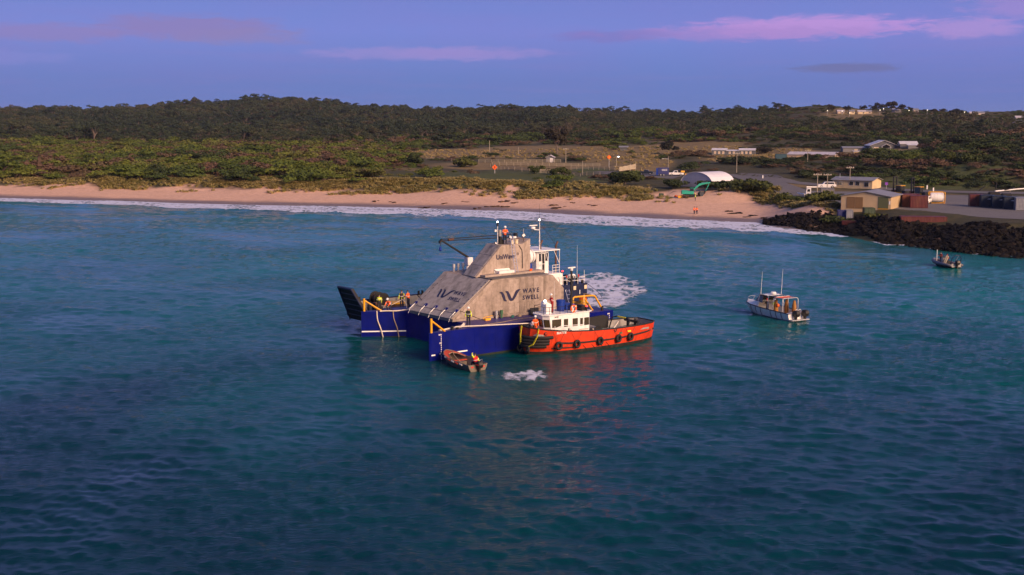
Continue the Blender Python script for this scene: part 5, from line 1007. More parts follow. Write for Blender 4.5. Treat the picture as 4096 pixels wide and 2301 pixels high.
tube('mast_pole',[(1.3,-.2,.35),(1.3,-.2,2.35)],.05,WP,rb); tube('stern_arch',[(RL-.4,-.85,.6),(RL-.1,-.75,1.6),(RL+.1,-.3,2.05),(RL+.1,.3,2.05),(RL-.1,.75,1.6),(RL-.4,.85,.6)],.06,MATS['navy_paint'],rb); tube('arch_brace',[(RL-1.0,.4,1.1),(RL+.05,.3,2.0)],.04,WP,rb)
for x in (4.3,4.75): tube('dive_cylinder',[(x,-.85,.55),(x+.35,-.6,1.75)],.09,MATS['cream'],rb,8)
outboard(rb,RL+.05,0,.55,1.3,'black_steel'); box('seat',(3.7,-.35,.32),(4.3,.35,.95),MATS['black_rubber'],rb,bevel=.06)
rW=lambda x,y,z:rb.matrix_basis@Vector((x,y,z))
person('person in dark red jacket standing at the console of the grey inflatable',rW(2.35,-.1,.32),R(120),'hold',(.28,.01,.015),NAVY,stripes=False)
person('person in dark grey jacket seated in the grey inflatable',rW(3.45,.3,.6),R(120),'sit',(.07,.06,.07),NAVY,stripes=False)
person('person in red hat and jacket at the stern of the grey inflatable',rW(4.05,-.1,.6),R(140),'sit',(.25,.012,.02),NAVY,stripes=False,hair=(.4,.03,.03))
# ---------------------------------------------------------------- plants: prototypes kept out of the scene, scattered as one mass each
def leaf_material(name,stops,inst=True,rough=.75):
    m=bpy.data.materials.new(name); m.use_nodes=True; t=m.node_tree; b=t.nodes['Principled BSDF']
    if inst: f=N(t,'ShaderNodeAttribute',attribute_name='tint',attribute_type='INSTANCER').outputs['Fac']
    else: f=N(t,'ShaderNodeObjectInfo').outputs['Random']
    g=N(t,'ShaderNodeTexCoord'); nz=noise(t,g.outputs['Object'],1.7,3,.6)
    f2=mth(t,'ADD',f,mth(t,'MULTIPLY',mth(t,'SUBTRACT',nz,.5),.35),clamp=True)
    L(t,ramp(t,f2,stops),b.inputs['Base Color']); b.inputs['Roughness'].default_value=rough; b.inputs['Specular IOR Level'].default_value=.25
    return m
LEAF=[(0.0,(.022,.032,.012)),(.25,(.036,.056,.012)),(.5,(.062,.088,.013)),(.68,(.095,.115,.015)),(.80,(.085,.062,.035)),(1.0,(.095,.055,.038))]
WOOD=[(0.0,(.015,.027,.017)),(.4,(.028,.042,.022)),(.7,(.046,.052,.026)),(1.0,(.075,.060,.040))]
leafM=leaf_material('scrub_leaf',LEAF); treeM=leaf_material('forest_leaf',WOOD); grassM=leaf_material('dune_grass',[(0,(.16,.16,.045)),(.5,(.30,.25,.09)),(1,(.48,.36,.18))])
leafO=leaf_material('bush_leaf',[(0,(.022,.034,.010)),(.5,(.040,.055,.012)),(1,(.065,.075,.016))],False); pineO=leaf_material('pine_leaf',[(0,(.012,.014,.008)),(1,(.03,.024,.014))],False)
stemM=mat('stems',(.085,.055,.045),.9,var=.3,scale=5)
barkM=mat('bark',(.13,.10,.085),.9,var=.3,scale=5)
def foliage(r_,lobes,n,leaf,flat=.6,lo=-.2):
    """leaf clumps spread through several lobes: vertices, quads"""
    vs=[];fs=[]
    for i in range(n):
        c,rad=lobes[r_.integers(len(lobes))]
        d=r_.normal(size=3); d/=np.linalg.norm(d)+1e-9
        if d[2]<lo: d[2]=-d[2]*.5
        p=np.array(c)+d*np.array(rad)*(.72+.38*r_.random())
        nr=d+r_.normal(size=3)*.55; nr/=np.linalg.norm(nr); a=np.cross(nr,[.3,.2,1]); a/=np.linalg.norm(a)+1e-9; b=np.cross(nr,a); s=leaf*(.55+.9*r_.random()); s2=s*(.5+.5*r_.random())
        k=len(vs); vs+=[tuple(p-a*s-b*s2*.6),tuple(p+a*s*.8-b*s2),tuple(p+a*s+b*s2*.7),tuple(p-a*s*.7+b*s2)]; fs.append((k,k+1,k+2,k+3))
    return vs,fs
def mesh_from(name,vs,fs,m): me=bpy.data.meshes.new(name); me.from_pydata(vs,[],fs); me.materials.append(m); me.update(); return me
protoC={}
def proto(kind,i,me):
    o=bpy.data.objects.new('%s_%02d'%(kind,i),me)
    if kind not in protoC: protoC[kind]=bpy.data.collections.new(kind)
    protoC[kind].objects.link(o); return o
r_=np.random.default_rng(5)
for i in range(7):      # wind-cut coastal shrubs, unit radius: leafy caps over bare brown stems
    nl=7; lobes=[((r_.normal()*.48,r_.normal()*.48,.30+r_.random()*.32),(.34+r_.random()*.28,.34+r_.random()*.28,.20+r_.random()*.16)) for _ in range(nl)]
    vs,fs=foliage(r_,lobes,900,.058,lo=-.05); mb=MB()
    for k in range(16): a=r_.random()*6.28; q_=.35+r_.random()*.55; mb.tube([(q_*.5*math.cos(a),q_*.5*math.sin(a),-.1),(q_*.8*math.cos(a),q_*.8*math.sin(a),.2),(q_*math.cos(a+.2),q_*math.sin(a+.2),.42)],[.022,.017,.008],3)
    k=len(mb.v); me=bpy.data.meshes.new('shrub'); me.from_pydata(mb.v+vs,[],mb.f+[tuple(a+k for a in f) for f in fs]); me.materials.append(leafM); me.materials.append(stemM); me.polygons.foreach_set('material_index',np.array([1]*len(mb.f)+[0]*len(fs),np.int32)); me.update(); proto('shrub',i,me)
for i in range(6):      # open-crowned woodland trees, unit height
    vs=[];fs=[]; mb=MB(); hgt=1.0
    br=[(r_.normal()*.16,r_.normal()*.16,.62+r_.random()*.28) for _ in range(6)]
    mb.tube([(0,0,-.1),(.02,.01,.3),(.0,.03,.55)],[.022,.017,.011],5)
    for b in br: mb.tube([(0,.0,.30+r_.random()*.15),(b[0]*.6,b[1]*.6,b[2]*.8),b],[.012,.008,.004],4)
    lobes=[(b,(.15+r_.random()*.09,.15+r_.random()*.09,.09+r_.random()*.05)) for b in br]
    v2,f2=foliage(r_,lobes,520,.026); k=len(mb.v); me=bpy.data.meshes.new('tree'); me.from_pydata(mb.v+v2,[],mb.f+[tuple(a+k for a in f) for f in f2])
    me.materials.append(treeM); me.materials.append(barkM); me.polygons.foreach_set('material_index',np.array([1]*len(mb.f)+[0]*len(f2),np.int32)); me.update(); proto('tree',i,me)
for i in range(4):      # grass tussock
    vs=[];fs=[]
    for b in range(34):
        a=r_.random()*6.28; r0=r_.random()*.35; h=.55+r_.random()*.6; ln=.25+r_.random()*.4; x,y=r0*math.cos(a),r0*math.sin(a); w_=.03+r_.random()*.04; px,py=-math.sin(a)*w_,math.cos(a)*w_
        k=len(vs); vs+=[(x-px,y-py,-.1),(x+px,y+py,-.1),(x+ln*.4*math.cos(a)+px,y+ln*.4*math.sin(a)+py,h*.7),(x+ln*.4*math.cos(a)-px,y+ln*.4*math.sin(a)-py,h*.7),(x+ln*math.cos(a),y+ln*math.sin(a),h)]; fs+=[(k,k+1,k+2,k+3),(k+3,k+2,k+4)]
    proto('tussock',i,mesh_from('tussock',vs,fs,grassM))
def scatter(name,label,kind,pts,scl,rot,tint,idx):
    n=len(pts); me=bpy.data.meshes.new(name); me.vertices.add(n); me.vertices.foreach_set('co',np.asarray(pts,np.float32).ravel())
    for an,vals in (('scl',scl),('rot',rot)): a=me.attributes.new(an,'FLOAT_VECTOR','POINT'); a.data.foreach_set('vector',np.asarray(vals,np.float32).ravel())
    attr(me,'tint',tint); a=me.attributes.new('idx','INT','POINT'); a.data.foreach_set('value',np.asarray(idx,np.int32)); me.update()
    o=link_mesh(name,me); tag(o,label,kind='stuff')
    ng=bpy.data.node_groups.new(name,'GeometryNodeTree'); ng.interface.new_socket('Geometry',in_out='INPUT',socket_type='NodeSocketGeometry'); ng.interface.new_socket('Geometry',in_out='OUTPUT',socket_type='NodeSocketGeometry')
    gi=ng.nodes.new('NodeGroupInput'); go=ng.nodes.new('NodeGroupOutput'); ip=ng.nodes.new('GeometryNodeInstanceOnPoints'); ci=ng.nodes.new('GeometryNodeCollectionInfo')
    ci.inputs['Collection'].default_value=protoC[kind]; ci.inputs['Separate Children'].default_value=True; ci.inputs['Reset Children'].default_value=True
    def na(nm,dt): x=ng.nodes.new('GeometryNodeInputNamedAttribute'); x.data_type=dt; x.inputs['Name'].default_value=nm; return x.outputs['Attribute']
    lk=ng.links.new; lk(gi.outputs[0],ip.inputs['Points']); lk(ci.outputs[0],ip.inputs['Instance']); ip.inputs['Pick Instance'].default_value=True
    lk(na('idx','INT'),ip.inputs['Instance Index']); lk(na('rot','FLOAT_VECTOR'),ip.inputs['Rotation']); lk(na('scl','FLOAT_VECTOR'),ip.inputs['Scale']); lk(ip.outputs[0],go.inputs[0])
    md=o.modifiers.new('scatter','NODES'); md.node_group=ng; return o
def sample(n,k0,k1,y0,y1,seed):
    r=np.random.default_rng(seed); k=r.uniform(k0,k1,n); yy=np.sqrt(r.uniform(y0**2,y1**2,n)); return k,yy,xk(k,yy),r
FORK=[-1500,0,800,1500,2000,2400,2700,3000,3300,3700,4100,5200]; FORY=[780,770,745,760,830,840,800,760,700,640,600,600]
CLEAR=[(1700,2470,428,505),(2330,2740,375,450),(2690,2980,318,375),(2830,3160,330,420),(2820,3040,520,585),(3080,3460,455,520),(3360,3690,480,575),(3400,3450,440,490),(2460,2540,380,430),(2600,2850,300,333),(3000,3140,300,345)]
def clearing(k,y):
    c=(k>3110)&(y<np.interp(k,[3110,3400,3700,4200],[385,352,330,318]))
    for a,b,y0,y1 in CLEAR: c|=(k>a)&(k<b)&(y>y0)&(y<y1)
    return c|(paved(k,y)>0)
def fieldat(k,y):
    f=np.zeros_like(k)
    for a,b,rk,ry in fields: f=np.maximum(f,smooth(1-np.hypot((k-a)/rk,(y-b)/ry),0,.35))
    return f
# scrub
k,yy,x,r=sample(40000,-900,5000,250,900,21); fo=footY(k); fr_=np.interp(k,FORK,FORY)
dens=smooth(yy,fo+10,fo+26)*(1-smooth(yy,fr_,fr_+90))
cl=fbm(x/16,yy/20,91,3); leftm=smooth(1500-k,-300,300)
dens*=np.where(leftm>.5,.80,.04+.85*smooth(cl,.50,.60))
dens*=1-.995*fieldat(k,yy); dune=(k>1480)&(k<2560)&(yy<425); dens=np.where(dune,dens*.35,dens); dens*=~clearing(k,yy); dens*=1-.85*smooth(1-np.hypot((k-1890)/150,(yy-372)/36),0,.3)
bank=(k>3050)&(yy<480)&(yy>np.interp(k,[3050,3400,3700,4200],[392,356,334,322])); dens=np.where(bank&~clearing(k,yy),np.maximum(dens,.75),dens)
keep=r.random(len(k))<dens; k,yy,x=k[keep],yy[keep],x[keep]; n=len(k)
zz=Hgt(x,yy); big=fbm(x/30,yy/30,95,3); sz=(2.0+4.6*r.random(n)**2.2)*(.5+.95*big)*np.where((k>1500)&(yy<430),.6,1.0)*np.where((k>1600)&(k<3750)&(yy>400)&(yy<740),.62,1.0)
gr=fbm(x/45,yy/55,97,3); tint=np.clip(np.where(k<1700,.56,np.where(k>2900,.20,.32))+(gr-.5)*1.2+r.normal(0,.10,n)-smooth(yy,560,760)*.12,0,.72); br_=(r.random(n)<np.where(fbm(x/12,yy/14,99,2)>.58,.55,.07)); tint=np.where(br_,.82+.18*r.random(n),tint)
scatter('coastal_scrub','low wind-cut scrub covering the dunes behind the beach','shrub',np.stack([x,yy,zz-.15],1),np.stack([sz*1.1,sz*1.1,sz*(.62+.3*r.random(n))],1),np.stack([r.normal(0,.1,n),r.normal(0,.1,n),r.random(n)*6.28],1),tint,r.integers(0,7,n))
# forest
k,yy,x,r=sample(42000,-1100,5000,600,1900,22); fr_=np.interp(k,FORK,FORY)
dens=smooth(yy,fr_-10,fr_+50)*(1-.95*fieldat(k,yy))*np.where(k>2300,.35+.65*smooth(fbm(x/60,yy/70,103,3),.38,.55),1.0)*np.where((k>515)&(k<548)&(yy>700)&(yy<900),0,1)*np.where((k>3150)&(yy>850),.0,1)
keep=r.random(len(k))<dens; k,yy,x=k[keep],yy[keep],x[keep]; n=len(k); zz=Hgt(x,yy)
hh=np.where(k<2300,8.0,6.0)*(.5+.45*r.random(n)+.75*r.random(n)**4)*(.62+.8*fbm(x/28,yy/40,105,2)); gr=fbm(x/80,yy/90,107,3)
tint=np.clip(.42+(gr-.5)*1.2+r.normal(0,.14,n)+smooth(1000-yy,0,250)*.12,0,1)
scatter('hill_forest','dense dark woodland covering the low hills','tree',np.stack([x,yy,zz-.2],1),np.stack([hh*(.9+.4*r.random(n)),hh*(.9+.4*r.random(n)),hh],1),np.stack([r.normal(0,.05,n),r.normal(0,.05,n),r.random(n)*6.28],1),tint,r.integers(0,6,n))
# understorey on the hills
k,yy,x,r=sample(26000,-1100,5000,600,1800,24); fr_=np.interp(k,FORK,FORY); dens=smooth(yy,fr_-60,fr_+30)*(1-.9*fieldat(k,yy))*.8; keep=r.random(len(k))<dens; k,yy,x=k[keep],yy[keep],x[keep]; n=len(k); zz=Hgt(x,yy); sz=(2.2+2.5*r.random(n))*np.where((k>3150)&(yy>850),.55,1)
scatter('hill_scrub','dark undergrowth beneath the hill woodland','shrub',np.stack([x,yy,zz-.3],1),np.stack([sz*1.3,sz*1.3,sz*.8],1),np.stack([0*sz,0*sz,r.random(n)*6.28],1),np.where(r.random(n)<.25,.9,.18+.22*r.random(n)),r.integers(0,6,n))
# dune grass
k,yy,x,r=sample(46000,-900,3350,240,620,23); near_=r.random(len(k))<.75; k=np.where(near_,r.uniform(-700,3350,len(k)),k); fo=footY(k); yy=np.where(near_,fo+r.uniform(-6,34,len(k)),yy); x=xk(k,yy); jag=(fbm(x/9,yy/5,31,4)-.5)*18
dens=smooth(yy+jag,fo-1,fo+9)*(1-smooth(yy,fo+14,fo+34))*(.12+.75*smooth(fbm(x/7,yy/6,33,3),.42,.60)); dens=np.maximum(dens,.55*fieldat(k,yy)*(yy>fo+20)); dens*=1-.97*smooth(1-np.hypot((k-2735)/175,(yy-318)/17),0,.3); dens*=1-.95*smooth(1-np.hypot((k-2042)/30,(yy-334)/12),0,.35); dens*=(paved(k,yy)<.5)
keep=r.random(len(k))<dens; k,yy,x=k[keep],yy[keep],x[keep]; n=len(k); zz=Hgt(x,yy); sz=.55+.5*r.random(n)
scatter('dune_grass','pale green and straw coloured grass along the top of the beach','tussock',np.stack([x,yy,zz],1),np.stack([sz*1.8,sz*1.8,sz*.75],1),np.stack([0*sz,0*sz,r.random(n)*6.28],1),np.clip(.18+.60*fbm(x/20,yy/12,111,3)+r.normal(0,.15,n)+.25*(yy>fo[keep]+60),0,1),r.integers(0,4,n))

# ---------------------------------------------------------------- single trees and bushes one can point to
def bush(name,label,u,v,wpx,hpx,dark=False,seed=0,cat='bush',group=None,trunk=.12,Y=None):
    p=ground(u,v) if Y is None else Vector((float(xk(u,Y)),Y,gz(float(xk(u,Y)),Y))); px=4800/p.y; w_,h_=wpx/px,hpx/px; rr=np.random.default_rng(seed+100)
    t=thing(name,label,cat,p,0,group); hw=w_/2; th=h_*trunk
    lobes=[((rr.normal()*hw*.42,rr.normal()*hw*.42,th+h_*((.14 if cat=='bush' else .25)+.48*rr.random())),(hw*(.38+.2*rr.random()),hw*(.38+.2*rr.random()),h_*(.20+.14*rr.random()))) for _ in range(9)]
    vs,fs=foliage(rr,lobes,int(min(3200,700+w_*h_*24)),max(.13,min(.32,w_*.033)),lo=-1.0 if cat=='bush' else -.3); link_mesh('crown',mesh_from('crown',vs,fs,pineO if dark else leafO),None,t)
    mb=MB(); mb.tube([(0,0,-.4),(.05,0,th+h_*.12),(.0,.08,h_*.5)],[.05*w_*.5+.06,.04*w_*.5+.04,.03],6)
    for i in range(5): c=lobes[i][0]; mb.tube([(0,0,th+h_*.08),(c[0]*.5,c[1]*.5,c[2]*.75),c],[.07,.05,.02],5)
    mb.build('trunk',barkM,t); return t
bush('pine_tree','big dark spreading pine standing alone above the stockyards',2227,616,84,86,True,1,'tree',trunk=.2)
bush('pine_tree','rounded dark pine on the slope right of the picnic shelter',2671,617,66,46,True,2,'tree')
bush('round_bush','round green bush inside the stockyard, leftmost of three',2136,695,40,37,False,3)
bush('round_bush','round green bush in the middle of the three by the stockyard',2206,701,42,34,False,4)
bush('round_bush','widest of the three round bushes by the stockyard',2257,704,56,40,False,5)
bush('dark_bush','broad dark green bush on the grassy dune left of the first orange sign',1657,658,92,46,False,6)
bush('hedge_bush','long green bush beside the fence up the slope from the first orange sign',1850,668,100,40,False,7)
bush('dark_bush','dark bush at the foot of the dune in the left middle of the beach',1145,716,50,52,True,8)
bush('dark_bush','large dark bush mass above the beach left of the sandy cut',2500,742,160,62,False,9,Y=345)
bush('dark_bush','dark bush in front of the white arched shed, left of the green digger',2690,745,100,34,False,10,Y=337)
bush('dark_bush','low dark bush hiding the foot of the white arched shed',2885,752,150,36,False,11,Y=325)
bush('dark_bush','thick bush at the head of the beach right of the digger',3010,768,150,48,False,12,Y=316)
bush('dark_bush','rounded bush on the sand below the road, nearest the truck',3120,806,90,44,False,13,Y=297)
bush('dark_bush','bushy clump at the landward end of the rock wall',3290,838,150,44,False,14,Y=270)
bush('dark_bush','low green bush between the rock wall and the blue container',3335,830,110,30,False,20,Y=250)
bush('dark_bush','low spreading bush at the top of the rock wall by the green door',3515,840,110,15,False,21,Y=241)
bush('dark_bush','low bush on the bank in front of the white truck',3215,800,90,24,False,19,Y=287)
bush('dark_bush','dark shrub clump behind the pale long shed',3060,612,60,26,True,15)
bush('dark_bush','dark bushy mound below the gabled house',3500,640,120,46,False,16)
bush('dark_bush','green bush on the bank above the container yard',3790,655,100,50,False,17)
bush('dark_bush','large green bush on the ridge at the right end of the bank',3880,655,110,56,False,18)
for i,(u,v,w_,h_,lb) in enumerate([(3325,452,30,30,'dome shaped tree on the ridge beside the leftmost street lamp'),(3384,453,30,27,'dome shaped tree on the ridge, second from the left of the houses'),(3453,448,30,22,'broad tree on the ridge behind the pale houses'),(3495,447,26,24,'small tree on the ridge between two pale houses'),(3518,446,36,30,'tall dark tree on the ridge beside the paired street lamps'),(3560,446,46,34,'largest dark dome shaped tree on the ridge'),(3604,450,34,28,'round tree on the ridge right of the largest tree'),(3642,448,26,20,'wind bent tree on the ridge above the cut bank'),(3697,455,20,16,'small round tree alone on the ridge'),(3733,453,30,15,'flat topped tree on the ridge'),(3772,452,28,14,'thin leaning tree on the ridge'),(3828,462,50,24,'wide dark tree mass on the ridge before the far right houses'),(2310,436,46,26,'tallest dark dome tree on the middle skyline'),(2248,440,30,16,'small dark dome tree on the middle skyline'),(1612,437,20,26,'slim tall tree poking above the hill skyline'),(1375,428,60,20,'clump of trees at the right end of the highest hill'),(1600,442,36,14,'low clump on the skyline beside the slim tree')]):
    g=None; bush('ridge_tree',lb,u,v,w_,h_,True,30+i,'tree',trunk=.18)
# ---------------------------------------------------------------- roads and yards: sheets a few centimetres above the ground
def gravel_mat(name,c0,c1,line=None):
    m=bpy.data.materials.new(name); m.use_nodes=True; t=m.node_tree; b=t.nodes['Principled BSDF']; g=N(t,'ShaderNodeNewGeometry'); p=g.outputs['Position']
    c=ramp(t,noise(t,p,.22,7,.7),[(.3,c0),(.7,c1)]); c=mixc(t,.35,c,ramp(t,noise(t,p,3.5,4,.7),[(.35,tuple(x*.6 for x in c0)),(.65,c1)])); L(t,c,b.inputs['Base Color']); b.inputs['Roughness'].default_value=.9; b.inputs['Specular IOR Level'].default_value=.3
    bn=N(t,'ShaderNodeBump',i_Strength=.5,i_Distance=.05); L(t,noise(t,p,4,4,.7),bn.inputs['Height']); L(t,bn.outputs[0],b.inputs['Normal']); return m
yardM=gravel_mat('grey_gravel',(.115,.108,.112),(.175,.165,.165)); roadM=gravel_mat('worn_asphalt',(.10,.095,.10),(.155,.145,.148))
def sheet(name,label,k0,k1,near,far,m,lift=.07,nk=60,ny=40):
    kk_=np.linspace(k0,k1,nk); T_=np.linspace(0,1,ny); Kg,Tg=np.meshgrid(kk_,T_); a=np.interp(Kg,*near); b=np.interp(Kg,*far); Yg=a+(b-a)*Tg; Xg=xk(Kg,Yg); me,_=grid_mesh(name,Xg,Yg,Hgt(Xg,Yg)+lift); return tag(link_mesh(name,me,m),label,kind='structure')
sheet('container_yard','grey gravel container yard behind the rock wall',3200,5200,([3200,3300,3500,3600,4000,5200],[286,276,262,252,228,190]),([3200,3450,3700,4100,5200],[322,318,306,300,292]),yardM)
def strip(name,label,pts,wd,m,lift=.09):
    P_=[np.array(p[:2]) for p in pts]; fine=[]
    for i in range(len(P_)-1):
        p0=P_[max(i-1,0)];p1=P_[i];p2=P_[i+1];p3=P_[min(i+2,len(P_)-1)]
        for tt in np.linspace(0,1,14)[:-1]: fine.append(.5*((2*p1)+(p2-p0)*tt+(2*p0-5*p1+4*p2-p3)*tt*tt+(3*p1-p0-3*p2+p3)*tt**3))
    fine.append(P_[-1]); F_=np.array(fine); d=np.gradient(F_,axis=0); d/=np.linalg.norm(d,axis=1)[:,None]+1e-9; nn=np.stack([-d[:,1],d[:,0]],1); off=np.linspace(-.5,.5,7)*wd
    Xg=F_[:,0][:,None]+nn[:,0][:,None]*off; Yg=F_[:,1][:,None]+nn[:,1][:,None]*off; me,_=grid_mesh(name,Xg,Yg,Hgt(Xg,Yg)+lift); return tag(link_mesh(name,me,m),label,kind='structure')
gp=lambda k,y:(xk(k,y),y)
strip('road','grey coast road running behind the white arched shed to the yard',[gp(2380,425),gp(2560,418),gp(2740,412),(gp(2900,405)),gp(3010,395),gp(3180,362),gp(3400,342),gp(3700,322),gp(4200,312),gp(5000,306)],9,roadM)
strip('side_road','road branch sweeping down from the coast road to the warehouse',[gp(2990,397),gp(3060,362),gp(3130,330),gp(3220,306),gp(3330,292)],11,roadM,.12)
strip('gravel_lot','grey gravel lot beside the stock ramp',[gp(2490,420),gp(2580,408),gp(2680,398),gp(2720,396)],26,roadM,.11)
strip('track','bluish track cutting through the far left woodland',[gp(528,690),gp(530,760),gp(536,860),gp(520,900)],7,roadM,.15)

# ---------------------------------------------------------------- rocks
def rock_mesh(i,fl=1.0,n=16):
    rr=np.random.default_rng(400+i); bm=bmesh.new()
    for _ in range(n):
        d=rr.normal(size=3); d/=np.linalg.norm(d); d*=.75+.4*rr.random(); bm.verts.new((d[0],d[1]*(.8+.3*rr.random()),d[2]*.8*fl))
    res=bmesh.ops.convex_hull(bm,input=bm.verts); bmesh.ops.delete(bm,geom=list({g for g in res['geom_interior'] if isinstance(g,bmesh.types.BMVert)}),context='VERTS')
    me=bpy.data.meshes.new('boulder'); bm.to_mesh(me); bm.free(); return me
def rock_material(name,stops):
    m=bpy.data.materials.new(name); m.use_nodes=True; t=m.node_tree; b=t.nodes['Principled BSDF']; oi=N(t,'ShaderNodeObjectInfo'); g=N(t,'ShaderNodeNewGeometry')
    f=mth(t,'ADD',mth(t,'MULTIPLY',oi.outputs['Random'],.7),mth(t,'MULTIPLY',noise(t,g.outputs['Position'],1.3,5,.7),.45)); L(t,ramp(t,f,stops),b.inputs['Base Color']); b.inputs['Roughness'].default_value=.85; b.inputs['Specular IOR Level'].default_value=.12
    bn=N(t,'ShaderNodeBump',i_Strength=.7,i_Distance=.1); L(t,noise(t,g.outputs['Position'],3,5,.7),bn.inputs['Height']); L(t,bn.outputs[0],b.inputs['Normal']); MATS[name]=m; return m
rockM=rock_material('basalt',[(.25,(.003,.003,.0035)),(.6,(.007,.006,.006)),(.9,(.016,.012,.010)),(1.0,(.08,.05,.04))]); brownM=rock_material('brown_rock',[(.2,(.045,.026,.018)),(.8,(.10,.058,.036)),(1.0,(.14,.085,.05))])
RM=[rock_mesh(i) for i in range(9)]
for me in RM: me.materials.append(rockM)
rev=thing('rock_wall','long wall of dark boulders along the shore below the container yard','rock wall',Vector(gp(3700,225)).to_3d())
rv0=rev.location.copy(); rr=np.random.default_rng(77); rocks=[]
for i in range(3900):
    k=rr.uniform(3060,4420); s0=float(shoreY(k)); wdt=float(np.interp(k,[3060,3250,3450,3700,4400],[5,10,15,16,16])); y=s0-2.5+rr.random()*(wdt+3)-3; x=float(xk(k,y)); 
    s_=.34+.5*rr.random()**2.4+(.35 if rr.random()<.06 else 0); rocks.append((s_,x,y))
for i in range(260):
    k=rr.uniform(3240,4420); y=float(shoreY(k))+float(np.interp(k,[3240,3450,4400],[8,13.5,14.5]))+rr.normal()*1.2; rocks.append((.42+.45*rr.random(),float(xk(k,y)),y))
xs_=np.array([r[1] for r in rocks]); yr_=np.array([r[2] for r in rocks]); zr_=Hgt(xs_,yr_); order=sorted(range(len(rocks)),key=lambda i:-rocks[i][0]*(1+.3*(yr_[i]<235)))
rest=MB(); rn=np.random.default_rng(5)
for n_i,i in enumerate(order):
    s_,x,y=rocks[i]; z=max(zr_[i],-.5)+s_*.18; me=RM[i%9]; sc3=(s_*(.8+.4*rn.random()),s_*(.8+.4*rn.random()),s_*(.65+.3*rn.random())); ro=Euler((rn.normal()*.4,rn.normal()*.4,rn.random()*6.28))
    if n_i<300:
        o=bpy.data.objects.new('boulder',me); COL.objects.link(o); o.parent=rev; o.location=Vector((x,y,z))-rv0; o.rotation_euler=ro; o.scale=sc3
    else:
        Mx=Matrix.Translation(Vector((x,y,z))-rv0)@ro.to_matrix().to_4x4()@Matrix.Diagonal((*sc3,1)); k0=len(rest.v); rest.v+=[tuple(Mx@v.co) for v in me.vertices]; rest.f+=[tuple(a+k0 for a in p.vertices) for p in me.polygons]
me=bpy.data.meshes.new('boulder_mass'); me.from_pydata(rest.v,[],rest.f); me.update(); tag(link_mesh('boulder_mass',me,rockM,rev),kind='stuff')
def outcrop(label,u,v,wpx,hpx,m,seed,cat='rock'):
    p=ground(u,v,200,420); px=4800/p.y; w_=wpx/px; h_=max(.25,hpx/px); rr=np.random.default_rng(seed); mb=MB(); o=thing('beach_rock',label,cat,p)
    for i in range(max(2,int(w_/1.1))):
        me=rock_mesh(500+seed*7+i,.7); s_=w_/max(2,int(w_/1.1))*(.5+.4*rr.random()); me.materials.append(m); b=link_mesh('stone',me,None,o); b.location=((i+.5)/max(2,int(w_/1.1))*w_-w_/2,rr.normal()*.8,.05); b.scale=(s_,s_*1.2,min(s_*.7,h_*(.5+.6*rr.random()))); b.rotation_euler=(0,0,rr.random()*6.28)
for i,(u,v,w_,h_,lb) in enumerate([(1990,828,100,14,'widest brown rock outcrop in the middle of the beach'),(2017,808,48,30,'tall rounded brown rock at the foot of the dune gully'),(1910,833,34,7,'flat brown rock left of the widest outcrop, near the surf'),(2218,822,36,8,'brown rock on the beach below the stockyards'),(2240,831,58,8,'long flat brown rock below the stockyards, nearer the water'),(2368,823,34,9,'brown rock alone on the sand right of the long flat rock'),(2290,812,20,8,'small brown rock up the sand, right of the middle'),(1778,814,24,6,'small flat rock on the sand left of the middle outcrop'),(1683,834,24,6,'small rock awash at the edge of the surf'),(1710,830,26,5,'green brown rock at the surf edge'),(1860,808,36,5,'thin line of stones on the upper sand'),(1570,810,34,8,'brown rock on the sand, left of the surf edge stones'),(1508,804,22,9,'leftmost brown rock on the beach'),(2060,812,30,6,'small stones right of the rounded rock')]): outcrop(lb,u,v,w_,h_,brownM,i+1)
for i,(u,v,w_,h_,lb) in enumerate([(2915,845,28,10,'dark kelp covered rock right of the two beach walkers'),(2945,855,50,12,'wider dark kelp covered rock right of the beach walkers'),(3012,862,36,12,'dark rock on the sand towards the rock wall'),(2990,870,30,6,'low dark stones on the wet sand'),(3060,872,40,8,'scattered dark stones at the near end of the rock wall')]): outcrop(lb,u,v,w_,h_,rockM,i+40)

# ---------------------------------------------------------------- buildings
def sheet_metal(name,col,ribs=3.0,rough=.5):
    m=bpy.data.materials.new(name); m.use_nodes=True; t=m.node_tree; b=t.nodes['Principled BSDF']; tcn=N(t,'ShaderNodeTexCoord'); o=tcn.outputs['Object']
    c=ramp(t,noise(t,o,.5,5,.6),[(.3,tuple(x*.88 for x in col)),(.7,tuple(min(1,x*1.08) for x in col))]); L(t,c,b.inputs['Base Color']); b.inputs['Roughness'].default_value=rough
    wv=N(t,'ShaderNodeTexWave',i_Scale=ribs,wave_type='BANDS',bands_direction='X'); L(t,o,wv.inputs['Vector']); bn=N(t,'ShaderNodeBump',i_Strength=.5,i_Distance=.05); L(t,wv.outputs['Fac'],bn.inputs['Height']); L(t,bn.outputs[0],b.inputs['Normal']); MATS[name]=m; return m
sheet_metal('roof_white',(.62,.60,.62)); sheet_metal('roof_grey',(.22,.22,.24)); sheet_metal('roof_pale',(.52,.48,.50)); sheet_metal('wall_tan',(.52,.38,.22)); sheet_metal('wall_cream',(.62,.48,.28)); sheet_metal('wall_pink',(.42,.32,.25)); sheet_metal('wall_grey',(.17,.165,.175)); sheet_metal('wall_slate',(.09,.095,.11)); sheet_metal('door_brown',(.20,.11,.04)); sheet_metal('door_green',(.09,.10,.04)); sheet_metal('curtain_lit',(.60,.45,.30))
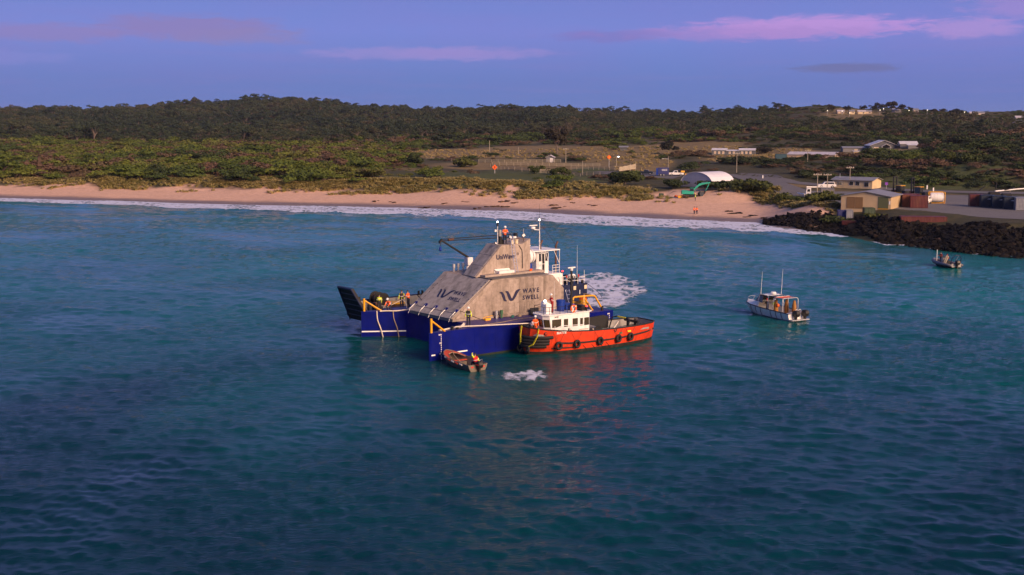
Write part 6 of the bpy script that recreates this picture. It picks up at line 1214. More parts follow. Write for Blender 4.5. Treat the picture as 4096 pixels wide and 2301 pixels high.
def gable(name,label,org,ang,w_,d_,h_,rise,wall,roof,ridge='x',over=.3,wins=(),doors=(),cat='building',skillion=False):
    """org: front-left ground corner; local x along the front, y to the back"""
    t=thing(name,label,cat,org,ang); mb=MB()
    mb.bb((0,0,-1.2),(w_,d_,h_)); wl=mb.build('wall',MATS[wall],t); e=over
    if skillion: MB().slab([(-e,-e,h_+.02),(w_+e,-e,h_+.02),(w_+e,d_+e,h_+rise),(-e,d_+e,h_+rise)],(0,0,.12)).build('roof',MATS[roof],t)
    elif ridge=='x':
        for s_ in (0,1):
            y0=-e if s_==0 else d_+e; MB().slab([(-e,y0,h_-.05),(w_+e,y0,h_-.05),(w_+e,d_/2,h_+rise),(-e,d_/2,h_+rise)],(0,0,.12)).build('roof',MATS[roof],t)
        for x in (.01,w_-.01): MB().slab([(x,0,h_),(x,d_,h_),(x,d_/2,h_+rise-.02)],(.02 if x<1 else -.02,0,0)).build('gable_end',MATS[wall],t)
    else:
        for s_ in (0,1):
            x0=-e if s_==0 else w_+e; MB().slab([(x0,-e,h_-.05),(x0,d_+e,h_-.05),(w_/2,d_+e,h_+rise),(w_/2,-e,h_+rise)],(0,0,.12)).build('roof',MATS[roof],t)
        for y in (.01,d_-.01): MB().slab([(0,y,h_),(w_,y,h_),(w_/2,y,h_+rise-.02)],(0,.02 if y<1 else -.02,0)).build('gable_end',MATS[wall],t)
    for (x0,x1,z0,z1,m_) in wins:
        f=MB().bb((x0-.06,-.05,z0-.06),(x1+.06,-.004,z1+.06)).build('window',MATS['white_paint'],wl); MB().bb((x0,-.07,z0),(x1,-.052,z1)).build('pane',MATS[m_],f)
    for (x0,x1,z1,m_) in doors: MB().bb((x0,-.06,0),(x1,-.004,z1)).build('door',MATS[m_],wl)
    return t
def gw(k,y): x=float(xk(k,y)); return Vector((x,y,gz(x,y)))
# warehouse: near gable corner
def flatp(k,y,z): return Vector((float(xk(k,y)),y,z))
ZY=3.9
gable('warehouse','large tan metal warehouse with grey roof beside the rock wall','',0,1,1,1,1,'wall_tan','roof_grey') if False else None
A_=flatp(3363,257,ZY); B_=flatp(3562,252,ZY); an=math.atan2(B_.y-A_.y,B_.x-A_.x); wd=(B_-A_).length
t=gable('warehouse','large tan metal warehouse with grey roof and brown doors behind the rock wall',A_,an,wd,11,2.6,.95,'wall_tan','roof_grey',ridge='y',wins=(),doors=((1.2,2.9,2.4,'door_brown'),(2.98,4.6,2.4,'door_brown'),(wd-2.6,wd-.5,2.6,'door_green')))
box('side_wall',(-.06,.05,-.5),(-.01,10.9,2.55),MATS['wall_grey'],t); box('door_sill',(wd-2.6,-.12,.0),(wd-.5,-.065,.12),MATS['safety_yellow'],t); box('notice_board',(wd-.38,-.05,1.0),(wd-.12,-.004,1.7),MATS['white_line'],t)
A_=flatp(3330,338,4.0); B_=flatp(3488,331,4.0); an=math.atan2(B_.y-A_.y,B_.x-A_.x); wd=(B_-A_).length
t=gable('office_building','cream weatherboard office with blue grey roof behind the warehouse',A_,an,wd,6.5,2.25,.75,'wall_cream','roof_grey',ridge='x',over=.5,wins=((1.5,2.7,.9,1.9,'window_glass'),(4.9,6.0,.9,1.9,'window_glass'),(6.7,7.8,.9,1.9,'window_glass'),(9.2,10.4,.6,1.8,'window_glass')),doors=((3.1,3.9,1.9,'wall_cream'),))
tube('flue',[(1.0,2.5,2.6),(1.0,2.5,3.9)],.08,MATS['galvanised'],t)
A_=gw(3148,486); B_=flatp(3338,478,A_.z); an=math.atan2(B_.y-A_.y,B_.x-A_.x); wd=(B_-A_).length
gable('farm_shed','long pale pink shed with open bay on the grassy rise',A_,an,wd,12,2.3,.9,'wall_pink','roof_pale',ridge='x',doors=((3.6,5.4,1.9,'wall_tan'),(11.5,13.2,2.0,'black_steel')))
A_=gw(2846,565); B_=flatp(3019,560,A_.z); an=math.atan2(B_.y-A_.y,B_.x-A_.x); wd=(B_-A_).length
t=thing('motel','long low grey motel block with two raised white roofed ends','building',A_,an)
for nm,x0,x1,h_ in (('end_block',0,6.8,2.3),('link_block',6.8,wd-7.4,2.0),('end_block',wd-7.4,wd,2.3)):
    b=MB().bb((x0,0,-1),(x1,7,h_)).build(nm,MATS['wall_slate'],t)
    for s_ in (0,1):
        y0=-.4 if s_==0 else 7.4; MB().slab([(x0-.2,y0,h_-.03),(x1+.2,y0,h_-.03),(x1+.2,3.5,h_+(.85 if nm=='end_block' else .45)),(x0-.2,3.5,h_+(.85 if nm=='end_block' else .45))],(0,0,.1)).build('roof',MATS['roof_white'],b)
    for x in np.arange(x0+1.0,x1-1.2,1.9): f=MB().bb((x,-.05,.6),(x+1.0,-.004,1.8)).build('window',MATS['white_paint'],b); MB().bb((x+.08,-.07,.68),(x+.92,-.052,1.72)).build('pane',MATS['curtain_lit'],f)
A_=gw(3480,552); an=R(-6)
t=gable('gabled_house','white roofed house with a wide front gable on the hillside',A_,an,12,13,2.4,2.4,'wall_slate','roof_white',ridge='y',over=.6,wins=((1.5,3.6,.5,1.7,'curtain_lit'),),doors=((5.4,6.6,2.0,'black_steel'),))
MB().slab([(4.5,-2.2,2.0),(4.5,.2,2.0),(6.6,.2,3.1),(6.6,-2.2,3.1)],(0,0,.1)).build('porch_roof',MATS['roof_white'],t); MB().slab([(8.7,-2.2,2.0),(8.7,.2,2.0),(6.6,.2,3.1),(6.6,-2.2,3.1)],(0,0,.1)).build('porch_roof',MATS['roof_white'],t)
for x in (4.7,8.5): MB().cyl((x,-2.0,-.3),(x,-2.0,2.0),.09,6).build('porch_post',MATS['white_paint'],t)
gable('house_wing','low white roofed wing to the right of the gabled house',gw(3598,548),R(-8),7.5,6,2.0,1.1,'wall_grey','roof_white',ridge='x'); gable('outhouse','small flat outbuilding at the right end of the house',gw(3630,542),R(-8),4.6,4,1.6,.5,'wall_grey','roof_white',skillion=True)
gable('long_barn','low grey barn left of the gabled house',gw(3370,560),R(-5),10.5,6,1.9,.6,'wall_grey','roof_grey',ridge='x',wins=((5.2,6.6,.6,1.3,'curtain_lit'),))
gable('field_shelter','small shed with cream frame on the grass behind the motel bank',gw(3412,478),R(-8),2.8,2.4,1.9,.15,'wall_cream','roof_white',skillion=True,doors=((.35,2.45,1.5,'rust_brown'),))
gable('yard_hut','small white roofed hut beyond the stockyard',gw(2184,498),R(-12),3.2,3,2.0,.9,'wall_grey','roof_pale',ridge='y',doors=((1.6,2.9,1.7,'white_paint'),))
gable('picnic_shelter','low open shelter with dark roof on the dry grass',gw(2480,590),R(-4),3.4,3,1.8,.6,'wall_slate','roof_grey',ridge='x',over=.7)
for i,(u,v,wp,lb,m_) in enumerate([(3350,456,26,'pale ridge house between the two leftmost dome trees','wall_pink'),(3398,456,20,'small ridge house with lit window right of the second dome tree','wall_cream'),(3432,457,30,'cream ridge house in the middle of the row','wall_cream'),(3462,456,24,'low brown ridge house right of the cream one','wall_pink'),(3572,450,32,'pale ridge house below the largest dome tree','wall_grey'),(3652,450,22,'white roofed house on the ridge above the cut bank','wall_grey'),(3880,464,26,'lit cream house on the right of the ridge','wall_cream'),(3912,463,26,'white house at the right of the ridge beside the lit one','roof_pale'),(4064,482,26,'upper pale house at the far right of the ridge','roof_pale'),(4058,500,40,'lower pale house at the far right edge','roof_pale'),(2420,452,26,'tiny pale house on the middle skyline','roof_pale')]):
    p=ground(u,v,600,1500); px=4800/p.y; w_=wp/px; gable('ridge_house',lb,p,R(-6),w_,6,2.0,1.2,m_,('roof_pale','roof_grey')[i%2],ridge='x',wins=((w_*.15,w_*.35,.6,1.5,'curtain_lit'),(w_*.6,w_*.8,.6,1.5,'window_glass')))
# arched shed
W12,L10,ph=11.5,10.4,R(46); lb_=flatp(2719,340,4.3); dA=Vector((math.cos(ph),-math.sin(ph),0)); dB=Vector((math.sin(ph),math.cos(ph),0))
t=thing('arched_shed','white fabric shed with a curved barrel roof above the beach','shed',lb_,-ph)
nA=14; arc=[(W12/2-W12/2*math.cos(a),max(0,4.1*math.sin(a)**.85)) for a in np.linspace(0,PI,nA+1)]
for i in range(nA):
    (x0,z0),(x1,z1)=arc[i],arc[i+1]; MB().slab([(x0,0,z0),(x1,0,z1),(x1,L10,z1),(x0,L10,z0)],Vector((0,0,.06))).build('roof_panel',mat('white_fabric',(.66,.64,.68),.55,var=.06,scale=.5),t)
MB().slab([(x,.12,z) for x,z in arc],(0,.05,0)).build('end_wall',mat('shaded_fabric',(.40,.40,.45),.6,var=.08),t); MB().slab([(x,L10-.15,z) for x,z in arc],(0,.05,0)).build('end_wall',MATS['shaded_fabric'],t)  # shade on the white shed's end is painted as a greyer fabric
MB().tube([(x,.0,z+.05) for x,z in arc],.07,6).build('arch_rib',MATS['white_paint'],t)

# ---------------------------------------------------------------- containers, tank, vehicles
def container(label,k,y,ang,m_,ln=6.06,z=None,group='shipping containers in the yard',h=2.59,logo=False,front=False):
    p=gw(k,y) if z is None else flatp(k,y,z); p.z+=.09; t=thing('shipping_container',label,'container',p,ang,group); mb=MB(); prof=[]
    n=int(ln/.28); xs=np.linspace(.08,ln-.08,n*2); 
    for s_ in (0,1):
        base=0.0 if s_==0 else 2.44; sg=1 if s_==0 else -1; mb.loft([[(x,base+sg*(.02 if (j//1)%2 else .06),.12),(x,base+sg*(.02 if j%2 else .06),h-.1)] for j,x in enumerate(xs)])
    mb.build('side_panels',MATS[m_],t); box('roof_panel',(.02,.03,h-.08),(ln-.02,2.41,h-.02),MATS[m_],t); box('floor_frame',(.02,.02,.02),(ln-.02,2.42,.14),MATS[m_],t)
    for x in (0,ln-.12):
        for yy_ in (0,2.32): box('corner_post',(x,yy_,0),(x+.12,yy_+.12,h),MATS[m_],t)
    for yy_ in (0,2.34): box('top_rail',(.12,yy_+.005,h-.1),(ln-.12,yy_+.095,h-.003),MATS[m_],t)
    for s_,x in ((0,.03),(1,ln-.07)):
        d=box('door' if s_ else 'end_wall',(x,.12,.14),(x+.04,2.32,h-.1),MATS[m_],t)
        if s_:
            for yy_ in (.5,.95,1.5,1.95): MB().cyl((ln-.01,yy_,.2),(ln-.01,yy_,h-.15),.025,5).build('lock_bar',MATS['galvanised'],d)
    if logo: MB().slab([(1.2,.005,1.75),(2.2,.005,1.95),(3.6,.005,1.8),(2.2,.005,1.7)],(0,-.015,0)).build('emblem',MATS['white_line'],t)
    return t
mat('box_red',(.085,.008,.010),.55,var=.2,scale=1.2,stain=((.18,.07,.03),.5,1)); mat('box_rust',(.16,.045,.018),.6,var=.25,scale=1.2,stain=((.1,.04,.02),.5,1)); mat('box_navy',(.006,.016,.035),.5,var=.2,scale=1.2); mat('box_blue',(.03,.035,.14),.5,var=.2); mat('box_grey',(.20,.21,.24),.5,var=.15); mat('box_green',(.035,.06,.03),.55,var=.2); mat('box_teal',(.012,.06,.09),.55,var=.2)
container('dark red container at the left of the red row beside the warehouse',3563,264,R(-14),'box_red'); container('rust brown container in the middle of the red row',3608,260,R(-14),'box_rust',3.0); container('dark red container at the right end of the red row, doors showing',3640,257,R(-14),'box_red',3.6)
container('dark red container at the left of the blue row',3878,262,R(-13),'box_red',2.9)
for i,k in enumerate((3922,3968,4015)): container(('left','middle','right')[i]+'most dark blue container of the three in the right row' if i!=1 else 'middle dark blue container of the three in the right row',k,259-3*i,R(-13),'box_navy',2.95,logo=True)
container('grey open framed container at the right end of the blue row',4062,250,R(-13),'box_grey',2.0)
container('long low red container half hidden behind the boulders',3604,232,R(-8),'box_red',8.6,h=1.1)
container('blue container before the warehouse doors',3354,251,R(-8),'box_blue',1.6,h=2.2); container('slate blue container next to the blue one by the warehouse',3386,250,R(-8),'box_grey',1.4,h=2.2)
container('long red container low in front of the warehouse',3370,246,R(-9),'box_red',4.1,h=1.3); container('dark green container beside the green roller door',3458,249,R(-6),'box_green',2.2,h=1.8); container('pale grey container behind the white truck',3284,298,R(-10),'wall_grey',3.2,h=1.9); container('dark teal container left of the pink farm shed',3101,486,R(-6),'box_teal',4.4,group='shipping containers on the rise')
p=flatp(3717,272,3.9); t=thing('tank_container','white tank container with round end in a yellow frame','container',p,R(-12))
MB().lathe((.15,1.2,1.3),[(.0,0),(.7,.03),(1.08,.2),(1.12,.35),(1.12,2.75),(1.08,2.9),(.7,3.05),(.0,3.08)],22,Vector((1,0,0))).build('tank',WP,t,smooth=R(40))
for x in (0,3.3):
    for a,b in (((x,0,0),(x,0,2.55)),((x,2.4,0),(x,2.4,2.55)),((x,0,.06),(x,2.4,.06)),((x,0,2.5),(x,2.4,2.5))): MB().cyl(a,b,.09,4).build('frame_bar',Y_,t)
for yy_,z_ in ((0,.06),(2.4,.06),(0,2.5),(2.4,2.5)): MB().cyl((0,yy_,z_),(3.3,yy_,z_),.07,4).build('frame_bar',Y_,t)
def wheel(parent,x,y,r,w_=.22): 
    o=MB().cyl((x,y-w_/2,r),(x,y+w_/2,r),r,14).build('wheel',MATS['black_rubber'],parent,smooth=R(40)); MB().cyl((x,y-w_/2-.01,r),(x,y+w_/2+.01,r),r*.55,10).build('rim',MATS['galvanised'],o); return o
def ute(label,p,ang,m_='white_paint',cat='ute',tray=True):
    t=thing('utility_vehicle',label,cat,p,ang); mb=MB(); mb.loft([[(x,-.9,z0),(x,-.92,z1),(x,.92,z1),(x,.9,z0)] for x,z0,z1 in ((0,.45,.85),(.1,.4,1.0),(1.35,.38,1.05),(3.2,.38,1.05),(4.9,.42,1.02),(5.0,.45,.95))],closed=True,cap0=True,cap1=True); mb.build('body',MATS[m_],t,bevel=.04)
    e_=3.1 if tray else 4.6; mb=MB(); mb.loft([[(1.3,-.86,1.05),(e_,-.86,1.05),(e_,.86,1.05),(1.3,.86,1.05)],[(1.85,-.74,1.68),(e_-.12,-.74,1.7),(e_-.12,.74,1.7),(1.85,.74,1.68)]],closed=True,cap1=True); cb=mb.build('cab',MATS[m_],t,bevel=.04)
    MB().slab([(1.42,-.72,1.12),(1.42,.72,1.12),(1.80,.66,1.6),(1.80,-.66,1.6)],(-.03,0,.02)).build('windscreen',MATS['window_glass'],cb)
    for s_ in (-1,1):
        MB().slab([(1.75,s_*.865,1.12),(e_-.2,s_*.865,1.12),(e_-.25,s_*.775,1.6),(1.98,s_*.775,1.6)],(0,s_*.02,0)).build('side_window',MATS['window_glass'],cb); MB().box((.02,s_*.65,.72),(.06,.3,.16)).build('headlight',MATS['lamp_lens'],t)
    if tray: box('tray_floor',(3.15,-.85,1.055),(4.9,.85,1.075),MATS['black_steel'],t)
    for x in (.95,3.95):
        for y in (-.82,.82): wheel(t,x,y,.37)
    return t
def onground(k,y,dz=.10): v=gw(k,y); v.z+=dz; return v
ute('white four wheel drive parked by the office poles',onground(3270,336),R(-8),tray=False,cat='car'); ute('white utility parked beside the dark blue trailer box',onground(2674,403),R(-4)); ute('dark blue utility left of the trailer box',onground(2612,408),R(170),'box_navy'); ute('white van behind the red container row',onground(3692,268),R(60),tray=False,cat='van')
p=onground(2632,400); t=thing('site_trailer','dark blue box trailer with white lettering near the light pole','trailer',p,R(-4))
box('box_body',(0,0,.5),(3.6,2.3,2.7),MATS['box_blue'],t,bevel=.03); text('lettering','SGCS',.75,MATS['white_line'],t,frame((1.2,-.012,1.75),(1,0,0),(0,0,1)),bold=.01); box('side_panel',(-.6,.1,.3),(-.02,2.2,2.5),MATS['blue_plastic'],t)
for x in (.9,1.9): wheel(t,x,.1,.38); wheel(t,x,2.2,.38)
p=onground(2708,405); t=thing('front_loader','small yellow and black loader at the end of the gravel lot','loader',p,R(-4)); box('chassis',(0,-.7,.4),(2.4,.7,1.0),MATS['black_steel'],t,bevel=.05); box('hood',(1.2,-.6,1.0),(2.5,.6,1.6),MATS['yellow_plastic'],t,bevel=.06); box('cab',(.3,-.55,1.0),(1.15,.55,2.1),MATS['window_glass'],t,bevel=.04)
for x in (.4,2.0):
    for y in (-.75,.75): wheel(t,x,y,.5,.3)
MB().slab([(2.6,-.9,.15),(2.6,.9,.15),(3.2,.9,.1),(3.1,-.9,.1)],(0,0,.5)).build('bucket',Y_,t)
p=onground(3222,304); t=thing('truck','white flat nosed truck parked left of the warehouse','truck',p,R(-10)); t.scale=(.8,.8,.8); cb=MB().loft([[(0,-1.1,.6),(0,-1.1,1.5),(.25,-1.1,2.5),(1.6,-1.1,2.6),(1.6,-1.1,.6)],[(0,1.1,.6),(0,1.1,1.5),(.25,1.1,2.5),(1.6,1.1,2.6),(1.6,1.1,.6)]],closed=True,cap0=True,cap1=True).build('cab',WP,t,bevel=.05)
MB().slab([(.0,-.95,1.55),(.0,.95,1.55),(.22,.95,2.35),(.22,-.95,2.35)],(-.03,0,0)).build('windscreen',MATS['window_glass'],cb); MB().slab([(.35,-1.11,1.5),(1.3,-1.11,1.5),(1.3,-1.11,2.3),(.5,-1.11,2.3)],(0,-.02,0)).build('side_window',MATS['window_glass'],cb); box('chassis',(.2,-.6,.5),(6.0,.6,.75),MATS['black_steel'],t); box('deck',(1.9,-1.15,.9),(6.2,1.15,1.05),MATS['grey_paint'],t)
for x in (.75,4.2,5.3):
    for y in (-.95,.95): wheel(t,x,y,.48,.3)
def forklift(label,p,ang):
    t=thing('forklift',label,'forklift',p,ang)
    for y in (-.55,.55): box('mast_rail',(-.12,y-.12,.2),(.12,y+.12,5.2),MATS['black_steel'],t)
    for z_ in (1.0,3.0,5.0): box('mast_bar',(-.10,-.43,z_),(.10,.43,z_+.25),MATS['black_steel'],t)
    box('carriage',(-.3,-.9,1.2),(-.13,.9,2.0),MATS['rust_brown'],t); b=box('chassis',(.2,-1.0,.5),(3.6,1.0,1.5),Y_,t,bevel=.06); box('counterweight',(3.0,-1.05,.45),(4.0,1.05,1.9),MATS['black_steel'],t,bevel=.08); box('cab',(1.0,-.7,1.5),(2.4,.7,3.0),MATS['window_glass'],t,bevel=.04); box('cab_roof',(.9,-.8,3.0),(2.5,.8,3.12),Y_,t)
    for y in (-.35,.35): box('fork',(-1.6,y-.09,.35),(-.3,y+.09,.45),MATS['black_steel'],t)
    for x,r in ((.6,.65),(3.2,.5)):
        for y in (-.95,.95): wheel(t,x,y,r,.4)
forklift('tall masted forklift behind the left red container',onground(3578,292),R(-60)); forklift('tall masted forklift behind the right red container',onground(3648,286),R(-50))
p=onground(3900,296); t=thing('scrap_machinery','dark old machinery heap behind the blue containers','machinery',p,R(-10)); 
for i,(x,y,w_,h_) in enumerate(((0,0,3.0,.9),(3.5,1,2.5,1.2),(6.5,.5,2.2,.9))): box('engine_block',(x,y,0),(x+w_,y+2,h_),MATS['black_steel'],t,bevel=.2)
for a,b in (((1,1,1.6),(2.5,1.2,2.6)),((5,1.5,2.0),(5.2,1.4,3.4)),((7,1,1.7),(9.4,1.2,2.3))): MB().cyl(a,b,.14,6).build('arm',MATS['black_steel'],t)

# ---------------------------------------------------------------- digger on the beach
p=ground(2758,789,250,360); t=thing('excavator','sea green tracked excavator on the sand in front of the arched shed','excavator',p,R(-4)); t.scale=(.9,.9,.8); SG=MATS['sea_green']
for y in (-.95,.95): 
    mb=MB(); mb.slab([(-1.9,y-.28,.2),(-2.05,y-.28,.45),(-1.8,y-.28,.85),(1.9,y-.28,.85),(2.15,y-.28,.45),(1.95,y-.28,.15),(-1.6,y-.28,.02),(1.6,y-.28,.02)][:6]+[(1.7,y-.28,.0),(-1.7,y-.28,.0)],(0,.56,0)); mb.build('track',MATS['black_steel'],t,bevel=.03)
box('undercarriage',(-1.2,-.7,.4),(1.2,.7,1.0),MATS['black_steel'],t); b=MB().prism([(-2.3,-1.2),(1.0,-1.2),(1.2,-.6),(1.2,1.2),(-2.0,1.25),(-2.45,.6),(-2.45,-.6)],1.02,2.0).build('house',SG,t,bevel=.06)
box('engine_hood',(-2.3,-1.1,2.0),(-.6,1.1,2.25),SG,b,bevel=.05); box('cab',(.0,-1.15,2.0),(1.1,-.1,3.0),MATS['window_glass'],t,bevel=.05); box('cab_roof',(-.05,-1.2,3.0),(1.15,-.05,3.1),SG,t)
def beam(name,pts,w_,hs,m_):
    secs=[[(x,.35-w_/2,z+h),(x,.35+w_/2,z+h),(x,.35+w_/2,z-h),(x,.35-w_/2,z-h)] for (x,z),h in zip(pts,hs)]; return MB().loft(secs,closed=True,cap0=True,cap1=True).build(name,m_,t)
beam('boom',[(.7,1.8),(1.7,3.0),(2.7,4.0),(3.6,4.35),(5.9,4.75)],.45,[.25,.34,.38,.30,.18],SG); beam('stick',[(5.6,5.05),(5.55,4.2),(4.6,2.0)],.36,[.10,.3,.16],SG); MB().cyl((2.4,.35,3.1),(1.2,.35,1.6),.1,8).build('ram',MATS['steel'],t); MB().cyl((3.4,.35,4.75),(5.4,.35,5.0),.09,8).build('ram',MATS['steel'],t)
MB().slab([(4.3,-.2,2.1),(4.75,-.2,2.0),(4.4,-.2,1.1),(3.9,-.2,.75),(3.55,-.2,1.05),(4.0,-.2,1.4)],(0,1.1,0)).build('bucket',MATS['black_steel'],t)
t=thing('gear_box','yellow crate on the sand left of the digger tracks','crate',ground(2722,792,250,360),0); box('crate_body',(-.7,-.5,0),(.7,.5,.55),MATS['yellow_plastic'],t,bevel=.04); box('crate_lid',(-.75,-.55,.55),(.75,.55,.65),MATS['safety_yellow'],t)
t=thing('work_barrow','small rusty trailer frame before the digger','trailer',ground(2740,795,250,360),0)
for x in (-.8,.8): MB().tube([(x-.2,0,0),(x,0,.8),(x+.1,0,0)],.05,5).build('trestle_leg',MATS['rust_brown'],t)
box('trestle_bar',(-1.0,-.1,.78),(1.0,.1,.9),MATS['rust_brown'],t)
t=thing('cable_drum','dark drum on the sand right of the digger','drum',ground(2803,785,250,360),R(20)); MB().cyl((0,-.5,.6),(0,.5,.6),.45,14).build('core',MATS['black_steel'],t)
for y in (-.55,.5): MB().cyl((0,y,.6),(0,y+.06,.6),.62,16).build('flange',MATS['box_navy'],t)
t=thing('generator','small dark green generator on the sand left of the digger','generator',ground(2645,788,250,360),0); box('body',(-.6,-.4,.1),(.6,.4,.95),MATS['box_green'],t,bevel=.05); box('skid',(-.7,-.45,0),(.7,.45,.1),MATS['black_steel'],t)
t=thing('sand_bag','orange marker bag on the sand between generator and digger','bag',ground(2703,789,250,360),0); MB().lathe((0,0,0),[(.0,0),(.42,.05),(.45,.3),(.2,.55),(.0,.6)],10).build('bag_body',MATS['orange_plastic'],t,smooth=True)
person('person in orange jacket on the beach, left of the close pair',ground(2777,857,220,360),R(10),'walk',HI_O,NAVY,stripes=True,detail=False); person('person in orange jacket and dark hat on the beach, right of the close pair',ground(2787,857,220,360),R(-10),'walk',HI_O,NAVY,stripes=True,detail=False,hair=(.02,.02,.02)); person('person in yellow jacket standing below the digger',ground(2781,804,220,360),R(90),'stand',HI_Y,NAVY,helmet=(.75,.7,.1),detail=False)

# ---------------------------------------------------------------- signs, poles, lamps, fences
def diamond(label,u,v,vbase,wpx,glyph):
    p=ground(u,vbase); px=4800/p.y; w_=wpx/px/2; zc=sightz(v,p.y)-p.z; t=thing('diamond_sign',label,'sign',p); MB().cyl((0,.1,-.3),(0,.1,zc),.08,8).build('post',MATS['galvanised'],t)
    b=MB().slab([(-w_,0,zc),(0,0,zc-w_),(w_,0,zc),(0,0,zc+w_)],(0,.05,0)).build('board',MATS['orange_plastic'],t); text('symbol',glyph,w_*1.0,MATS['black_steel'] if glyph=='5' else MATS['yellow_strap'],b,frame((0,-.012,zc-w_*.38),(1,0,0),(0,0,1)),align='CENTER',bold=.03); return t
diamond('orange diamond sign on the grassy dune left of the stockyard',1979,669.5,694,22,'5'); diamond('orange diamond sign on a tall post by the stock ramp',2436,629,671,18,'1')
mat('pole_wood',(.30,.26,.20),.85,var=.2,scale=4)
def pole(label,u,vtop,vbase,arm=False,cross=True,lamp=None):
    p=ground(u,vbase); h=sightz(vtop,p.y)-p.z; px=4800/p.y; r=max(.13,1.6/px); t=thing('utility_pole',label,'pole',p); MB().tube([(0,0,-.3),(0,0,h)],[r,r*.7],8).build('post',MATS['pole_wood'],t,smooth=R(40))
    if cross: box('crossarm',(-1.1,-.08,h-.5),(1.1,.08,h-.32),MATS['pole_wood'],t); [MB().cyl((x,0,h-.32),(x,0,h-.12),.06,6).build('insulator',MATS['white_paint'],t) for x in (-.9,-.3,.3,.9)]
    if arm: tube('lamp_arm',[(0,0,h-.8),(-1.6,0,h-.7)],.06,MATS['galvanised'],t); box('lamp_head',(-2.2,-.12,h-.78),(-1.5,.12,h-.66),MATS['white_paint'],t)
    if lamp: tube('lamp_arm',[(0,0,h-.3),(lamp,0,h-.2)],.05,MATS['galvanised'],t); MB().lathe((lamp,0,h-.42),[(.0,0),(.28,.05),(.34,.16),(.0,.2)],10).build('lamp',MATS['lamp_blue_white'],t)
    return t
for lb,u,a,b,kw in [('leftmost small utility pole, on the scrub left of the hill clearing',982,589,609,{}),('utility pole before the dark pine by the left clearing',1423,592,625,{}),('short utility pole right of the left clearing',1524,604,624,{}),('tall thin pole on the dry grass above the fences',1958,562,617,dict(cross=False)),('pole among dark bushes above the stockyard',2074,589,619,dict(cross=False)),('pole right of the big dark pine',2263,593,652,{}),('pole at the near stockyard rails',2330,644,705,dict(cross=False)),('pole with side lamp arm beside the blue trailer box',2672,627,700,dict(arm=True,cross=False)),('tall pole behind the arched shed',2946,610,691,{}),('pole before the pink farm shed',3230,599,648,{}),('pole before the gabled house',3486,589,641,{}),('pole left of the office, nearest the road',3268,693,778,{}),('pole between road and office',3308,694,768,{}),('tallest pole, standing before the office wall',3398,666,754,{}),('lamp pole with bright light near the stock ramp',2465,624,670,dict(cross=False,lamp=.8)),('distant pole on the right hand ridge',3876,577,600,{})]: pole(lb,u,a,b,**kw)
mat('street_lamp_glow',(1,.85,.5),.3,emit=(1,.85,.6),estr=3)
for lb,u,v in [('leftmost street lamp on the ridge',3309,443),('white street lamp between the two dome trees on the ridge',3368,445),('low street lamp by the lit ridge house',3398,452),('lower of the paired street lamps on the ridge',3519,441),('upper of the paired street lamps beside the tall tree',3533,436),('street lamp left of the wind bent ridge tree',3635,442),('lone high street lamp between two ridge trees',3708,441),('bright street lamp left of the lit cream house',3857,449),('street lamp down the slope at the far right',3968,476)]:
    p=ground(u,max(v+14,462 if u<3800 else v+14),600,1400); h=max(2.5,sightz(v,p.y)-p.z); t=thing('street_lamp',lb,'street lamp',p); MB().tube([(0,0,-.3),(0,0,h)],.09,6).build('post',MATS['galvanised'],t); MB().lathe((0,-.2,h-.2),[(.0,0),(.28,.1),(.34,.25),(.15,.4),(.0,.42)],10).build('lamp',MATS['street_lamp_glow'],t)
def fence(label,pts,n,h=1.3,rails=3,m_='pole_wood'):
    P_=[ground(u,v) for u,v in pts]; cum=[0]
    for a,b in zip(P_[:-1],P_[1:]): cum.append(cum[-1]+(b-a).length)
    t=thing('stock_fence',label,'fence',P_[0]); o0=P_[0]; Q=[]
    for i in range(n):
        s_=cum[-1]*i/(n-1); j=max(0,min(len(P_)-2,int(np.searchsorted(cum,s_)-1))); f=(s_-cum[j])/(cum[j+1]-cum[j]+1e-9); x,y,_z=P_[j].lerp(P_[j+1],f); Q.append(Vector((x,y,gz(x,y)))-o0)
    for qv in Q: MB().box(qv+Vector((0,0,h/2-.1)),(.14,.14,h+.2)).build('post',MATS[m_],t)
    for a,b in zip(Q[:-1],Q[1:]):
        for k in range(rails): z_=h*(k+1)/rails-.08; MB().slab([a+Vector((0,-.1,z_)),b+Vector((0,-.1,z_)),b+Vector((0,-.1,z_+.09)),a+Vector((0,-.1,z_+.09))],(0,.04,0)).build('rail',MATS[m_],t)
    return t
fence('upper left stockyard fence running behind the long green bush',[(1705,637),(1800,645),(1895,654)],12); fence('long rear rail fence of the stockyards',[(1915,651),(2080,652),(2243,651)],14); fence('middle rail fence across the stockyards',[(1970,662),(2150,665),(2400,667)],16); fence('diagonal stockyard fence below the first orange sign',[(1962,668),(2040,678),(2118,689)],9); fence('near stockyard rail fence behind the three round bushes',[(2120,694),(2260,700),(2400,705)],13); fence('rail fence at the right side of the stockyard',[(2284,678),(2350,679),(2460,682)],9)
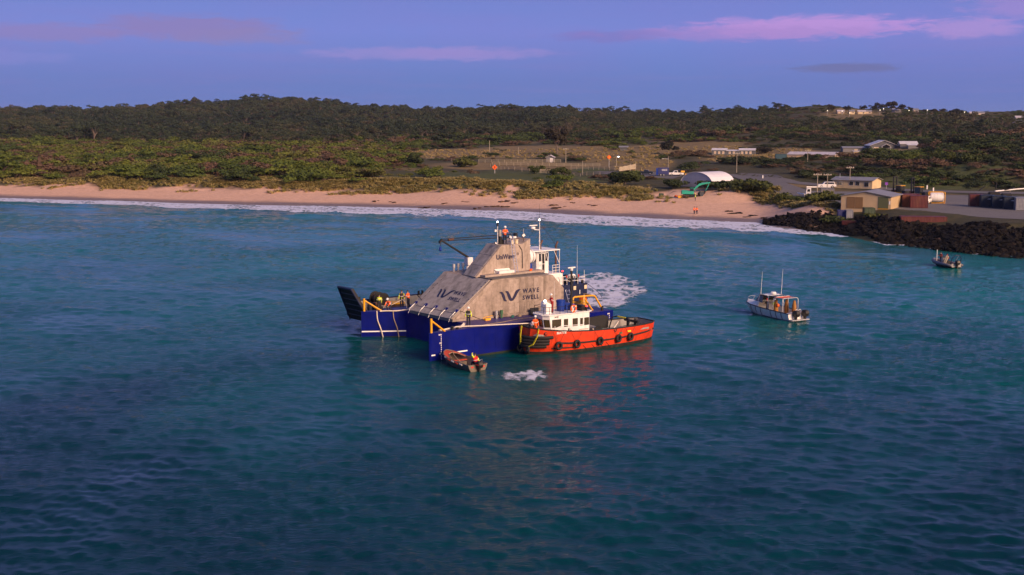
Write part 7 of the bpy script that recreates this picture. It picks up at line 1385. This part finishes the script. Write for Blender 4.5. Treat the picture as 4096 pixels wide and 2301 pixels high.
# stock loading ramp
p=ground(2478,690); t=thing('loading_ramp','pale timber stock loading ramp beside the gravel lot','ramp',p,R(-3)); px=4800/p.y
for i,x in enumerate((0,1.9,3.8,5.6)):
    MB().box((x,0,.9+.28*i),(.2,.2,1.9+.55*i)).build('post',MATS['pole_wood'],t); MB().box((x,1.2,.9+.28*i),(.2,.2,1.9+.55*i)).build('post',MATS['pole_wood'],t)
for k in range(4):
    MB().slab([(0,-.12,.45+.36*k),(5.6,-.12,1.35+.42*k),(5.6,-.12,1.6+.42*k),(0,-.12,.68+.36*k)],(0,.05,0)).build('side_board',MATS['cream'],t)
MB().slab([(0,.0,.2),(5.6,.0,1.1),(5.6,1.2,1.1),(0,1.2,.2)],(0,0,.1)).build('ramp_floor',MATS['brown_timber'],t)
# guard rails and small markers on the roads
for lb,pts in [('white guard rail on the grass island before the office',[(3225,759),(3270,759),(3322,760)]),('white kerb rail behind the blue containers',[(3980,776),(4040,770),(4110,764)]),('short white pipe barrier at the foot of the side road',[(3190,784),(3218,789)])]:
    P_=[ground(u,v) for u,v in pts]; t=thing('guard_rail',lb,'guard rail',P_[0])
    for a,b in zip(P_[:-1],P_[1:]): MB().cyl(a-P_[0]+Vector((0,0,.7)),b-P_[0]+Vector((0,0,.7)),.17,6).build('beam',MATS['white_paint'],t)
    for a in P_: MB().cyl(a-P_[0]+Vector((0,0,-.1)),a-P_[0]+Vector((0,0,.7)),.08,6).build('post',MATS['pole_wood'],t)
p=ground(3545,758); t=thing('notice_sign','small purple sign on the verge beyond the warehouse','sign',p); MB().cyl((0,0,0),(0,0,1.2),.05,6).build('post',MATS['galvanised'],t); box('board',(-.4,-.04,1.2),(.4,.02,1.9),mat('purple_sign',(.16,.03,.35),.5),t)
for lb,u,v in [('white marker post beside the road bend',3051,715),('white marker post on the verge behind the tank container',3708,757),('pale hydrant box on the verge right of the marker post',3733,767)]:
    p=ground(u,v); t=thing('marker_post',lb,'post',p); box('post',(-.15,-.12,-.1),(.15,.12,1.0),WP,t); box('cap',(-.18,-.15,1.0),(.18,.15,1.12),MATS['grey_paint'],t)

# ---------------------------------------------------------------- air
def haze_box():
    mb=MB(); mb.bb((-7000,-3300,-6),(7000,5800,82)); m=bpy.data.materials.new('sea_air'); m.use_nodes=True; t=m.node_tree; t.nodes.remove(t.nodes['Principled BSDF'])
    v=N(t,'ShaderNodeVolumePrincipled'); v.inputs['Color'].default_value=(.75,.8,.95,1); v.inputs['Density'].default_value=.00005; v.inputs['Anisotropy'].default_value=.2; L(t,v.outputs[0],t.nodes['Material Output'].inputs['Volume'])
    tag(mb.build('haze',m),'thin blue evening haze over the water and hills',kind='stuff')
haze_box()
